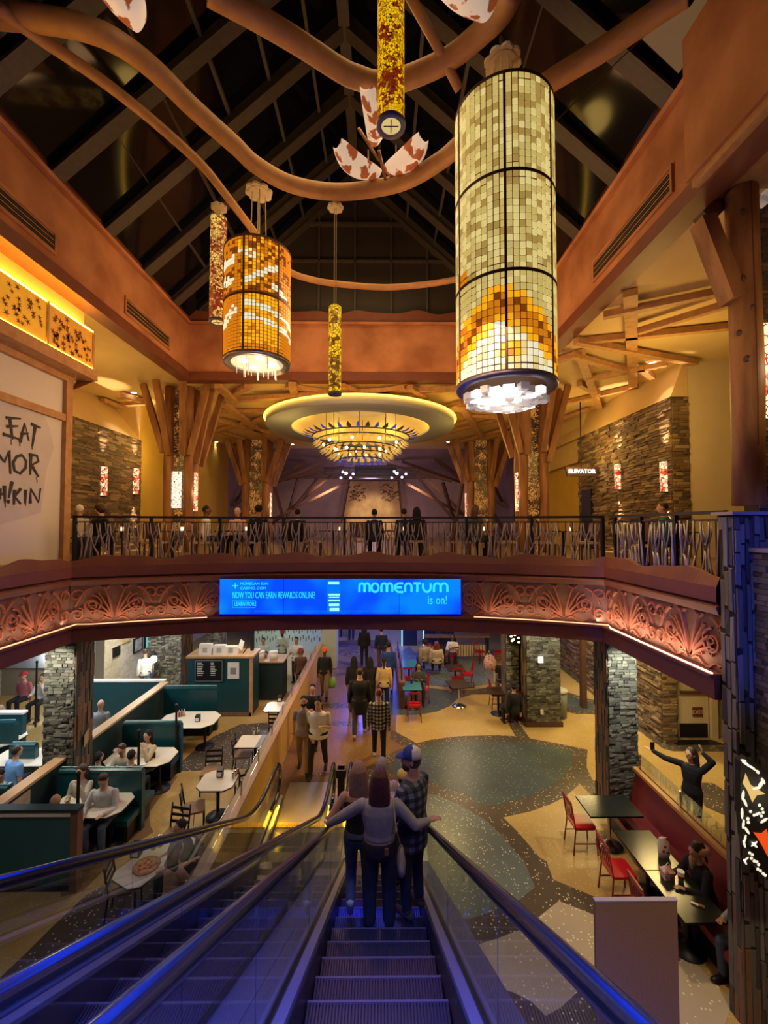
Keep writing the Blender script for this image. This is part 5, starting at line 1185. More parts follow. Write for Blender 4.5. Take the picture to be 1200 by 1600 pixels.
G().box((-7.9, b.y, .12), (b.x-.10, b.y+.10, zt-.10)).build('panel', mat('counter_teal', (.006, .11, .14), .4), t); G().box((-7.9, b.y+.02, 0), (b.x-.1, b.y+.10, .12)).build('plinth', black, t)
G().box((b.x-.10, b.y-.02, 0), (b.x+.02, b.y+.12, zt)).build('corner_post', timber_l, t); G().box((-7.9, b.y-.03, zt-.10), (b.x-.1, b.y+.11, zt-.03)).build('top_rail', white, t); G().box((-7.9, b.y-.04, zt-.03), (b.x+.03, b.y+.13, zt+.02)).build('top', dk_teal, t)
# ---- booths (backs and seats)
def booth(label, x0, x1, y, h=1.25, seat=1, d=.5, m=teal, rot=False):
    """back panel along x at y, seat towards +y (seat=1), -y (seat=-1) or both (2)"""
    t = T('booth_bench', label, 'booth', ((x0+x1)/2, y, 0)); g = G(); g.box((x0, y-.06, .0), (x1, y+.06, h-.08)); g.tube([(x0+.02, y, h-.08), (x1-.02, y, h-.08)], .07, 10); g.build('back', m, t)
    G().tube([(x0+.04, y, h+.005), (x1-.04, y, h+.005)], .012, 6).build('piping', mat('pale_piping', (.25, .45, .45), .4) if 'pale_piping' not in MATS else MATS['pale_piping'], t)
    for s in ((1, -1) if seat == 2 else (seat,)):
        G().box((x0+.03, min(y+s*.06, y+s*d), .36), (x1-.03, max(y+s*.06, y+s*d), .47)).build('seat', m, t); G().box((x0+.08, min(y+s*.06, y+s*(d-.1)), 0), (x1-.08, max(y+s*.06, y+s*(d-.1)), .36)).build('seat_base', black, t)
    return t
def tb(name, label, cx, cy, sx, sy, top, ped='single', corner=.12, h=.75, tm=None, group=None, rz=0):
    t = T(name, label, 'table', (cx, cy, 0), rz, group)
    hx, hy = sx/2, sy/2; c = corner; poly = [(-hx+c, -hy), (hx-c, -hy), (hx, -hy+c), (hx, hy-c), (hx-c, hy), (-hx+c, hy), (-hx, hy-c), (-hx, -hy+c)] if c else [(-hx, -hy), (hx, -hy), (hx, hy), (-hx, hy)]
    G().prism(poly, h-.03, h).build('tabletop', top, t, world=False); G().prism([(p[0]*1.008, p[1]*1.008) for p in poly], h-.032, h-.012).build('edge_band', black, t, world=False)
    for dx in ((-sx*.28, sx*.28) if ped == 'double' else (0,)):
        G().tube([(dx, 0, .02), (dx, 0, h-.03)], .035, 10).build('pedestal', tm or black, t, world=False); G().lathe((dx, 0, 0), [(.001, 0), (.24, 0), (.24, .02), (.10, .06), (.035, .12), (.001, .12)], 20).build('base', tm or black, t, True, world=False)
    return t
def PT(px, py, z=.75): return U(px, py, z=z)
# back booth row behind column
booth('teal booth back with a long white table beside it, nearest the host stand', -6.5, -4.9, 13.3, 1.3, -1)
p = PT(296, 1124); tb('booth_table', 'large white booth table with condiment stand, empty', p.x, p.y, 1.55, 1.05, table_w, 'double', .25)
lt = p
booth('teal booth back behind the pair by the long-haired woman', -6.4, -4.95, 11.05, 1.25, -1)
p2 = PT(228, 1182); tb('booth_table', 'white booth table covered with food and papers, where two women sit', p2.x-.1, p2.y, 1.5, .85, table_w, 'double', .2)
booth('dark teal booth back between the two occupied tables', -6.5, -4.80, 9.02, 1.22, 2)
p3 = PT(140, 1250); tb('booth_table', 'white booth table strewn with open menus', p3.x+.12, p3.y-.12, 1.40, .8, table_w, 'double', .18)
booth('teal booth bench at far left with a bare seat', -10.6, -9.0, 11.0, 1.3, -1)
p = PT(20, 1140); tb('booth_table', 'white table at the far left edge before the bare bench', p.x-.2, p.y-.5, 1.6, .8, table_w, 'double', .15)
booth('teal bench back behind the blue-shirted man', -9.6, -7.1, 8.55, 1.15, 1)
p4 = PT(55, 1182); tb('booth_table', 'white table with a black napkin holder beside the stone column', p4.x, p4.y, 1.8, .8, table_w, 'double', .1)
booth('teal bench end between the stone column and the white-shirted diner', -8.55, -7.95, 10.3, 1.1, 0)
p = PT(52, 1072, 1.0); tb('booth_table', 'white table behind the teal partition at far left', -12.2, 12.6, 1.8, .8, table_w, 'double', .1)
for i, (px, py, lb) in enumerate(((103, 1063, 'black light post rising behind the booths at far left'), (275, 1150, 'black coat post at the end of the back booth'), (217, 1160, 'black coat post beside the women with long hair'), (122, 1245, 'black coat post at the end of the menu booth'), (57, 1062, 'thin black coat post at the upper left booth'))):
    Y = (11.7, 10.95, 9.6, 8.0, 13.5)[i]; q = U(px, py, Y=Y)
    tag(G().tube([(q.x, Y, 0), (q.x, Y, 1.62 if i < 4 else 1.9)], .028, 8).ell((q.x, Y, 1.66 if i < 4 else 1.95), (.04, .04, .05)).build('coat_post', black), lb, 'post')
# condiments
def napkin(p, label, s=1.0, rz=0):
    t = T('napkin_holder', label, 'napkin holder', tuple(p), rz); G().box((-.06*s, -.05*s, 0), (.06*s, .05*s, .15*s)).build('case', black, t, world=False); G().box((-.045*s, -.053*s, .02*s), (.045*s, -.05*s, .11*s)).build('card', white, t, world=False); G().add([(-.06*s, -.05*s, .15*s), (.06*s, -.05*s, .15*s), (.06*s, .05*s, .18*s), (-.06*s, .05*s, .18*s), (-.06*s, .05*s, .15*s), (.06*s, .05*s, .15*s)], [(0,1,2,3),(0,4,5,1),(3,2,5,4),(0,3,4),(1,5,2)]).build('lid', black, t, world=False); return t
def shaker(p, label, m, s=1.0, group=None):
    t = T('shaker', label, 'shaker', tuple(p), 0, group); G().lathe((0, 0, 0), [(.001, 0), (.028*s, 0), (.024*s, .09*s), (.001, .09*s)], 10).build('jar', m, t, True, world=False); G().lathe((0, 0, .09*s), [(.001, 0), (.026*s, 0), (.018*s, .03*s), (.001, .035*s)], 10).build('lid', chrome, t, world=False)
def sauce(p, label, m):
    t = T('sauce_bottle', label, 'bottle', tuple(p)); G().lathe((0, 0, 0), [(.001, 0), (.03, 0), (.03, .11), (.012, .15), (.001, .15)], 10).build('body', m, t, True, world=False); G().lathe((0, 0, .15), [(.001, 0), (.013, 0), (.008, .04), (.001, .04)], 8).build('cap', white, t, world=False)
ketch = mat('ketchup_red', (.35, .03, .01), .3); amber_b = mat('amber_sauce', (.3, .12, .02), .3); glassj = mat('clear_jar', (.6, .55, .5), .2)
q = PT(238, 1121); napkin(PT(309, 1127), 'black napkin holder on the large empty booth table')
for i, m in enumerate((ketch, amber_b, glassj)): a = PT(280+i*4, 1120-i); sauce(a, ('red sauce bottle', 'amber sauce bottle', 'clear sauce bottle')[i]+' on the large empty booth table', m)
# tables along the low wall
p = PT(341, 1219); tA = tb('dining_table', 'square white table with chairs in the middle of the aisle', p.x, p.y, .74, .74, table_w, corner=.14); napkin(PT(344, 1213), 'black napkin holder on the square aisle table'); 
for i, m in enumerate((glassj, glassj, ketch)): shaker(PT(364+i*4, 1215-i*3), ('salt shaker', 'pepper shaker', 'red topped shaker')[i]+' on the square aisle table', m)
p = PT(402, 1158); tB = tb('dining_table', 'two-tone table against the low wall beside one chair', p.x-.05, p.y, .85, .62, table_w, corner=.03); G().box((p.x+.03, p.y-.31, .7505), (p.x+.37, p.y+.31, .754)).build('grey_half', mat('grey_laminate', (.18, .15, .13), .3), tB); shaker(PT(397, 1148), 'shaker on the two-tone table, left one', glassj, 1.4); shaker(PT(403, 1147), 'shaker on the two-tone table, right one', glassj, 1.4)
p = PT(440, 1104); tb('dining_table', 'small pale table farthest along the low wall', p.x-.1, p.y, .75, .7, table_w, corner=.08); napkin(PT(437, 1096), 'napkin holder on the small farthest table')
p5 = PT(250, 1340); tC = tb('dining_table', 'long white table with a pizza, nearest the escalator', p5.x-.06, p5.y, .62, 1.18, table_w, 'single', .12, rz=R(-28))
napkin(PT(213, 1337), 'large black napkin holder beside the pizza', 1.15); shaker(PT(240, 1326), 'silver shaker beside the pizza, left one', chrome, 1.5); shaker(PT(250, 1322), 'silver shaker beside the pizza, right one', chrome, 1.5)
q = PT(229, 1352, .77); pz = T('pizza', 'red pepperoni pizza on the white table nearest the escalator', 'pizza', (q.x, q.y, .752)); G().lathe((q.x, q.y, .752), [(.001, 0), (.19, 0), (.20, .012), (.19, .03), (.17, .022), (.001, .022)], 28).build('crust', mat('pizza_crust', (.40, .17, .05), .7), pz, True); G().lathe((q.x, q.y, .774), [(.001, 0), (.165, 0), (.16, .004), (.001, .004)], 24).build('topping', mat('pizza_top', (.45, .08, .02), .6, noise=(30, (.65, .35, .10), .15)), pz)
for i in range(9): a = i*2.4; rr = .13*math.sqrt((i+.5)/9); G().lathe((q.x+rr*math.cos(a), q.y+rr*math.sin(a), .778), [(.001, 0), (.028, 0), (.001, .006)], 10).build('pepperoni', mat('pepperoni', (.30, .02, .01), .5) if 'pepperoni' not in MATS else MATS['pepperoni'], pz)
q = PT(255, 1347, .752); tag(G().lathe((q.x, q.y, .752), [(.001, 0), (.09, 0), (.11, .012), (.10, .014), (.001, .006)], 22).build('plate', white), 'round white plate beside the pizza', 'plate')
q = PT(276, 1314, .9); ph = G().box((q.x-.04, q.y-.07, .90), (q.x+.04, q.y+.07, .915), rot=Matrix.Rotation(.5, 3, 'X')).build('phone', glow('phone_screen', (.35, .75, 1), 1.6)); tag(ph, 'phone with a bright blue screen held over the pizza table', 'phone')
# ---- black ladder chairs
seat_br = mat('brown_seat', (.28, .14, .06), .45)
def ladder_chair(label):
    t = T('dining_chair', label, 'chair', (0, 0, 0)); s = .20
    G().box((-s, -s, .43), (s, s, .47)).build('seat', seat_br, t, world=False)
    for x, y, h in ((-s, s, .43), (s, s, .43), (-s, -s, .88), (s, -s, .88)): G().tube([(x*.95, y*.95-(0.0 if h < .5 else .05), 0), (x*.92, y*.92, .45)]+([] if h < .5 else [(x*.92, y-.05, h)]), .016, 8).build('leg', black, t, True, world=False)
    for z in (.56, .68, .80): G().beam((-s*.92, -s-.02-.06*(z-.5), z), (s*.92, -s-.02-.06*(z-.5), z), .02, .05, up=(0, 0, 1)).build('slat', black, t, world=False)
    G().beam((-s*.92, 0, .2), (s*.92, 0, .2), .015, .015).build('stretcher', black, t, world=False)
    return t
LC = [('black ladder-back chair left of the square aisle table', 303, 1262, .45, R(-70)), ('black ladder-back chair behind the square aisle table', 330, 1205, .45, R(185)), ('black ladder-back chair left of the two-tone table', 380, 1178, .45, R(-85)),
      ('black ladder-back chair in front of the two-tone table, right of the square table', 384, 1226, .45, R(30)), ('black ladder-back chair under the small farthest table', 433, 1130, .45, R(0)), ('black ladder-back chair with a shiny brown seat, nearest the viewer', 196, 1382, .45, R(-75)), ('black ladder-back chair behind the pizza table', 270, 1306, .45, R(170))]
ch0 = ladder_chair(LC[0][0])
for i, (lb, px, py, z, rz) in enumerate(LC):
    q = U(px, py, z=z); o = ch0 if i == 0 else dup(ch0, (q.x, q.y, 0), rz, lb)
    o.location = (q.x, q.y, 0); o.rotation_euler = (0, 0, rz); RMX[o.name] = Matrix.Translation((q.x, q.y, 0)) @ Matrix.Rotation(rz, 4, 'Z')
# ---- host stand
t = T('host_stand', 'tall dark teal host stand with wooden top and a menu board', 'host stand', (-5.0, 14.5, 0))
a = U(292, 1122, z=0); hx0, hx1, hy = U(292, 1122, Y=14.2).x, U(393, 1122, Y=14.2).x, 14.2
G().box((hx0, hy, 0), (hx1, hy+.8, 1.85)).build('body', teal_p, t); G().box((hx0-.04, hy-.05, 1.85), (hx1+.05, hy+.85, 1.92)).build('top', oak, t); G().box((hx1-.08, hy-.02, 0), (hx1+.02, hy+.06, 1.85)).build('corner_trim', oak, t); G().box((hx0, hy-.02, 0), (hx1, hy, .12)).build('plinth', timber_l, t)
mb = G().box((U(320,0,Y=hy).x, hy-.05, 1.12), (U(361,0,Y=hy).x, hy-.01, 1.80)).build('menu_board', black, t); pl_ = U(341, 1046, Y=hy-.06); g = G()
bx0, bx1 = U(320,0,Y=hy).x, U(361,0,Y=hy).x
for aa in ((bx0, 1.12, bx1, 1.15), (bx0, 1.77, bx1, 1.80), (bx0, 1.12, bx0+.025, 1.8), (bx1-.025, 1.12, bx1, 1.8)): g.box((aa[0], hy-.06, aa[1]), (aa[2], hy-.05, aa[3]))
g.build('board_frame', mat('pewter', (.3, .3, .3), .4, .6), t)
g = G()
for i in range(8): g.box((bx0+.07, hy-.055, 1.70-i*.055), (bx0+.20+.1*hsh(i, 1), hy-.05, 1.715-i*.055)); g.box((bx0+.5, hy-.055, 1.70-i*.055), (bx0+.60+.1*hsh(i, 2), hy-.05, 1.715-i*.055))
part_stuff(g.build('menu_lines', white, t)); G().box((U(368,0,Y=hy).x, hy-.03, 1.2), (U(385,0,Y=hy).x, hy-.01, 1.72)).build('paper_notice', white, t); G().box((U(372,0,Y=hy).x, hy-.035, 1.35), (U(381,0,Y=hy).x, hy-.03, 1.55)).build('notice_print', mat('grey_print', (.25, .25, .27), .7), t)
for i, (px, h_, lb) in enumerate(((322, .34, 'white paper bag on the host stand, leftmost and tallest'), (344, .30, 'white paper bag on the host stand, middle one'), (362, .26, 'white paper bag on the host stand, rightmost'))):
    q = U(px, 1010, Y=14.4); b_ = T('paper_bag', lb, 'bag', (q.x, 14.4, 1.92)); G().add([(q.x-.2, 14.3, 1.92), (q.x+.2, 14.3, 1.92), (q.x+.2, 14.52, 1.92), (q.x-.2, 14.52, 1.92), (q.x-.19, 14.32, 1.92+h_), (q.x+.19, 14.32, 1.92+h_), (q.x+.19, 14.5, 1.92+h_), (q.x-.19, 14.5, 1.92+h_)], [(0,3,2,1),(4,5,6,7),(0,1,5,4),(1,2,6,5),(2,3,7,6),(3,0,4,7)]).build('paper', white, b_)
    G().box((q.x-.07, 14.29, 2.0), (q.x+.07, 14.305, 2.16)).build('printed_mark', mat('grey_print2', (.45, .42, .4), .7) if i == 0 else MATS['grey_print2'], b_)
t = T('monitor_arm', 'black tilted tablet stand on the host stand', 'tablet stand', tuple(U(385, 1018, Y=14.5))); q = U(380, 1018, Y=14.5); G().beam((q.x, 14.5, 1.92), (q.x+.2, 14.5, 2.2), .03, .03).build('arm', black, t); G().add([(q.x-.18, 14.5, 2.1), (q.x-.02, 14.45, 2.02), (q.x+.04, 14.5, 2.3), (q.x-.1, 14.55, 2.36)], [(0,1,2,3)]).build('screen', white, t); G().box((q.x+.24, 14.48, 2.0), (q.x+.34, 14.54, 2.5)).build('upright', black, t)
a = U(418, 1035, Y=15.6); t = T('side_cabinet', 'dark cabinet with two white tubs right of the host stand', 'cabinet', (a.x, 15.8, 0)); G().box((a.x-.45, 15.5, 0), (a.x+.55, 16.3, 1.3)).build('body', dk_teal, t); G().box((a.x-.5, 15.45, 1.3), (a.x+.6, 16.35, 1.35)).build('top', oak, t)
for dx, lb in ((-.28, 'white tub on the dark cabinet, left one'), (.18, 'white tub on the dark cabinet, right one')): q = Vector((a.x+dx, 15.7, 1.35)); b_ = T('tub', lb, 'tub', tuple(q)); G().lathe(q, [(.001, 0), (.13, 0), (.15, .26), (.001, .26)], 16).build('body', white, b_, True); G().lathe(q, [(.001, .26), (.16, .26), (.16, .29), (.001, .29)], 16).build('lid', white, b_)
# art panels on columns
def artpanel(label, px, Y, z0, z1, w_, m1):
    q = U(px, 1000, Y=Y); t = T('art_panel', label, 'art panel', (q.x, Y, z0)); G().box((q.x-w_/2, Y, z0), (q.x+w_/2, Y+.05, z1)).build('back_plate', black, t)
    G().add([(q.x-w_*.28, Y-.01, (z0+z1)/2+.18), (q.x+.0, Y-.01, (z0+z1)/2+.02), (q.x+w_*.3, Y-.01, (z0+z1)/2+.14), (q.x+w_*.05, Y-.01, (z0+z1)/2+.34)], [(0,1,2,3)]).build('lit_diamond', m1, t)
    for k in range(14): a = k*1.3; s_ = .035; x = q.x+w_*.38*math.cos(a*1.7); z = z0+.08+(z1-z0-.16)*(k/14); G().ell((x, Y-.008, z), (s_*1.3, .008, s_), 8, 5).build('lit_petal', glow('petal_glow', (1, .85, .6), 1.6) if 'petal_glow' not in MATS else MATS['petal_glow'], t)
artpanel('lit art panel with a gold diamond on the narrow right column', 804, 13.85, 2.35, 3.15, .34, glow('gold_diamond', (1, .50, .02), 2)); artpanel('lit orange art panel on the column behind the host stand', 305, 17.4, 2.2, 3.3, .42, MATS['gold_diamond'])
# the big oval art sconce on the pier
t = T('oval_art_sconce', 'big curved black art sconce with white floral cutouts on the right pier', 'sconce', (4.75, 4.78, 2.6))
YA = 4.90; a = [U(px, py, Y=YA) for px, py in ((1157, 1190), (1168, 1184), (1200, 1205), (1230, 1225), (1240, 1385), (1200, 1376), (1175, 1350), (1162, 1310), (1157, 1250))]
G().add([*a, *[q+Vector((0, .08, 0)) for q in a]], [tuple(range(9)), tuple(range(17, 8, -1))]+[(i, i+9, (i+1) % 9+9, (i+1) % 9) for i in range(9)]).build('back_plate', black, t)
def on(pts, name, m, y=YA-.012): g = G(); P = [U(px, py, Y=y) for px, py in pts]; n = len(P); c = sum(P, Vector())/n; g.add([c]+P, [(0, i+1, (i+1) % n+1) for i in range(n)]); return g.build(name, m, t)
pw = mat('lit_cutout', (.8, .8, .7), .4, emit=((1, .92, .72), .8)); z1_ = lambda pts: zm(1080, 1150, 3.558, pts)
on(z1_([(302,205),(330,270),(412,322),(365,330),(340,370),(310,300),(285,262)]), 'gold_star', mat('gold_leaf', (.6, .4, .1), .4, emit=((.9, .62, .2), .6)))
on(z1_([(345,535),(390,540),(420,515),(440,600),(425,670),(400,620),(370,570)]), 'red_flower', mat('red_glass', (.6, .06, .01), .4, emit=((.8, .08, .01), .8)))
g = G()
for i, (x, y, rx, ry, ro) in enumerate([(300,150,22,8,.5),(320,165,24,7,.6),(345,180,22,7,.7),(290,135,18,6,.2),(370,200,14,9,.9),(385,272,12,28,.5),(360,290,8,20,1.3),(400,250,9,22,-.5),(288,330,9,30,.1),(300,370,8,28,-.4),(283,430,8,34,0),(290,490,8,30,.1),(315,460,10,10,0),(318,480,10,10,0),(330,420,9,9,0),(350,440,9,9,0),(365,435,9,9,0),(378,430,9,9,0),(390,445,9,9,0),(400,425,9,9,0),(395,405,9,9,0),(380,385,10,10,0),(310,525,8,26,-.6),(300,570,7,24,.2),(295,600,7,24,-.3),(350,600,7,24,.9),(352,605,7,24,-.8),(325,650,9,9,0),(340,660,9,9,0),(335,680,9,9,0),(350,695,9,9,0),(365,700,9,9,0),(375,715,9,9,0),(370,740,9,9,0),(385,750,9,9,0),(400,765,9,9,0),(305,685,6,20,.9),(300,700,6,20,-.5),(412,775,9,9,0),(405,470,9,26,1.0)]):
    P = []
    for k in range(8):
        a_ = k*math.pi/4; u, v = rx*math.cos(a_), ry*math.sin(a_); P.append(U(1080+(x+u*math.cos(ro)-v*math.sin(ro))/3.558, 1150+(y+u*math.sin(ro)+v*math.cos(ro))/3.558, Y=YA-.014))
    G().add(P, [tuple(range(8))[::-1]]).build('lit_petal', pw, t)
lamp('POINT', (4.5, 4.4, 2.9), 3, (1, .8, .5), .1)
# ---- red banquette and its tables
t = T('banquette', 'long maroon banquette with oak top rail and etched glass screen', 'banquette', (5.0, 7.5, 0))
g = G(); g.add([(5.12, 5.7, .42), (5.12, 9.05, .42), (5.22, 9.05, 1.09), (5.22, 5.7, 1.09), (5.34, 5.7, 0), (5.34, 9.05, 0), (5.34, 9.05, 1.09), (5.34, 5.7, 1.09), (5.12, 5.7, 0), (5.12, 9.05, 0)], [(0,3,2,1),(3,7,6,2),(4,5,6,7),(8,0,1,9),(0,8,4,7,3),(1,2,6,5,9)]); g.build('back', maroon, t)
G().box((4.56, 5.7, .36), (5.14, 9.0, .47)).build('seat', maroon, t); G().box((4.64, 5.75, 0), (5.1, 8.95, .36)).build('base', black, t); G().box((5.18, 5.65, 1.09), (5.27, 9.1, 1.15)).build('top_rail', mat('orange_oak', (.55, .26, .07), .35), t); G().box((5.30, 5.65, 1.09), (5.38, 9.1, 1.15)).build('top_rail', MATS['orange_oak'], t)
for y in (6.6, 7.8, 9.0): G().box((5.265, y-.015, 1.12), (5.305, y+.015, 1.42)).build('glass_clip', chrome, t)
for a, b in ((5.7, 7.75), (7.83, 9.08)): G().box((5.28, a, 1.13), (5.288, b, 1.46)).build('glass_panel', pane_g, t)
g = G()
for i in range(46):
    y = 5.75+3.3*hsh(i, 1); g.tube([(5.276, y, 1.15), (5.276, y+.06*(hsh(i, 2)-.5), 1.3), (5.276, y+.25*(hsh(i, 3)-.5), 1.38+.06*hsh(i, 4))], .0025, 3)
part_stuff(g.build('etched_grass', mat('etch_white', (.6, .65, .62), .6), t))
tb('cafe_table', 'square black table beside the tall stone column', 4.36, 8.48, .98, .62, table_k, 'single', 0, tm=chrome)
tb('cafe_table', 'black table holding the takeaway bag, farther of the joined pair', 4.42, 7.36, .62, .88, table_k, 'single', 0)
tb('cafe_table', 'black table nearest the viewer with the folded knife on it', 4.42, 6.46, .62, .88, table_k, 'single', 0)
def red_chair(label):
    t = T('cafe_chair', label, 'chair', (0, 0, 0)); s = .20
    g = G().box((-s, -s, .43), (s, s, .45)); g.loft([((0, 0, .45), s*1.0, s*1.0), ((0, 0, .475), s*1.02, s*1.02), ((0, 0, .49), s*.9, s*.9)], 16); G().prism([(-s, -s+.03), (-s+.03, -s), (s-.03, -s), (s, -s+.03), (s, s-.04), (s-.04, s), (-s+.04, s), (-s, s-.04)], .44, .485).build('seat', redv, t, world=False)
    for x, y, h in ((-s, s, .44), (s, s, .44), (-s, -s, .92), (s, -s, .92)): G().tube([(x*1.05, y*1.05-(0 if h < .5 else .03), 0), (x*.95, y*.95, .45)]+([] if h < .5 else [(x*.95, y-.07, h)]), .014, 8).build('leg', redp, t, True, world=False)
    G().beam((-s*.95, -s-.07, .91), (s*.95, -s-.07, .91), .025, .06).build('top_rail', redp, t, world=False); G().beam((-s*.95, -s-.02, .58), (s*.95, -s-.02, .58), .02, .025).build('lower_rail', redp, t, world=False)
    for i in range(5): x = -s*.66+s*.33*i; G().tube([(x, -s-.02, .58), (x, -s-.065, .89)], .009, 6).build('slat', redp, t, world=False)
    for x in (-s, s): G().beam((x, -s, .2), (x, s, .2), .015, .02).build('stretcher', redp, t, world=False)
    return t
RCL = [('red slat-back chair left of the square black table', (3.82, 8.45), -90), ('large red slat-back chair facing the takeaway bag', (3.92, 7.32), -90), ('red slat-back chair half hidden by the brown board', (3.98, 6.5), -90),
       ('red slat-back chair at the near end of the blue-lit table', None, 0, 647, 1101), ('red slat-back chair between the two blue-lit tables', None, 0, 637, 1060), ('red slat-back chair under the woman at the blue-lit table', None, 100, 658, 1076), ('red slat-back chair right of the brown tables', None, 90, 729, 1053), ('red slat-back chair between the two brown tables', None, 0, 714, 1060),
       ('red slat-back chair by the far rail, left one', None, -60, 750, 1018), ('red slat-back chair by the far rail, right one', None, 60, 780, 1019), ('red slat-back chair under the man in black', None, 0, 786, 1060), ('red slat-back chair under the man in the black hat', None, 10, 801, 1100), ('red slat-back chair left of the hatted man\'s table', None, -90, 777, 1084), ('red slat-back chair under the man in the white shirt', None, 20, 706, 1026), ('red slat-back chair under the red-haired woman', None, 10, 677, 1022), ('red slat-back chair under the woman in tan', None, 30, 663, 1020)]
rc0 = red_chair(RCL[0][0])
for i, r_ in enumerate(RCL):
    if r_[1]: x, y = r_[1]
    else: q = U(r_[3], r_[4], z=.46); x, y = q.x, q.y
    o = rc0 if i == 0 else dup(rc0, (x, y, 0), R(r_[2]), r_[0]); o.location = (x, y, 0); o.rotation_euler = (0, 0, R(r_[2])); RMX[o.name] = Matrix.Translation((x, y, 0)) @ Matrix.Rotation(R(r_[2]), 4, 'Z')
# takeaway things
q = PT(1037, 1338); b_ = T('takeaway_bag', 'crumpled white takeaway bag with red marks on the black table', 'bag', (q.x, q.y, .75)); g = G(); g.loft([((q.x, q.y, .75), .085, .06), ((q.x+.01, q.y, .85), .10, .075), ((q.x, q.y+.01, .97), .09, .06), ((q.x-.02, q.y, 1.03), .05, .03), ((q.x-.01, q.y, 1.05), .07, .02)], 10); g.build('paper', mat('bag_paper', (.75, .70, .66), .7, bump=(14, .6)), b_, True)
for dx, dz in ((-.045, .88), (.02, .86), (-.02, .95)): G().ell((q.x+dx, q.y-.075, dz), (.026, .008, .022), 8, 5).build('red_mark', redv, b_)
q = PT(1044, 1372); b_ = T('takeaway_box', 'white and pink patterned takeaway box beside the bag', 'box', (q.x, q.y, .75)); G().box((q.x-.08, q.y-.05, .75), (q.x+.07, q.y+.07, .86)).add([(q.x-.09, q.y-.06, .86), (q.x+.08, q.y-.06, .86), (q.x+.08, q.y+.08, .86), (q.x-.09, q.y+.08, .86), (q.x-.03, q.y+.0, .94), (q.x+.03, q.y+.0, .94)], [(0,1,5,4),(1,2,5),(2,3,4,5),(3,0,4)]).build('carton', mat('pink_pattern', (.75, .62, .58), .6, noise=(16, (.6, .15, .15), .08)), b_); G().tube([(q.x-.04, q.y, .93), (q.x, q.y, .98), (q.x+.04, q.y, .93)], .006, 5).build('handle', white, b_)
q = PT(1064, 1377); b_ = T('drink_cup', 'clear plastic cup with red print on the black table', 'cup', (q.x, q.y, .75)); G().lathe((q.x, q.y, .75), [(.001, 0), (.035, 0), (.048, .14), (.001, .14)], 18).build('cup_body', mat('cup_plastic', (.62, .56, .52), .2), b_, True); G().lathe((q.x, q.y, .80), [(.0405, 0), (.044, .04)], 18, close=False).build('printed_band', redv, b_); G().lathe((q.x, q.y, .89), [(.001, .012), (.05, .012), (.05, 0)], 18, close=False).build('lid', white, b_)
q = PT(1090, 1415); b_ = T('wrapped_cutlery', 'white and brown folded napkin with cutlery on the near black table', 'cutlery', (q.x, q.y, .75)); M_ = Matrix.Rotation(R(-38), 3, 'Z'); G().box((q.x-.08, q.y-.02, .752), (q.x+.01, q.y+.02, .765), rot=M_, piv=(q.x, q.y, .75)).build('napkin', white, b_); G().box((q.x+.01, q.y-.018, .752), (q.x+.08, q.y+.02, .775), rot=M_, piv=(q.x, q.y, .75)).build('sleeve', seat_br, b_)
# brown board in the foreground
a = U(930, 1409, Y=4.3); b = U(1058, 1409, Y=4.3); t = T('display_board', 'tall plain brown board standing right of the escalator', 'board', ((a.x+b.x)/2, 4.32, 0)); G().box((a.x, 4.30, .06), (b.x, 4.335, a.z)).build('board', mat('brown_board', (.33, .185, .105), .8, noise=(60, (.38, .22, .13), .2)), t); G().box((a.x-.004, 4.295, a.z-.0), (b.x+.004, 4.34, a.z+.012)).build('top_edge', mat('edge_light_tint', (.50, .47, .62), .5), t)  # lilac of the blue light painted into the board's top edge
for x in (a.x+.12, b.x-.12): G().box((x-.03, 4.1, 0), (x+.03, 4.55, .06)).build('foot', black, t)
# ---- mid-right seating area
t = capwall('rail_partition', .62, .80, 14.7, 18.6, .9, 'wood-capped rail partition beside the blue-lit tables', timber_d, timber_l, .02); 
for y in (14.9, 16.1, 17.3, 18.4): G().box((.69, y-.02, .9), (.73, y+.02, 1.25)).build('rail_post', black, t)
G().box((.70, 14.9, 1.22), (.72, 18.4, 1.26)).build('top_bar', black, t); G().box((.705, 14.95, .92), (.715, 18.4, 1.2)).build('glass_panel', pane_g, t)
blue_t = mat('blue_lit_top', (.06, .26, .36), .15)  # blue light painted into the tabletop colour
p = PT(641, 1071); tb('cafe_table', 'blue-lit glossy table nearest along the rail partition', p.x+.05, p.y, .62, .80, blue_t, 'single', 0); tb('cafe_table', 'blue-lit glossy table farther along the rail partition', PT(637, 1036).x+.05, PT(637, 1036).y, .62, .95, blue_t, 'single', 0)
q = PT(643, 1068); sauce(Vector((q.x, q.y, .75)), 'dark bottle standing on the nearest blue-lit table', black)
p = PT(711, 1043); tb('cafe_table', 'brown table farther of the two in the open seating', p.x, p.y, .62, .75, table_b, 'single', 0); p = PT(717, 1068.5); tb('cafe_table', 'brown table on a chrome pedestal, nearer of the two in the open seating', p.x, p.y, .70, .72, table_b, 'single', 0, tm=chrome, rz=R(12))
p = PT(784, 1079); tb('cafe_table', 'brown table of the man in the black hat', p.x-.12, p.y, .58, .66, table_b, 'single', 0); p = PT(694, 1010); tb('cafe_table', 'table shared by the group in pale tops', p.x, p.y, .8, .8, table_b, 'single', 0)
q = PT(792, 1079); tag(G().box((q.x-.07, q.y-.06, .75), (q.x+.07, q.y+.06, .84)).add([(q.x-.07, q.y-.06, .84), (q.x+.07, q.y-.06, .84), (q.x+.1, q.y+.08, .90), (q.x-.04, q.y+.1, .92)], [(0,1,2,3)]).build('food_carton', white), 'open white food carton before the man in the black hat', 'carton')
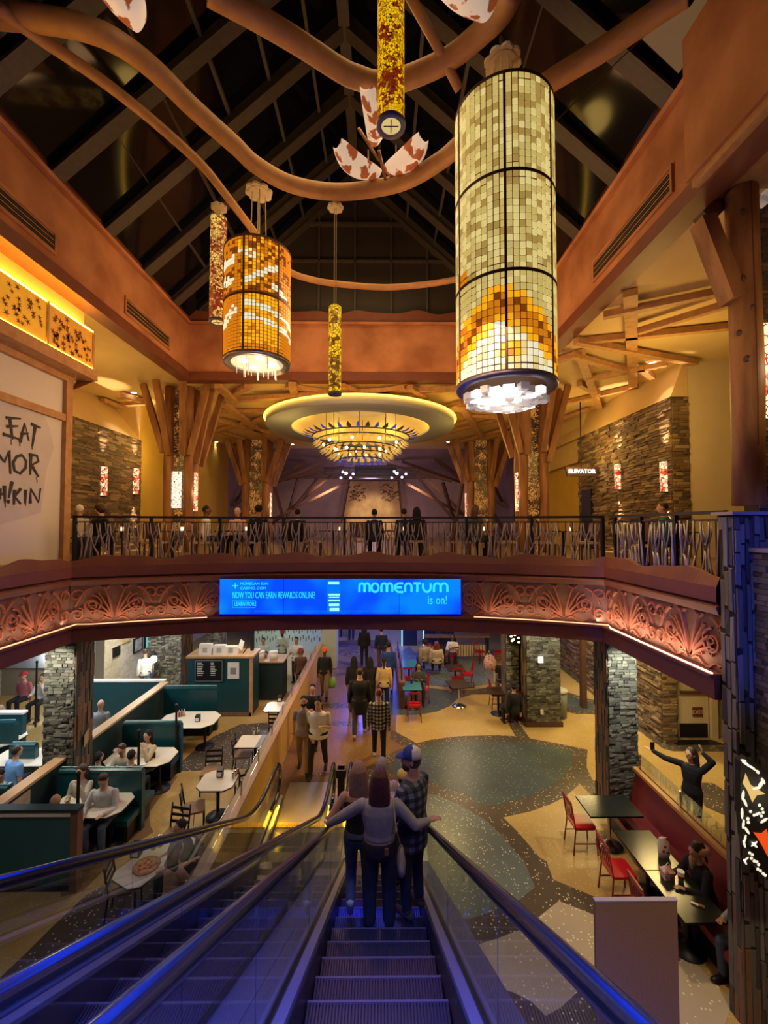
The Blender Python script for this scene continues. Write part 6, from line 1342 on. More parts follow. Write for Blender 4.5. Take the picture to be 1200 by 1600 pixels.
q = U(766, 1035, z=.3); b_ = T('shopping_bag', 'white and pink shopping bag standing on the floor', 'bag', (q.x, q.y, 0)); G().loft([((q.x, q.y, 0), .28, .16), ((q.x, q.y, .3), .3, .18), ((q.x-.03, q.y, .55), .2, .1), ((q.x-.05, q.y, .62), .12, .05)], 10).build('bag_body', MATS['pink_pattern'], b_, True); G().tube([(q.x-.15, q.y, .55), (q.x-.05, q.y, .8), (q.x+.05, q.y, .55)], .012, 6).build('handle', white, b_)
p = U(845, 1010, z=1.2); t = T('far_counter', 'black counter rail at the back of the seating, cream slats beneath', 'counter', (3.2, 20.3, 0)); G().box((2.0, 20.0, 1.0), (5.0, 20.4, 1.08)).build('top', timber_l, t)
for x in (2.05, 3.4, 4.9): G().box((x-.06, 20.1, 0), (x+.06, 20.35, 1.0)).build('post', black, t)
for i in range(22): x = 2.2+i*.125; G().box((x, 20.2, .12), (x+.085, 20.24, .62)).build('slat', mat('cream_slat', (.70, .52, .26), .6) if 'cream_slat' not in MATS else MATS['cream_slat'], t)
t = T('blue_kiosk', 'tall dark kiosk with glowing cyan edges in the far hall', 'kiosk', (1.4, 22.5, 0))
for k, x in enumerate((1.1, 2.2, 3.0)): G().box((x, 22.4, 0), (x+.75, 22.7, 2.6)).build('panel', mat('navy_panel', (.01, .02, .08), .3) if 'navy_panel' not in MATS else MATS['navy_panel'], t); G().box((x-.04, 22.36, 0), (x+.01, 22.42, 2.6)).build('edge_light', glow('cyan_edge', (.25, .75, 1), 1.6) if 'cyan_edge' not in MATS else MATS['cyan_edge'], t)
for dx, dz in ((0, 0), (.0, .12), (.1, .04), (-.1, .04)): G().box((1.42+dx, 22.36, 1.15+dz), (1.54+dx, 22.4, 1.27+dz)).build('lit_symbol', MATS['cyan_edge'], t)
t = T('waste_bin', 'grey waste bin tucked behind the wide stone column', 'bin', (5.75, 14.4, 0)); G().lathe((5.72, 14.1, 0), [(.001, 0), (.22, 0), (.25, .8), (.001, .8)], 20).build('body', mat('bin_grey', (.2, .22, .22), .5), t, True); G().lathe((5.72, 14.1, .8), [(.27, 0), (.27, .06), (.18, .1), (.001, .1)], 20).build('lid', mat('bin_lid', (.5, .52, .5), .4), t, True)
# street lamp, pictures, wall light on the left
q = U(240, 1080, z=.6); t = T('street_lamp', 'black post lamp with a glowing white globe by the brick wall', 'street lamp', (-8.0, 15.4, 0)); x = U(240, 1040, Y=15.4).x; zt = U(240, 1030, Y=15.4).z
G().tube([(x, 15.4, 0), (x, 15.4, zt-.18)], .05, 10).build('pole', black, t, True); G().ell((x, 15.4, zt), (.11, .11, .13), 16, 10).build('globe', glow('globe_glow', (1, .95, .85), 5), t, True); G().lathe((x, 15.4, zt+.15), [(.001, 0), (.13, 0), (.02, .14), (.001, .16)], 12).build('finial', black, t); lamp('POINT', (x, 15.2, zt), 30, (1, .93, .8), .15)
x = U(76, 1026, Y=15.9).x; zt = U(76, 1026, Y=15.9).z; t = T('wall_lamp', 'bright white wall lamp left of the stone column', 'wall lamp', (x, 15.9, zt)); G().ell((x, 15.82, zt), (.10, .10, .15), 14, 8).build('shade', MATS['globe_glow'], t, True); G().box((x-.05, 15.86, zt-.25), (x+.05, 16, zt+.05)).build('bracket', black, t); lamp('POINT', (x, 15.6, zt), 18, (1, .93, .8), .12)
for i, (px0, px1, py0, py1, lb, m) in enumerate(((192, 205, 984, 1006, 'gold framed picture on the brick wall', mat('ochre_print', (.6, .5, .25), .6)), (209, 223, 990, 1022, 'black framed drawing on the brick wall', mat('grey_drawing', (.55, .58, .56), .6, noise=(6, (.3, .34, .34), .1))), (226, 237, 985, 1016, 'lit teal screen on the brick wall', mat('teal_screen', (.1, .4, .4), .3, emit=((.1, .55, .55), .8))), (177, 188, 1013, 1028, 'small black plaque on the brick wall', black))):
    a = U(px0, py1, x=-9.84); b = U(px1, py0, x=-9.84); t = T('framed_picture', lb, 'picture', (-9.84, a.y, a.z)); z0, z1 = min(a.z, b.z), max(a.z, b.z); z0 = U(px0, py1, x=-9.84).z; z1 = z0+(b.z-z0)*.9 if b.z > z0 else z0+.6
    z1 = min(3.6, max(z1, z0+.35)); G().box((-9.88, a.y, z0), (-9.83, b.y, z1)).build('frame', black if i else mat('gold_frame', (.5, .38, .15), .4), t); G().box((-9.83, a.y+.08, z0+.06), (-9.825, b.y-.08, z1-.06)).build('print', m, t)
# menus and papers on booth tables
for i, (px, py, lb, s_, rz) in enumerate(((160, 1245, 'open paper menu lying on the strewn table, right one', .30, .4), (130, 1243, 'open paper menu lying on the strewn table, left one', .28, -.3), (150, 1262, 'folded newspaper at the near edge of the strewn table', .3, .2), (205, 1178, 'sheet of paper before the left pair of diners', .26, .2), (225, 1186, 'yellow paper on the food-covered table', .22, .5), (5, 1142, 'brown tray on the far left table', .3, .1))):
    q = PT(px, py); c_ = [mat('menu_paper', (.62, .56, .46), .7, noise=(25, (.42, .37, .3), .12)), mat('yellow_paper', (.72, .60, .35), .7), seat_br][0 if i < 4 else i-3] if i in (0, 4, 5) else MATS['menu_paper']
    tag(G().box((q.x-s_/2, q.y-s_*.36, .753), (q.x+s_/2, q.y+s_*.36, .758), rot=Matrix.Rotation(rz, 3, 'Z')).build('tray' if i == 5 else 'menu', c_), lb, 'tray' if i == 5 else 'paper')
for i, (px, py, lb) in enumerate(((234, 1180, 'dark glass bottle near the long-haired woman, left one'), (241, 1176, 'dark glass bottle near the long-haired woman, right one'))): q = PT(px, py+8); sauce(Vector((q.x, q.y, .75)), lb, black)
for i, (px, py, lb) in enumerate(((225, 1193, 'small white plate at the table end'), (218, 1176, 'white plate with food in the middle of the table'), (185, 1172, 'white plate before the left diner'))): q = PT(px, py); tag(G().lathe((q.x, q.y, .752), [(.001, 0), (.08, 0), (.11, .015), (.10, .017), (.001, .006)], 20).build('plate', white), lb, 'plate')
napkin(PT(44, 1183), 'black and white napkin holder beside the stone column', 1.3)
# upstairs tables seen through the railing
for i, (px, Y, lb) in enumerate(((175, 11.2, 'dining table upstairs behind the railing at far left'), (270, 11.6, 'dining table upstairs before the left timber column'), (370, 11.6, 'dining table upstairs beside the two diners'), (520, 12.2, 'dining table upstairs near the middle, left one'), (620, 12.2, 'dining table upstairs near the middle, right one'), (745, 11.6, 'dining table upstairs beside the right timber column'), (880, 11.2, 'dining table upstairs right of the timber column'), (1040, 9.6, 'dining table upstairs behind the right railing'))):
    x = U(px, 830, Y=Y).x; t = T('dining_table', lb, 'table', (x, Y, F2)); G().box((x-.45, Y-.4, F2+.72), (x+.45, Y+.4, F2+.75)).build('tabletop', table_b, t); G().tube([(x, Y, F2), (x, Y, F2+.72)], .04, 8).build('pedestal', black, t); G().box((x-.25, Y-.25, F2), (x+.25, Y+.25, F2+.03)).build('base', black, t)
    for k, dx in enumerate((-.22, .2)):
        q = Vector((x+dx, Y-.15+.25*k, F2+.75)); c_ = T('candle_glass' if k else 'plate', ('glowing candle glass on the ' if k else 'white plate on the ')+lb, 'candle' if k else 'plate', tuple(q))
        if k: G().lathe(q, [(.001, 0), (.035, 0), (.04, .09), (.001, .09)], 10).build('glass', glow('candle_glow', (1, .7, .35), 3) if 'candle_glow' not in MATS else MATS['candle_glow'], c_, True)
        else: G().lathe(q, [(.001, 0), (.09, 0), (.12, .015), (.001, .008)], 16).build('dish', white, c_)
up0 = None
for i, (px, Y, rz, lb) in enumerate(((150, 10.8, 60, 'leftmost dark chair upstairs'), (205, 11.6, -60, 'dark chair upstairs right of the far left table'), (245, 11.2, 0, 'dark chair upstairs before the left timber column'), (318, 11.2, -80, 'dark chair upstairs under the diner in white'), (400, 11.4, 90, 'dark chair upstairs under the capped diner'), (490, 11.8, -90, 'dark chair upstairs left of the middle tables'), (560, 12.0, 0, 'dark chair upstairs between the middle tables'), (650, 12.0, 90, 'dark chair upstairs right of the middle tables'), (720, 11.4, -90, 'dark chair upstairs left of the right timber column'), (790, 11.4, 90, 'dark chair upstairs before the right timber column'), (850, 11.0, -90, 'dark chair upstairs at the right table'), (915, 11.0, 90, 'rightmost dark chair upstairs behind the front railing'), (1010, 9.3, -60, 'dark chair upstairs behind the right railing'))):
    x = U(px, 830, Y=Y).x
    if up0 is None:
        up0 = T('dining_chair', lb, 'chair', (0, 0, 0)); G().box((-.22, -.22, .42), (.22, .22, .48)).build('seat', mat('cream_seat', (.45, .33, .2), .6), up0, world=False); G().box((-.22, -.25, .55), (.22, -.21, .95)).build('backrest', timber_d, up0, world=False)
        for a, b in ((-.2, -.2), (.2, -.2), (-.2, .2), (.2, .2)): G().box((a-.02, b-.02, 0), (a+.02, b+.02, .56 if b < 0 else .42)).build('leg', timber_d, up0, world=False)
        o = up0
    else: o = dup(up0, (0, 0, 0), 0, lb)
    o.location = (x, Y, F2); o.rotation_euler = (0, 0, R(rz)); RMX[o.name] = Matrix.Translation((x, Y, F2)) @ Matrix.Rotation(R(rz), 4, 'Z')
# ================================================================== PEOPLE
def rcone(g, a, b, ra, rb, n=10):
    a = Vector(a); b = Vector(b); d = (b-a); L_ = d.length
    if L_ < 1e-5: return
    d.normalize(); P = []; Rr = []
    for t in (-.95, -.6, 0): P.append(a+d*ra*t); Rr.append(ra*math.sqrt(max(.02, 1-t*t)))
    for t in (.33, .66): P.append(a+d*L_*t); Rr.append(ra+(rb-ra)*t)
    for t in (0, .6, .95): P.append(b+d*rb*t); Rr.append(rb*math.sqrt(max(.02, 1-t*t)))
    g.tube(P, Rr, n)
PEND = []
def remesh(g, name, m, parent, vox, smooth=2):
    me = bpy.data.meshes.new(name); me.from_pydata(g.v, [], g.f); o = bpy.data.objects.new(name, me); col.objects.link(o); o.parent = parent
    r = o.modifiers.new('r', 'REMESH'); r.mode = 'VOXEL'; r.voxel_size = vox; r.use_smooth_shade = True
    s = o.modifiers.new('s', 'SMOOTH'); s.iterations = smooth; s.factor = .5
    PEND.append((o, m)); return o
def bake_people():
    dg_ = bpy.context.evaluated_depsgraph_get(); out = [(o, m, bpy.data.meshes.new_from_object(o.evaluated_get(dg_))) for o, m in PEND]
    for o, m, me in out: o.modifiers.clear(); me.materials.clear(); me.materials.append(m); me.name = o.name; o.data = me
def person(label, loc, rz, h=1.72, sit=False, lean=0., look=0., nod=0., arms=('down', 'down'), legs='stand', top=None, bot=None, skin=skin_a, hair=('short', None), sleeve='long', hat=None, vox=.016, shoe=None, wide=1., beard=None, hem=-.1, skirtw=1.0, seat_z=.46, bare=False, turn=0., group=None):
    """local +y is the way the person faces"""
    root = T('person', label, 'person', loc, rz, group); s = h/1.75; hi = vox < .012
    top = top or fab('grey', (.2, .2, .2)); bot = bot or fab('dark', (.02, .02, .03)); shoe = shoe or black
    pz = (seat_z/s+.10) if sit else .94
    up = Vector((0, math.sin(lean), math.cos(lean))); pel = Vector((0, 0, pz))
    Zt = Matrix.Rotation(turn, 3, 'Z'); X = Zt @ Vector((1, 0, 0)); fw = X.cross(up)*-1
    fw = up.cross(X); 
    if fw.y < 0: fw = -fw
    S = lambda t: pel+up*t
    g = G(); secs = [(-.10, .13, .095), (-.04, .17, .125), (.03, .165, .12), (.14, .138, .10), (.26, .158, .112), (.36, .172, .112), (.44, .15, .095), (.49, .075, .07), (.53, .055, .056), (.62, .052, .055)]
    g.loft([(S(t), rx*wide, ry*wide) for t, rx, ry in secs], 16, 0, X, fw)
    # head
    hd = S(.53)+Vector((0, 0, .145))+fw*.02+up*.02; HM = Matrix.Rotation(rz*0+turn+look, 3, 'Z') @ Matrix.Rotation(nod, 3, 'X'); H = lambda v: hd+HM @ Vector(v)
    rcone(g, S(.46), H((0, -.01, -.08)), .055, .052)
    g.ell(hd, (.078, .098, .108), 16, 12, 0, HM); g.ell(H((0, .03, -.06)), (.058, .062, .062), 12, 8, 0, HM)
    g.ell(H((0, .10, -.015)), (.013, .022, .026), 8, 6, 0, HM); g.ell(H((0, .088, -.055)), (.024, .012, .009), 8, 6, 0, HM)
    for q in (-1, 1): g.ell(H((q*.080, -.005, -.01)), (.010, .022, .032), 8, 6, 0, HM); g.ell(H((q*.03, .085, .022)), (.022, .012, .010), 8, 6, 0, HM)
    # arms
    joints = []
    for q, pose in ((-1, arms[0]), (1, arms[1])):
        sh = S(.425)+X*q*.175*wide; 
        if pose == 'down': el = sh+X*q*.05+Vector((0, -.03, -.28)); wr = el+Vector((q*.01, .05, -.24))
        elif pose == 'swing': el = sh+X*q*.06+Vector((0, .09, -.26)); wr = el+Vector((0, .12, -.21))
        elif pose == 'back': el = sh+X*q*.06+Vector((0, -.10, -.26)); wr = el+Vector((0, -.05, -.24))
        elif pose == 'table': el = sh+X*q*.07+Vector((0, .13, -.24)); wr = el+Vector((-q*.09, .23, .05))
        elif pose == 'face': el = sh+X*q*.04+Vector((0, .22, -.17)); wr = el+Vector((-q*.10, .02, .25))
        elif pose == 'phone': el = sh+X*q*.05+Vector((0, .05, -.27)); wr = el+Vector((-q*.11, .20, .10))
        elif pose == 'cross': el = sh+X*q*.05+Vector((0, .06, -.26)); wr = el+Vector((-q*.22, .12, .05))
        else: el = Vector(pose[0]); wr = Vector(pose[1])
        joints.append((sh, el, wr, q)); rcone(g, sh, el, .052, .043); rcone(g, el, wr, .043, .027)
        d = (wr-el).normalized(); hdn = (pose[2] if isinstance(pose, tuple) and len(pose) > 2 else d); hdn = Vector(hdn).normalized(); side = hdn.cross(Vector((0, 0, 1))); side = side.normalized() if side.length > .2 else Vector((1, 0, 0)); nrm = side.cross(hdn).normalized()
        if nrm.z > 0: nrm = -nrm
        palm = wr+hdn*.05; MM = Matrix((side, hdn, nrm)).transposed(); g.ell(palm, (.040, .052, .017), 10, 8, 0, MM)
        for k in range(4):
            o_ = (k-1.5)*.019; L1 = (.036, .042, .039, .030)[k]; a_ = wr+hdn*.088+side*o_; b_ = a_+hdn*L1+nrm*.008+side*o_*.2; c_ = b_+hdn*L1*.7+nrm*.02; rf = .0088 if hi else .010; rcone(g, a_, b_, rf, rf*.9, 7); rcone(g, b_, c_, rf*.9, rf*.75, 7)
        thb = wr+hdn*.03-side*q*.034; rcone(g, thb, thb+hdn*.03-side*q*.022+nrm*.006, .011, .0095, 7); rcone(g, thb+hdn*.03-side*q*.022+nrm*.006, thb+hdn*.06-side*q*.026+nrm*.012, .0095, .0075, 7)
    LJ = []
    for q in (-1, 1):
        hp = pel+X*q*.09*wide+Vector((0, 0, -.02)); 
        if sit: kn = hp+Vector((q*.04, .43, .0)); an = Vector((kn.x, kn.y-.02 if legs != 'tuck' else kn.y-.18, .09)); toe = Vector((0, 1, 0))
        else:
            st = {'stand': (0, 0, 0), 'walk': (.24, -.26, .02), 'walk2': (-.26, .24, .02), 'step': (.02, -.06, .10)}[legs]; dy = st[0] if q < 0 else st[1]; lift = st[2] if dy < 0 else 0
            kn = hp+Vector((q*.01, dy*.5+.03, -.44)); an = Vector((hp.x+q*.01, hp.y+dy, .09+lift*(2 if legs != 'step' else 1))); toe = Vector((q*.12, 1, -.6 if dy < -.1 else 0)).normalized()
            if legs == 'step' and q < 0: an = Vector((hp.x-.01, hp.y-.12, .24)); kn = hp+Vector((0, .06, -.42)); toe = Vector((0, .45, -.9)).normalized()
        LJ.append((hp, kn, an, toe)); rcone(g, hp, kn, .083, .056); rcone(g, kn, an, .056, .036); rcone(g, an+Vector((0, 0, -.035)), an+toe*.14+Vector((0, 0, -.05)), .038, .03, 8)
    for i in range(len(g.v)): g.v[i] = tuple(Vector(g.v[i])*s)
    body = remesh(g, 'body', skin, root, vox)
    sc_ = lambda gg: [gg.v.__setitem__(i, tuple(Vector(gg.v[i])*s)) for i in range(len(gg.v))]
    # top
    g = G(); e = .014
    ts = [(hem, .172*skirtw, .130), (-.02, .180, .138)]+[(t, rx+e, ry+e) for t, rx, ry in secs[3:7]]+[(.485, .085, .078), (.505, .07, .068)] if sleeve != 'tank' else [(hem, .172, .130), (-.02, .178, .136)]+[(t, rx+e, ry+e) for t, rx, ry in secs[3:6]]+[(.43, .12, .09), (.46, .10, .075)]
    if hem > -.02: ts = [(hem, .15+e, .108+e)]+[(t, rx+e, ry+e) for t, rx, ry in secs[3:7] if t > hem+.02]+[(.485, .085, .078), (.505, .07, .068)]
    g.loft([(S(t), rx*wide, ry*wide) for t, rx, ry in ts], 18, 0, X, fw)
    for sh, el, wr, q in joints:
        if sleeve in ('long', 'short'):
            rcone(g, sh, el if sleeve == 'long' else sh+(el-sh)*.6, .066, .058)
        if sleeve == 'long': rcone(g, el, el+(wr-el)*.93, .058, .041)
    sc_(g); remesh(g, 'shirt' if sleeve != 'long' else 'top', top, root, max(vox, .012))
    # trousers
    g = G(); lw_ = 1.25 if bare == 'widejeans' else 1.0
    g.loft([(S(-.13), .135*wide, .11*wide), (S(-.07), .172*wide, .132*wide), (S(.0), .180*wide, .135*wide), (S(.06), .168*wide, .125*wide)], 18, 0, X, fw)
    for hp, kn, an, toe in LJ: rcone(g, hp, kn, .098, .070*lw_); rcone(g, kn, kn+(an-kn)*.93, .070*lw_, .052*lw_*1.1)
    sc_(g); remesh(g, 'trousers', bot, root, max(vox, .012))
    for hp, kn, an, toe in LJ:
        g = G(); b = an+Vector((0, 0, -.045)); rcone(g, b-toe*.05, b+toe*.15, .043, .036, 10); g.ell(an+Vector((0, 0, -.0)), (.05, .06, .04)); sc_(g)
        zmin = min(v[2] for v in g.v); g.v = [(v[0], v[1], max(v[2], .0)) for v in g.v]; g.build('shoe', shoe, root, True, world=False)
    # hair
    st, hm = hair; hm = hm or hairm('brown', (.04, .02, .012)); g = G()
    if st != 'bald':
        if st == 'short': g.ell(H((0, -.016, .022)), (.084, .096, .104), 16, 10, 0, HM)
        elif st == 'bun': g.ell(H((0, -.016, .022)), (.085, .098, .105), 16, 10, 0, HM); g.ell(H((0, -.03, .135)), (.04, .04, .035), 10, 8, 0, HM)
        elif st == 'cap_hair': g.ell(H((0, -.02, -.01)), (.084, .094, .09), 16, 10, 0, HM)
        elif st in ('long', 'bob', 'afro'):
            g.ell(H((0, -.02, .022)), (.090, .100, .108), 16, 10, 0, HM); ln = .30 if st == 'long' else .17
            if st == 'afro': g.ell(H((0, -.02, .02)), (.13, .13, .13), 16, 10, 0, HM)
            else:
                g.loft([(H((0, -.03, .10)), .06, .06), (H((0, -.045, .05)), .092, .080), (H((0, -.055, -.03)), .108, .078), (H((0, -.06, -.10)), .118, .066), (H((0, -.075, -.12))-Vector((0, 0, .06)), .122, .052), (H((.006, -.08, -.12))-Vector((0, 0, ln*.7)), .110, .040), (H((-.004, -.08, -.12))-Vector((0, 0, ln*.9)), .085, .028), (H((0, -.08, -.12))-Vector((0, 0, ln)), .05, .016)], 16, 0, HM @ Vector((1, 0, 0)), HM @ Vector((0, 1, 0)))
                for k in range(7): x_ = (k-3)*.034; rcone(g, H((x_*.9, -.095+abs(x_)*.5, -.02)), H((x_*1.08+.006*math.sin(k*2), -.105+abs(x_)*.45, -.12))-Vector((0, 0, ln*(.72+.12*math.sin(k*1.7)))), .024, .011, 8)
        elif st == 'pony': g.ell(H((0, -.016, .022)), (.084, .098, .104), 16, 10, 0, HM); rcone(g, H((0, -.12, .04)), H((0, -.12, -.08)), .035, .03); rcone(g, H((0, -.12, -.08)), H((0, -.10, -.26)), .032, .015)
        sc_(g); ho = remesh(g, 'hair', hm, root, vox, 1)
    if hi or abs(((rz+look+turn) % (2*math.pi))-math.pi) < 1.7:
        for q in (-1, 1): gg = G().ell(H((q*.029, .088, .012)), (.013, .010, .007), 8, 6, 0, HM); sc_(gg); gg.build('eye', black, root, True, world=False)
        gg = G().ell(H((0, .094, -.055)), (.024, .010, .006), 8, 6, 0, HM); sc_(gg); gg.build('lips', mat('lip', (.35, .12, .1), .5) if 'lip' not in MATS else MATS['lip'], root, True, world=False)
    if beard:
        gg = G().ell(H((0, .045, -.075)), (.064, .064, .055), 14, 8, 0, HM); sc_(gg); gg.build('beard', beard, root, True, world=False)
    if hat:
        kind, m1, m2 = hat; gg = G(); n = 16
        gg.lathe((0, 0, 0), [(.096, 0), (.099, .03), (.088, .075), (.055, .105), (.001, .118)], 20); gg.xform(Matrix.Translation(H((0, -.008, .028))) @ HM.to_4x4() @ Matrix.Diagonal((.96, 1.1, 1, 1))); sc_(gg)
        if m2 is not None:
            ff = gg.f; gg.m = []
            for f in ff:
                c = sum((Vector(gg.v[i]) for i in f), Vector())/len(f); lc = HM.inverted() @ (c/s-H((0, -.008, .028))); gg.m.append(1 if lc.y < -.005 else 0)
            gg.build('cap_crown', [m1, m2], root, True, world=False)
        else: gg.build('cap_crown', m1, root, True, world=False)
        gg = G()
        if kind == 'cap':
            V = [(.07*math.cos(a), .07+.105*math.sin(a)*1.0, -.012*math.cos(a)**2*-1-.02*math.sin(a)) for a in np.linspace(0, math.pi, 9)]; gg.add(V+[(v[0], v[1], v[2]+.008) for v in V], [tuple(range(9)), tuple(range(17, 8, -1))]+[(i, i+9, i+10, i+1) for i in range(8)])
            gg.xform(Matrix.Translation(H((0, .0, .035))) @ HM.to_4x4()); sc_(gg); gg.build('visor', m1, root, True, world=False)
        elif kind == 'brim': gg.lathe((0, 0, 0), [(.06, 0), (.17, -.01), (.17, .0), (.06, .01), (.06, 0)], 22, close=False); gg.xform(Matrix.Translation(H((0, -.01, .035))) @ HM.to_4x4()); sc_(gg); gg.build('brim', m1, root, True, world=False)
    root['_s'] = s; del root['_s']
    return root, H, S, joints, s, LJ
denim = fab('denim', (.07, .10, .17)); blackj = fab('black_jean', (.012, .012, .016)); dk = fab('black', (.008, .008, .011)); navy = fab('navy', (.012, .018, .05)); whitec = fab('white', (.62, .60, .55)); greyc = fab('heather', (.30, .30, .33)); tanc = fab('tan', (.50, .36, .20)); khaki = fab('khaki', (.20, .13, .07)); mint = fab('mint', (.4, .5, .42)); bluec = fab('sky_blue', (.14, .32, .62)); brownc = fab('brown', (.12, .06, .035)); creamc = fab('cream_knit', (.52, .42, .28)); charc = fab('charcoal', (.05, .05, .055))
plaid_d = plaid('dark_plaid', (.02, .025, .05), (.06, .075, .10), (.20, .24, .28), .05); plaid_w = plaid('black_white_plaid', (.01, .01, .012), (.10, .09, .08), (.50, .47, .40), .045); plaid_b = plaid('blue_white_check', (.03, .05, .12), (.25, .28, .35), (.6, .6, .62), .05)
hb = hairm('dark_brown', (.03, .014, .008)); hk = hairm('black', (.006, .005, .005)); hbl = hairm('blond', (.22, .13, .08)); hau = hairm('auburn', (.065, .018, .012)); hg = hairm('red_brown', (.14, .03, .015)); hgr = hairm('grey', (.3, .27, .25))
sneak = mat('white_sneaker', (.55, .53, .5), .6); tansh = mat('tan_shoe', (.35, .25, .15), .6)
NV = .0085
# --- the group on the escalator
def esc_z(Yn): return zn(Yn)
p1 = person('woman in a grey cropped sweater with arms spread to both handrails', (-.015, 5.10, zn(5.27)), 0, 1.80, arms=(((-.44, .10, 1.16), (-.60, .22, 1.00), (-.2, 1, -.25)), ((.40, -.03, 1.15), (.555, .06, 1.14), (1, .35, .15))), top=greyc, bot=fab('black_denim', (.018, .018, .026)), hair=('bob', hau), vox=NV, hem=.085, bare='widejeans', nod=-.12, wide=1.10)
sx = 1.80/1.75; G().box((.055*sx, -.150*sx, .91*sx), (.10*sx, -.128*sx, .98*sx)).build('leather_patch', mat('tan_leather', (.32, .13, .06), .5), p1[0], world=False)
bg = T('handbag', 'cream shoulder bag hanging at the right hip of the woman in grey', 'bag', (.24, 5.12, zn(5.27)+.62)); q = Vector((.235, 5.15, zn(5.27)+.62))
G().loft([((q.x, q.y, q.z), .05, .11), ((q.x, q.y, q.z+.10), .055, .13), ((q.x, q.y, q.z+.22), .035, .08), ((q.x, q.y, q.z+.27), .02, .04)], 14).build('bag_body', creamc, bg, True); G().tube([(q.x, q.y, q.z+.26), (q.x-.06, q.y-.22, q.z+.6), (q.x-.10, q.y-.12, q.z+.86)], .008, 6).build('strap', creamc, bg)
p2 = person('long-haired blond woman in a black vest and jeans on the escalator', (-.275, 5.60, zn(5.67)), R(4), 1.84, arms=(((-.34, -.03, 1.13), (-.375, .16, 1.01), (0, 1, -.5)), 'down'), top=dk, bot=denim, hair=('long', hbl), sleeve='tank', vox=NV, legs='step', shoe=sneak, nod=.1, hem=-.06)
p3 = person('bearded man in a dark plaid shirt and blue and white cap turning left', (.385, 5.34, zn(5.27)), R(48), 1.90, arms=('cross', 'cross'), top=plaid_d, bot=fab('dark_navy', (.012, .014, .028)), hair=('cap_hair', hb), hat=('cap', fab('royal_blue', (.02, .05, .32)), fab('cap_white', (.6, .6, .62))), look=R(38), vox=NV, wide=1.12, beard=hb, hem=-.22, shoe=fab('boot_brown', (.06, .035, .02)))
p4 = person('child in a yellow cap standing ahead of the man', (.33, 6.62, zn(6.47)), 0, 1.62, top=fab('pale_blue', (.32, .40, .44)), bot=charc, hair=('cap_hair', hb), hat=('cap', fab('yellow', (.62, .47, .14)), None), vox=.012, look=.1)
p5 = person('person with pinned light hair hidden ahead of the woman in grey', (.02, 6.95, zn(6.87)), 0, 1.88, top=fab('blush', (.5, .36, .36)), bot=charc, hair=('short', hgr), vox=.014)
# --- walkway
def at(px, py, z=0): q = U(px, py, z=z); return (q.x, q.y, z)
def walker(label, px, py, rz, h, **k): return person(label, at(px, py), R(rz), h, **k)
walker('bearded man in a grey shirt walking toward the escalator', 474, 1205, 185, 1.86, top=fab('grey_tee', (.22, .19, .18)), bot=khaki, hair=('short', hk), beard=hk, legs='walk', arms=('swing', 'back'), sleeve='short', vox=.013, shoe=black)
walker('large woman in a white top and black trousers walking toward the escalator', 497, 1208, 175, 1.84, top=whitec, bot=dk, hair=('bun', hk), legs='walk2', arms=('phone', 'down'), wide=1.32, vox=.013, sleeve='short')
walker('dark-haired person mostly hidden behind the woman in white', 488, 1170, 180, 1.76, top=dk, bot=dk, hair=('short', hk))
walker('man in a black and white plaid shirt walking away', 592, 1188, 0, 1.84, top=plaid_w, bot=dk, hair=('short', hg), legs='walk', arms=('down', 'down'), vox=.013, hem=-.16, shoe=sneak, wide=1.12)
walker('tall man in a long black coat walking away', 562, 1150, 0, 1.96, top=dk, bot=charc, hair=('short', hb), legs='walk2', wide=1.25, hem=-.35, shoe=tansh, arms=('down', 'down'))
walker('woman in black at the left of the walking cluster', 553, 1112, 0, 1.80, top=dk, bot=dk, hair=('long', hk)); walker('woman in black with long hair in the middle of the cluster', 578, 1112, 5, 1.78, top=dk, bot=dk, hair=('long', hk))
walker('woman in a tan jacket with a long dark ponytail', 600, 1113, 0, 1.78, top=tanc, bot=dk, hair=('pony', hk), hem=-.12); walker('man in a bright blue jacket walking away', 607, 1082, 0, 1.82, top=fab('blue_jacket', (.02, .06, .30)), bot=navy, hair=('short', hk), wide=1.1)
walker('tall woman with very long black hair walking alone', 569, 1040, 0, 1.78, top=dk, bot=dk, hair=('long', hk), arms=('down', 'down')); walker('woman in a dark bomber jacket with a pink collar', 596, 1045, 0, 1.76, top=navy, bot=brownc, hair=('bun', hk), wide=1.1)
q = walker('person in an orange cap carrying a green bag', 507, 1090, 180, 1.76, top=dk, bot=khaki, hair=('cap_hair', hk), hat=('cap', fab('orange', (.75, .12, .02)), None), skin=skin_c, legs='walk')
q = U(518, 1064, z=.55); b_ = T('carrier_bag', 'lime green carrier bag held by the person in the orange cap', 'bag', (q.x, q.y, .3)); G().loft([((q.x, q.y, .32), .12, .08), ((q.x, q.y, .48), .17, .11), ((q.x, q.y, .66), .12, .07), ((q.x-.03, q.y, .72), .04, .03)], 12).build('bag_body', fab('lime', (.20, .45, .10)), b_, True); G().tube([(q.x-.05, q.y, .70), (q.x-.02, q.y, .84), (q.x, q.y, .70)], .01, 5).build('handle', fab('lime', (.2, .45, .1)), b_)
for lb, px, py, tt, bb_ in (('dark figure beside the pale pillar', 512, 1022, dk, dk), ('distant person in dark trousers walking in the blue hall, left of centre', 549, 1000, navy, navy), ('distant person by the far left of the blue hall', 522, 998, charc, navy), ('distant person in pale shirt in the blue hall', 530, 995, whitec, navy)):
    walker(lb, px, py, 0, 1.75, top=tt, bot=bb_, hair=('short', hk), vox=.022)
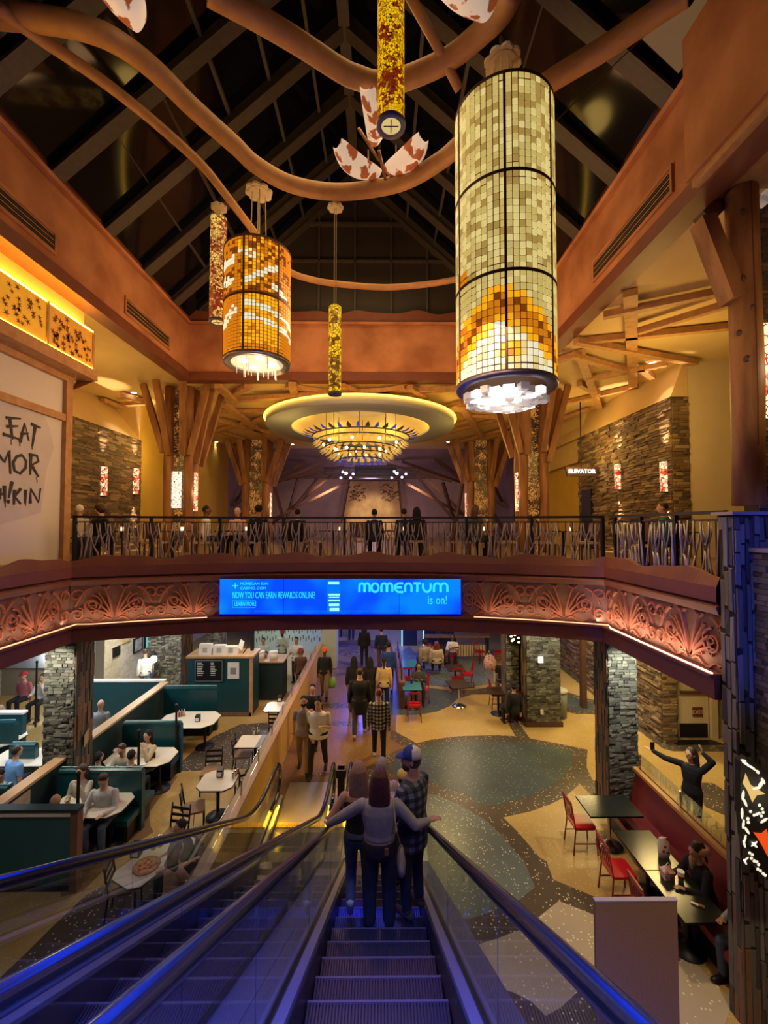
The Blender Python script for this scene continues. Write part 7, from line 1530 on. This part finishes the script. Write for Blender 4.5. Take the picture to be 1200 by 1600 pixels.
# --- behind the low wall, back of the restaurant
walker('young man in a mint top standing beside the host stand', 411, 1066, 180, 1.74, top=mint, bot=dk, hair=('short', hb), arms=('phone', 'phone'), skin=skin_b)
walker('person in a cap and blue top waiting before the cabinet', 415, 1085, 180, 1.55, top=fab('slate_blue', (.10, .16, .26)), bot=dk, hair=('short', hk))
walker('man in a pale hoodie and red cap standing at the back', 441, 1052, 180, 1.80, top=mint, bot=denim, hair=('cap_hair', hk), hat=('cap', fab('crimson', (.45, .02, .05)), None), beard=hk, arms=('phone', 'phone'), skin=skin_c, shoe=sneak)
walker('man in a white tee looking at his phone at the back', 463, 1066, 175, 1.76, top=whitec, bot=navy, hair=('short', hk), sleeve='short', arms=('phone', 'phone'), skin=skin_b, wide=1.1)
def sitter(label, px, py, rz, h=1.70, z=1.15, **k):
    """px, py = where the head is; sits on a 0.46 m seat"""
    s = h/1.75; q = U(px, py, z=(.46/s+.10+.70)*s); k.setdefault('sit', True); return person(label, (q.x, q.y, 0), R(rz), h, **k)
sitter('person in brown sitting by the low wall', 470, 1018, 190, top=brownc, bot=brownc, hair=('afro', hg), skin=skin_b); 
walker('blurred person in white walking past the brick wall', 226, 1092, 30, 1.74, top=whitec, bot=denim, hair=('short', hb), legs='walk')
# --- booths
sitter('woman in a cream hoodie reading a menu in the booth', 128, 1203, 180, 1.70, top=fab('oat', (.40, .35, .27)), bot=denim, hair=('long', hb), arms=('face', 'phone'), nod=-.2, vox=.013)
sitter('man in a pale tee with his head bowed over the menus', 167, 1210, 185, 1.78, top=fab('pale_tee', (.42, .41, .40)), bot=denim, hair=('short', hb), nod=-.7, lean=.2, arms=('table', 'table'), vox=.013, wide=1.12)
sitter('bald diner seen from behind at the strewn table', 85, 1252, 0, 1.72, top=brownc, bot=dk, hair=('bald', None), skin=skin_b, z=1.1)
sitter('woman with long dark hair and a cream top at the food-covered table', 232, 1148, 160, 1.70, top=creamc, bot=denim, hair=('long', hk), arms=('face', 'table'), vox=.013)
sitter('diner in a pale top leaning over the table left of the long-haired woman', 201, 1160, 170, 1.70, top=fab('oat', (.4, .35, .27)), bot=denim, hair=('short', hb), lean=.35, nod=-.4, arms=('table', 'table'))
sitter('dark-haired diner in black with back turned, right one', 205, 1180, 0, 1.72, top=dk, bot=dk, hair=('short', hk)); sitter('dark-haired diner in black with back turned, left one', 153, 1183, -20, 1.66, top=dk, bot=dk, hair=('short', hk))
sitter('diner in a grey shirt half hidden behind the stone column', 157, 1100, 10, 1.76, top=fab('mid_grey', (.24, .25, .26)), bot=dk, hair=('bald', None)); sitter('man in a light blue shirt seated left of the stone column', 18, 1176, -20, 1.76, top=bluec, bot=navy, hair=('short', hb), lean=.15, sleeve='short')
sitter('diner in a blue and white check jacket at the left edge', 3, 1205, 200, 1.72, top=plaid_b, bot=navy, hair=('short', hk), nod=-.5, lean=.15); sitter('woman in a white jacket eating, left of the stone column', 67, 1058, 185, 1.74, top=whitec, bot=dk, hair=('pony', hb), arms=('face', 'table'))
sitter('distant diner in a red cap at the upper left', 38, 1055, 180, 1.72, top=fab('rose', (.4, .12, .14)), bot=dk, hair=('cap_hair', hk), hat=('cap', fab('crimson', (.45, .02, .05)), None)); sitter('diner in denim blue at the left edge behind the booth', 0, 1108, 10, 1.72, top=fab('slate_blue', (.1, .16, .26)), bot=navy, hair=('short', hbl))
sitter('woman with long dark hair eating the pizza, back turned', 269, 1330, -35, 1.72, top=fab('nude_pink', (.42, .26, .20)), bot=navy, hair=('long', hk), arms=('table', 'table'), vox=.011, lean=.1, sleeve='short')
sitter('dark-haired diner leaning with outstretched arm behind the pizza table', 298, 1280, 140, 1.70, top=charc, bot=dk, hair=('short', hk), lean=.3, arms=('table', 'table'), skin=skin_b, sleeve='short')
# --- right side
q = U(1080, 1176, z=1.64); p = person('woman in black taking a selfie behind the banquette', (q.x, q.y, 0), R(125), 1.74, top=dk, bot=dk, hair=('long', hb), arms=(((-.36, .02, 1.62), (-.20, .0, 1.72), (.3, 0, 1)), ((.40, .16, 1.42), (.62, .22, 1.50))), vox=.011, look=-.4)
jl = p[3][1]; w_ = RMX[p[0].name] @ (jl[2]*p[4]); tag(G().box((w_.x-.04, w_.y-.01, w_.z+.02), (w_.x+.04, w_.y+.01, w_.z+.17)).build('phone', black), 'phone raised by the woman taking a selfie', 'phone')
p = person('woman in a black jacket and tan scarf seated on the banquette', (4.90, 6.72, 0), R(95), 1.70, sit=True, top=dk, bot=dk, hair=('pony', hb), arms=('table', 'table'), vox=.011, lean=.22, nod=-.35, seat_z=.45)
G().lathe((0, .06, 1.16), [(.09, 0), (.125, .03), (.12, .08), (.08, .11), (.07, .05), (.09, 0)], 16, close=False).build('scarf', fab('tan_scarf', (.45, .25, .13)), p[0], True, world=False)
G().tube([(0, .12, 1.18), (.02, .17, 1.05), (.02, .18, .92)], [.05, .055, .03], 8).build('scarf_tail', fab('tan_scarf', (.45, .25, .13)), p[0], True, world=False)
p = person('seated person in jeans mostly hidden by the right pier', (5.02, 5.95, 0), R(100), 1.74, sit=True, top=greyc, bot=denim, hair=('short', hb), arms=('table', 'table'), vox=.013, seat_z=.45, skin=skin_b)
sitter('woman seated at the blue-lit table looking at her phone', 654, 1040, 180, 1.66, top=charc, bot=dk, hair=('long', hk), arms=('phone', 'phone'), skin=skin_b); sitter('woman in tan seated with her back turned at the group table', 664, 1003, 20, 1.72, top=fab('taupe', (.38, .29, .20)), bot=denim, hair=('afro', hk), wide=1.15)
sitter('red-haired woman in a cream sweater at the group table', 682, 1006, -5, 1.72, top=creamc, bot=dk, hair=('long', hg), wide=1.2); sitter('man in a white shirt at the group table', 707, 995, 170, 1.74, top=whitec, bot=dk, hair=('short', hk), arms=('table', 'table'), skin=skin_c, shoe=sneak)
sitter('man in a black tee with his back turned by the wide column', 786, 1030, -10, 1.80, top=dk, bot=denim, hair=('short', hk), sleeve='short', wide=1.15, shoe=sneak); sitter('man in a black hat with his back turned by the wide column', 803, 1072, 12, 1.76, top=dk, bot=dk, hair=('cap_hair', hk), hat=('brim', dk, None)); sitter('person in dark clothes facing the hatted man', 797, 1035, 180, 1.72, top=charc, bot=brownc, hair=('short', hk), skin=skin_b)
walker('dark figure standing behind the group table', 689, 1018, 180, 1.78, top=navy, bot=navy, hair=('short', hk), vox=.022)
# --- dining level
def diner(label, px, py, Y, rz, h=1.72, **k):
    s = h/1.75; q = U(px, py, Y=Y); k.setdefault('hair', ('short', hk)); return person(label, (q.x, Y, F2), R(rz), h, sit=True, vox=.018, **k)
diner('upstairs diner in white facing right, left of the dark post', 322, 798, 11.3, -75, 1.80, top=whitec, skin=skin_c); diner('upstairs diner in a white jersey facing the railing', 371, 800, 12.3, 180, 1.78, top=fab('pink_white', (.6, .4, .4)), hair=('short', hgr)); diner('upstairs diner in black wearing a white cap', 404, 798, 11.3, 20, 1.80, top=dk, hat=('cap', fab('cap_white', (.6, .6, .6)), dk)); diner('upstairs diner with big dark hair at the left', 157, 798, 10.6, 160, 1.80, top=dk, hair=('afro', hb)); diner('upstairs diner in a white hood at the far left', 124, 802, 10.6, 0, 1.78, top=whitec, hair=('short', hairm('white_hood', (.6, .6, .6))))
diner('upstairs diner with long black hair, right of the middle', 651, 800, 12.0, 0, 1.80, top=dk, hair=('long', hk)); diner('upstairs diner in dark clothes left of the long-haired one', 631, 806, 12.4, 0, 1.76, top=dk); diner('upstairs diner with dark hair before the right rear column', 743, 798, 11.3, -60, 1.84, top=charc, hair=('bob', hb)); diner('upstairs diner in navy near the centre', 585, 812, 12.0, 0, 1.7, top=navy); diner('upstairs diner in teal wearing white headphones behind the right railing', 1042, 800, 9.2, 60, 1.78, top=fab('teal_tee', (.02, .12, .15)), hair=('short', hb), lean=.1); diner('upstairs diner with dark hair at centre left', 465, 812, 12.0, 0, 1.7, top=dk)

bake_people()
# ---- lettering becomes plain meshes
dg = bpy.context.evaluated_depsgraph_get()
for o in [o for o in bpy.data.objects if o.type == 'FONT']:
    me = bpy.data.meshes.new_from_object(o.evaluated_get(dg)); n = bpy.data.objects.new('words', me); col.objects.link(n); n.parent = o.parent; n.matrix_local = o.matrix_local.copy(); nm = o.name; bpy.data.objects.remove(o); n.name = 'lettering'
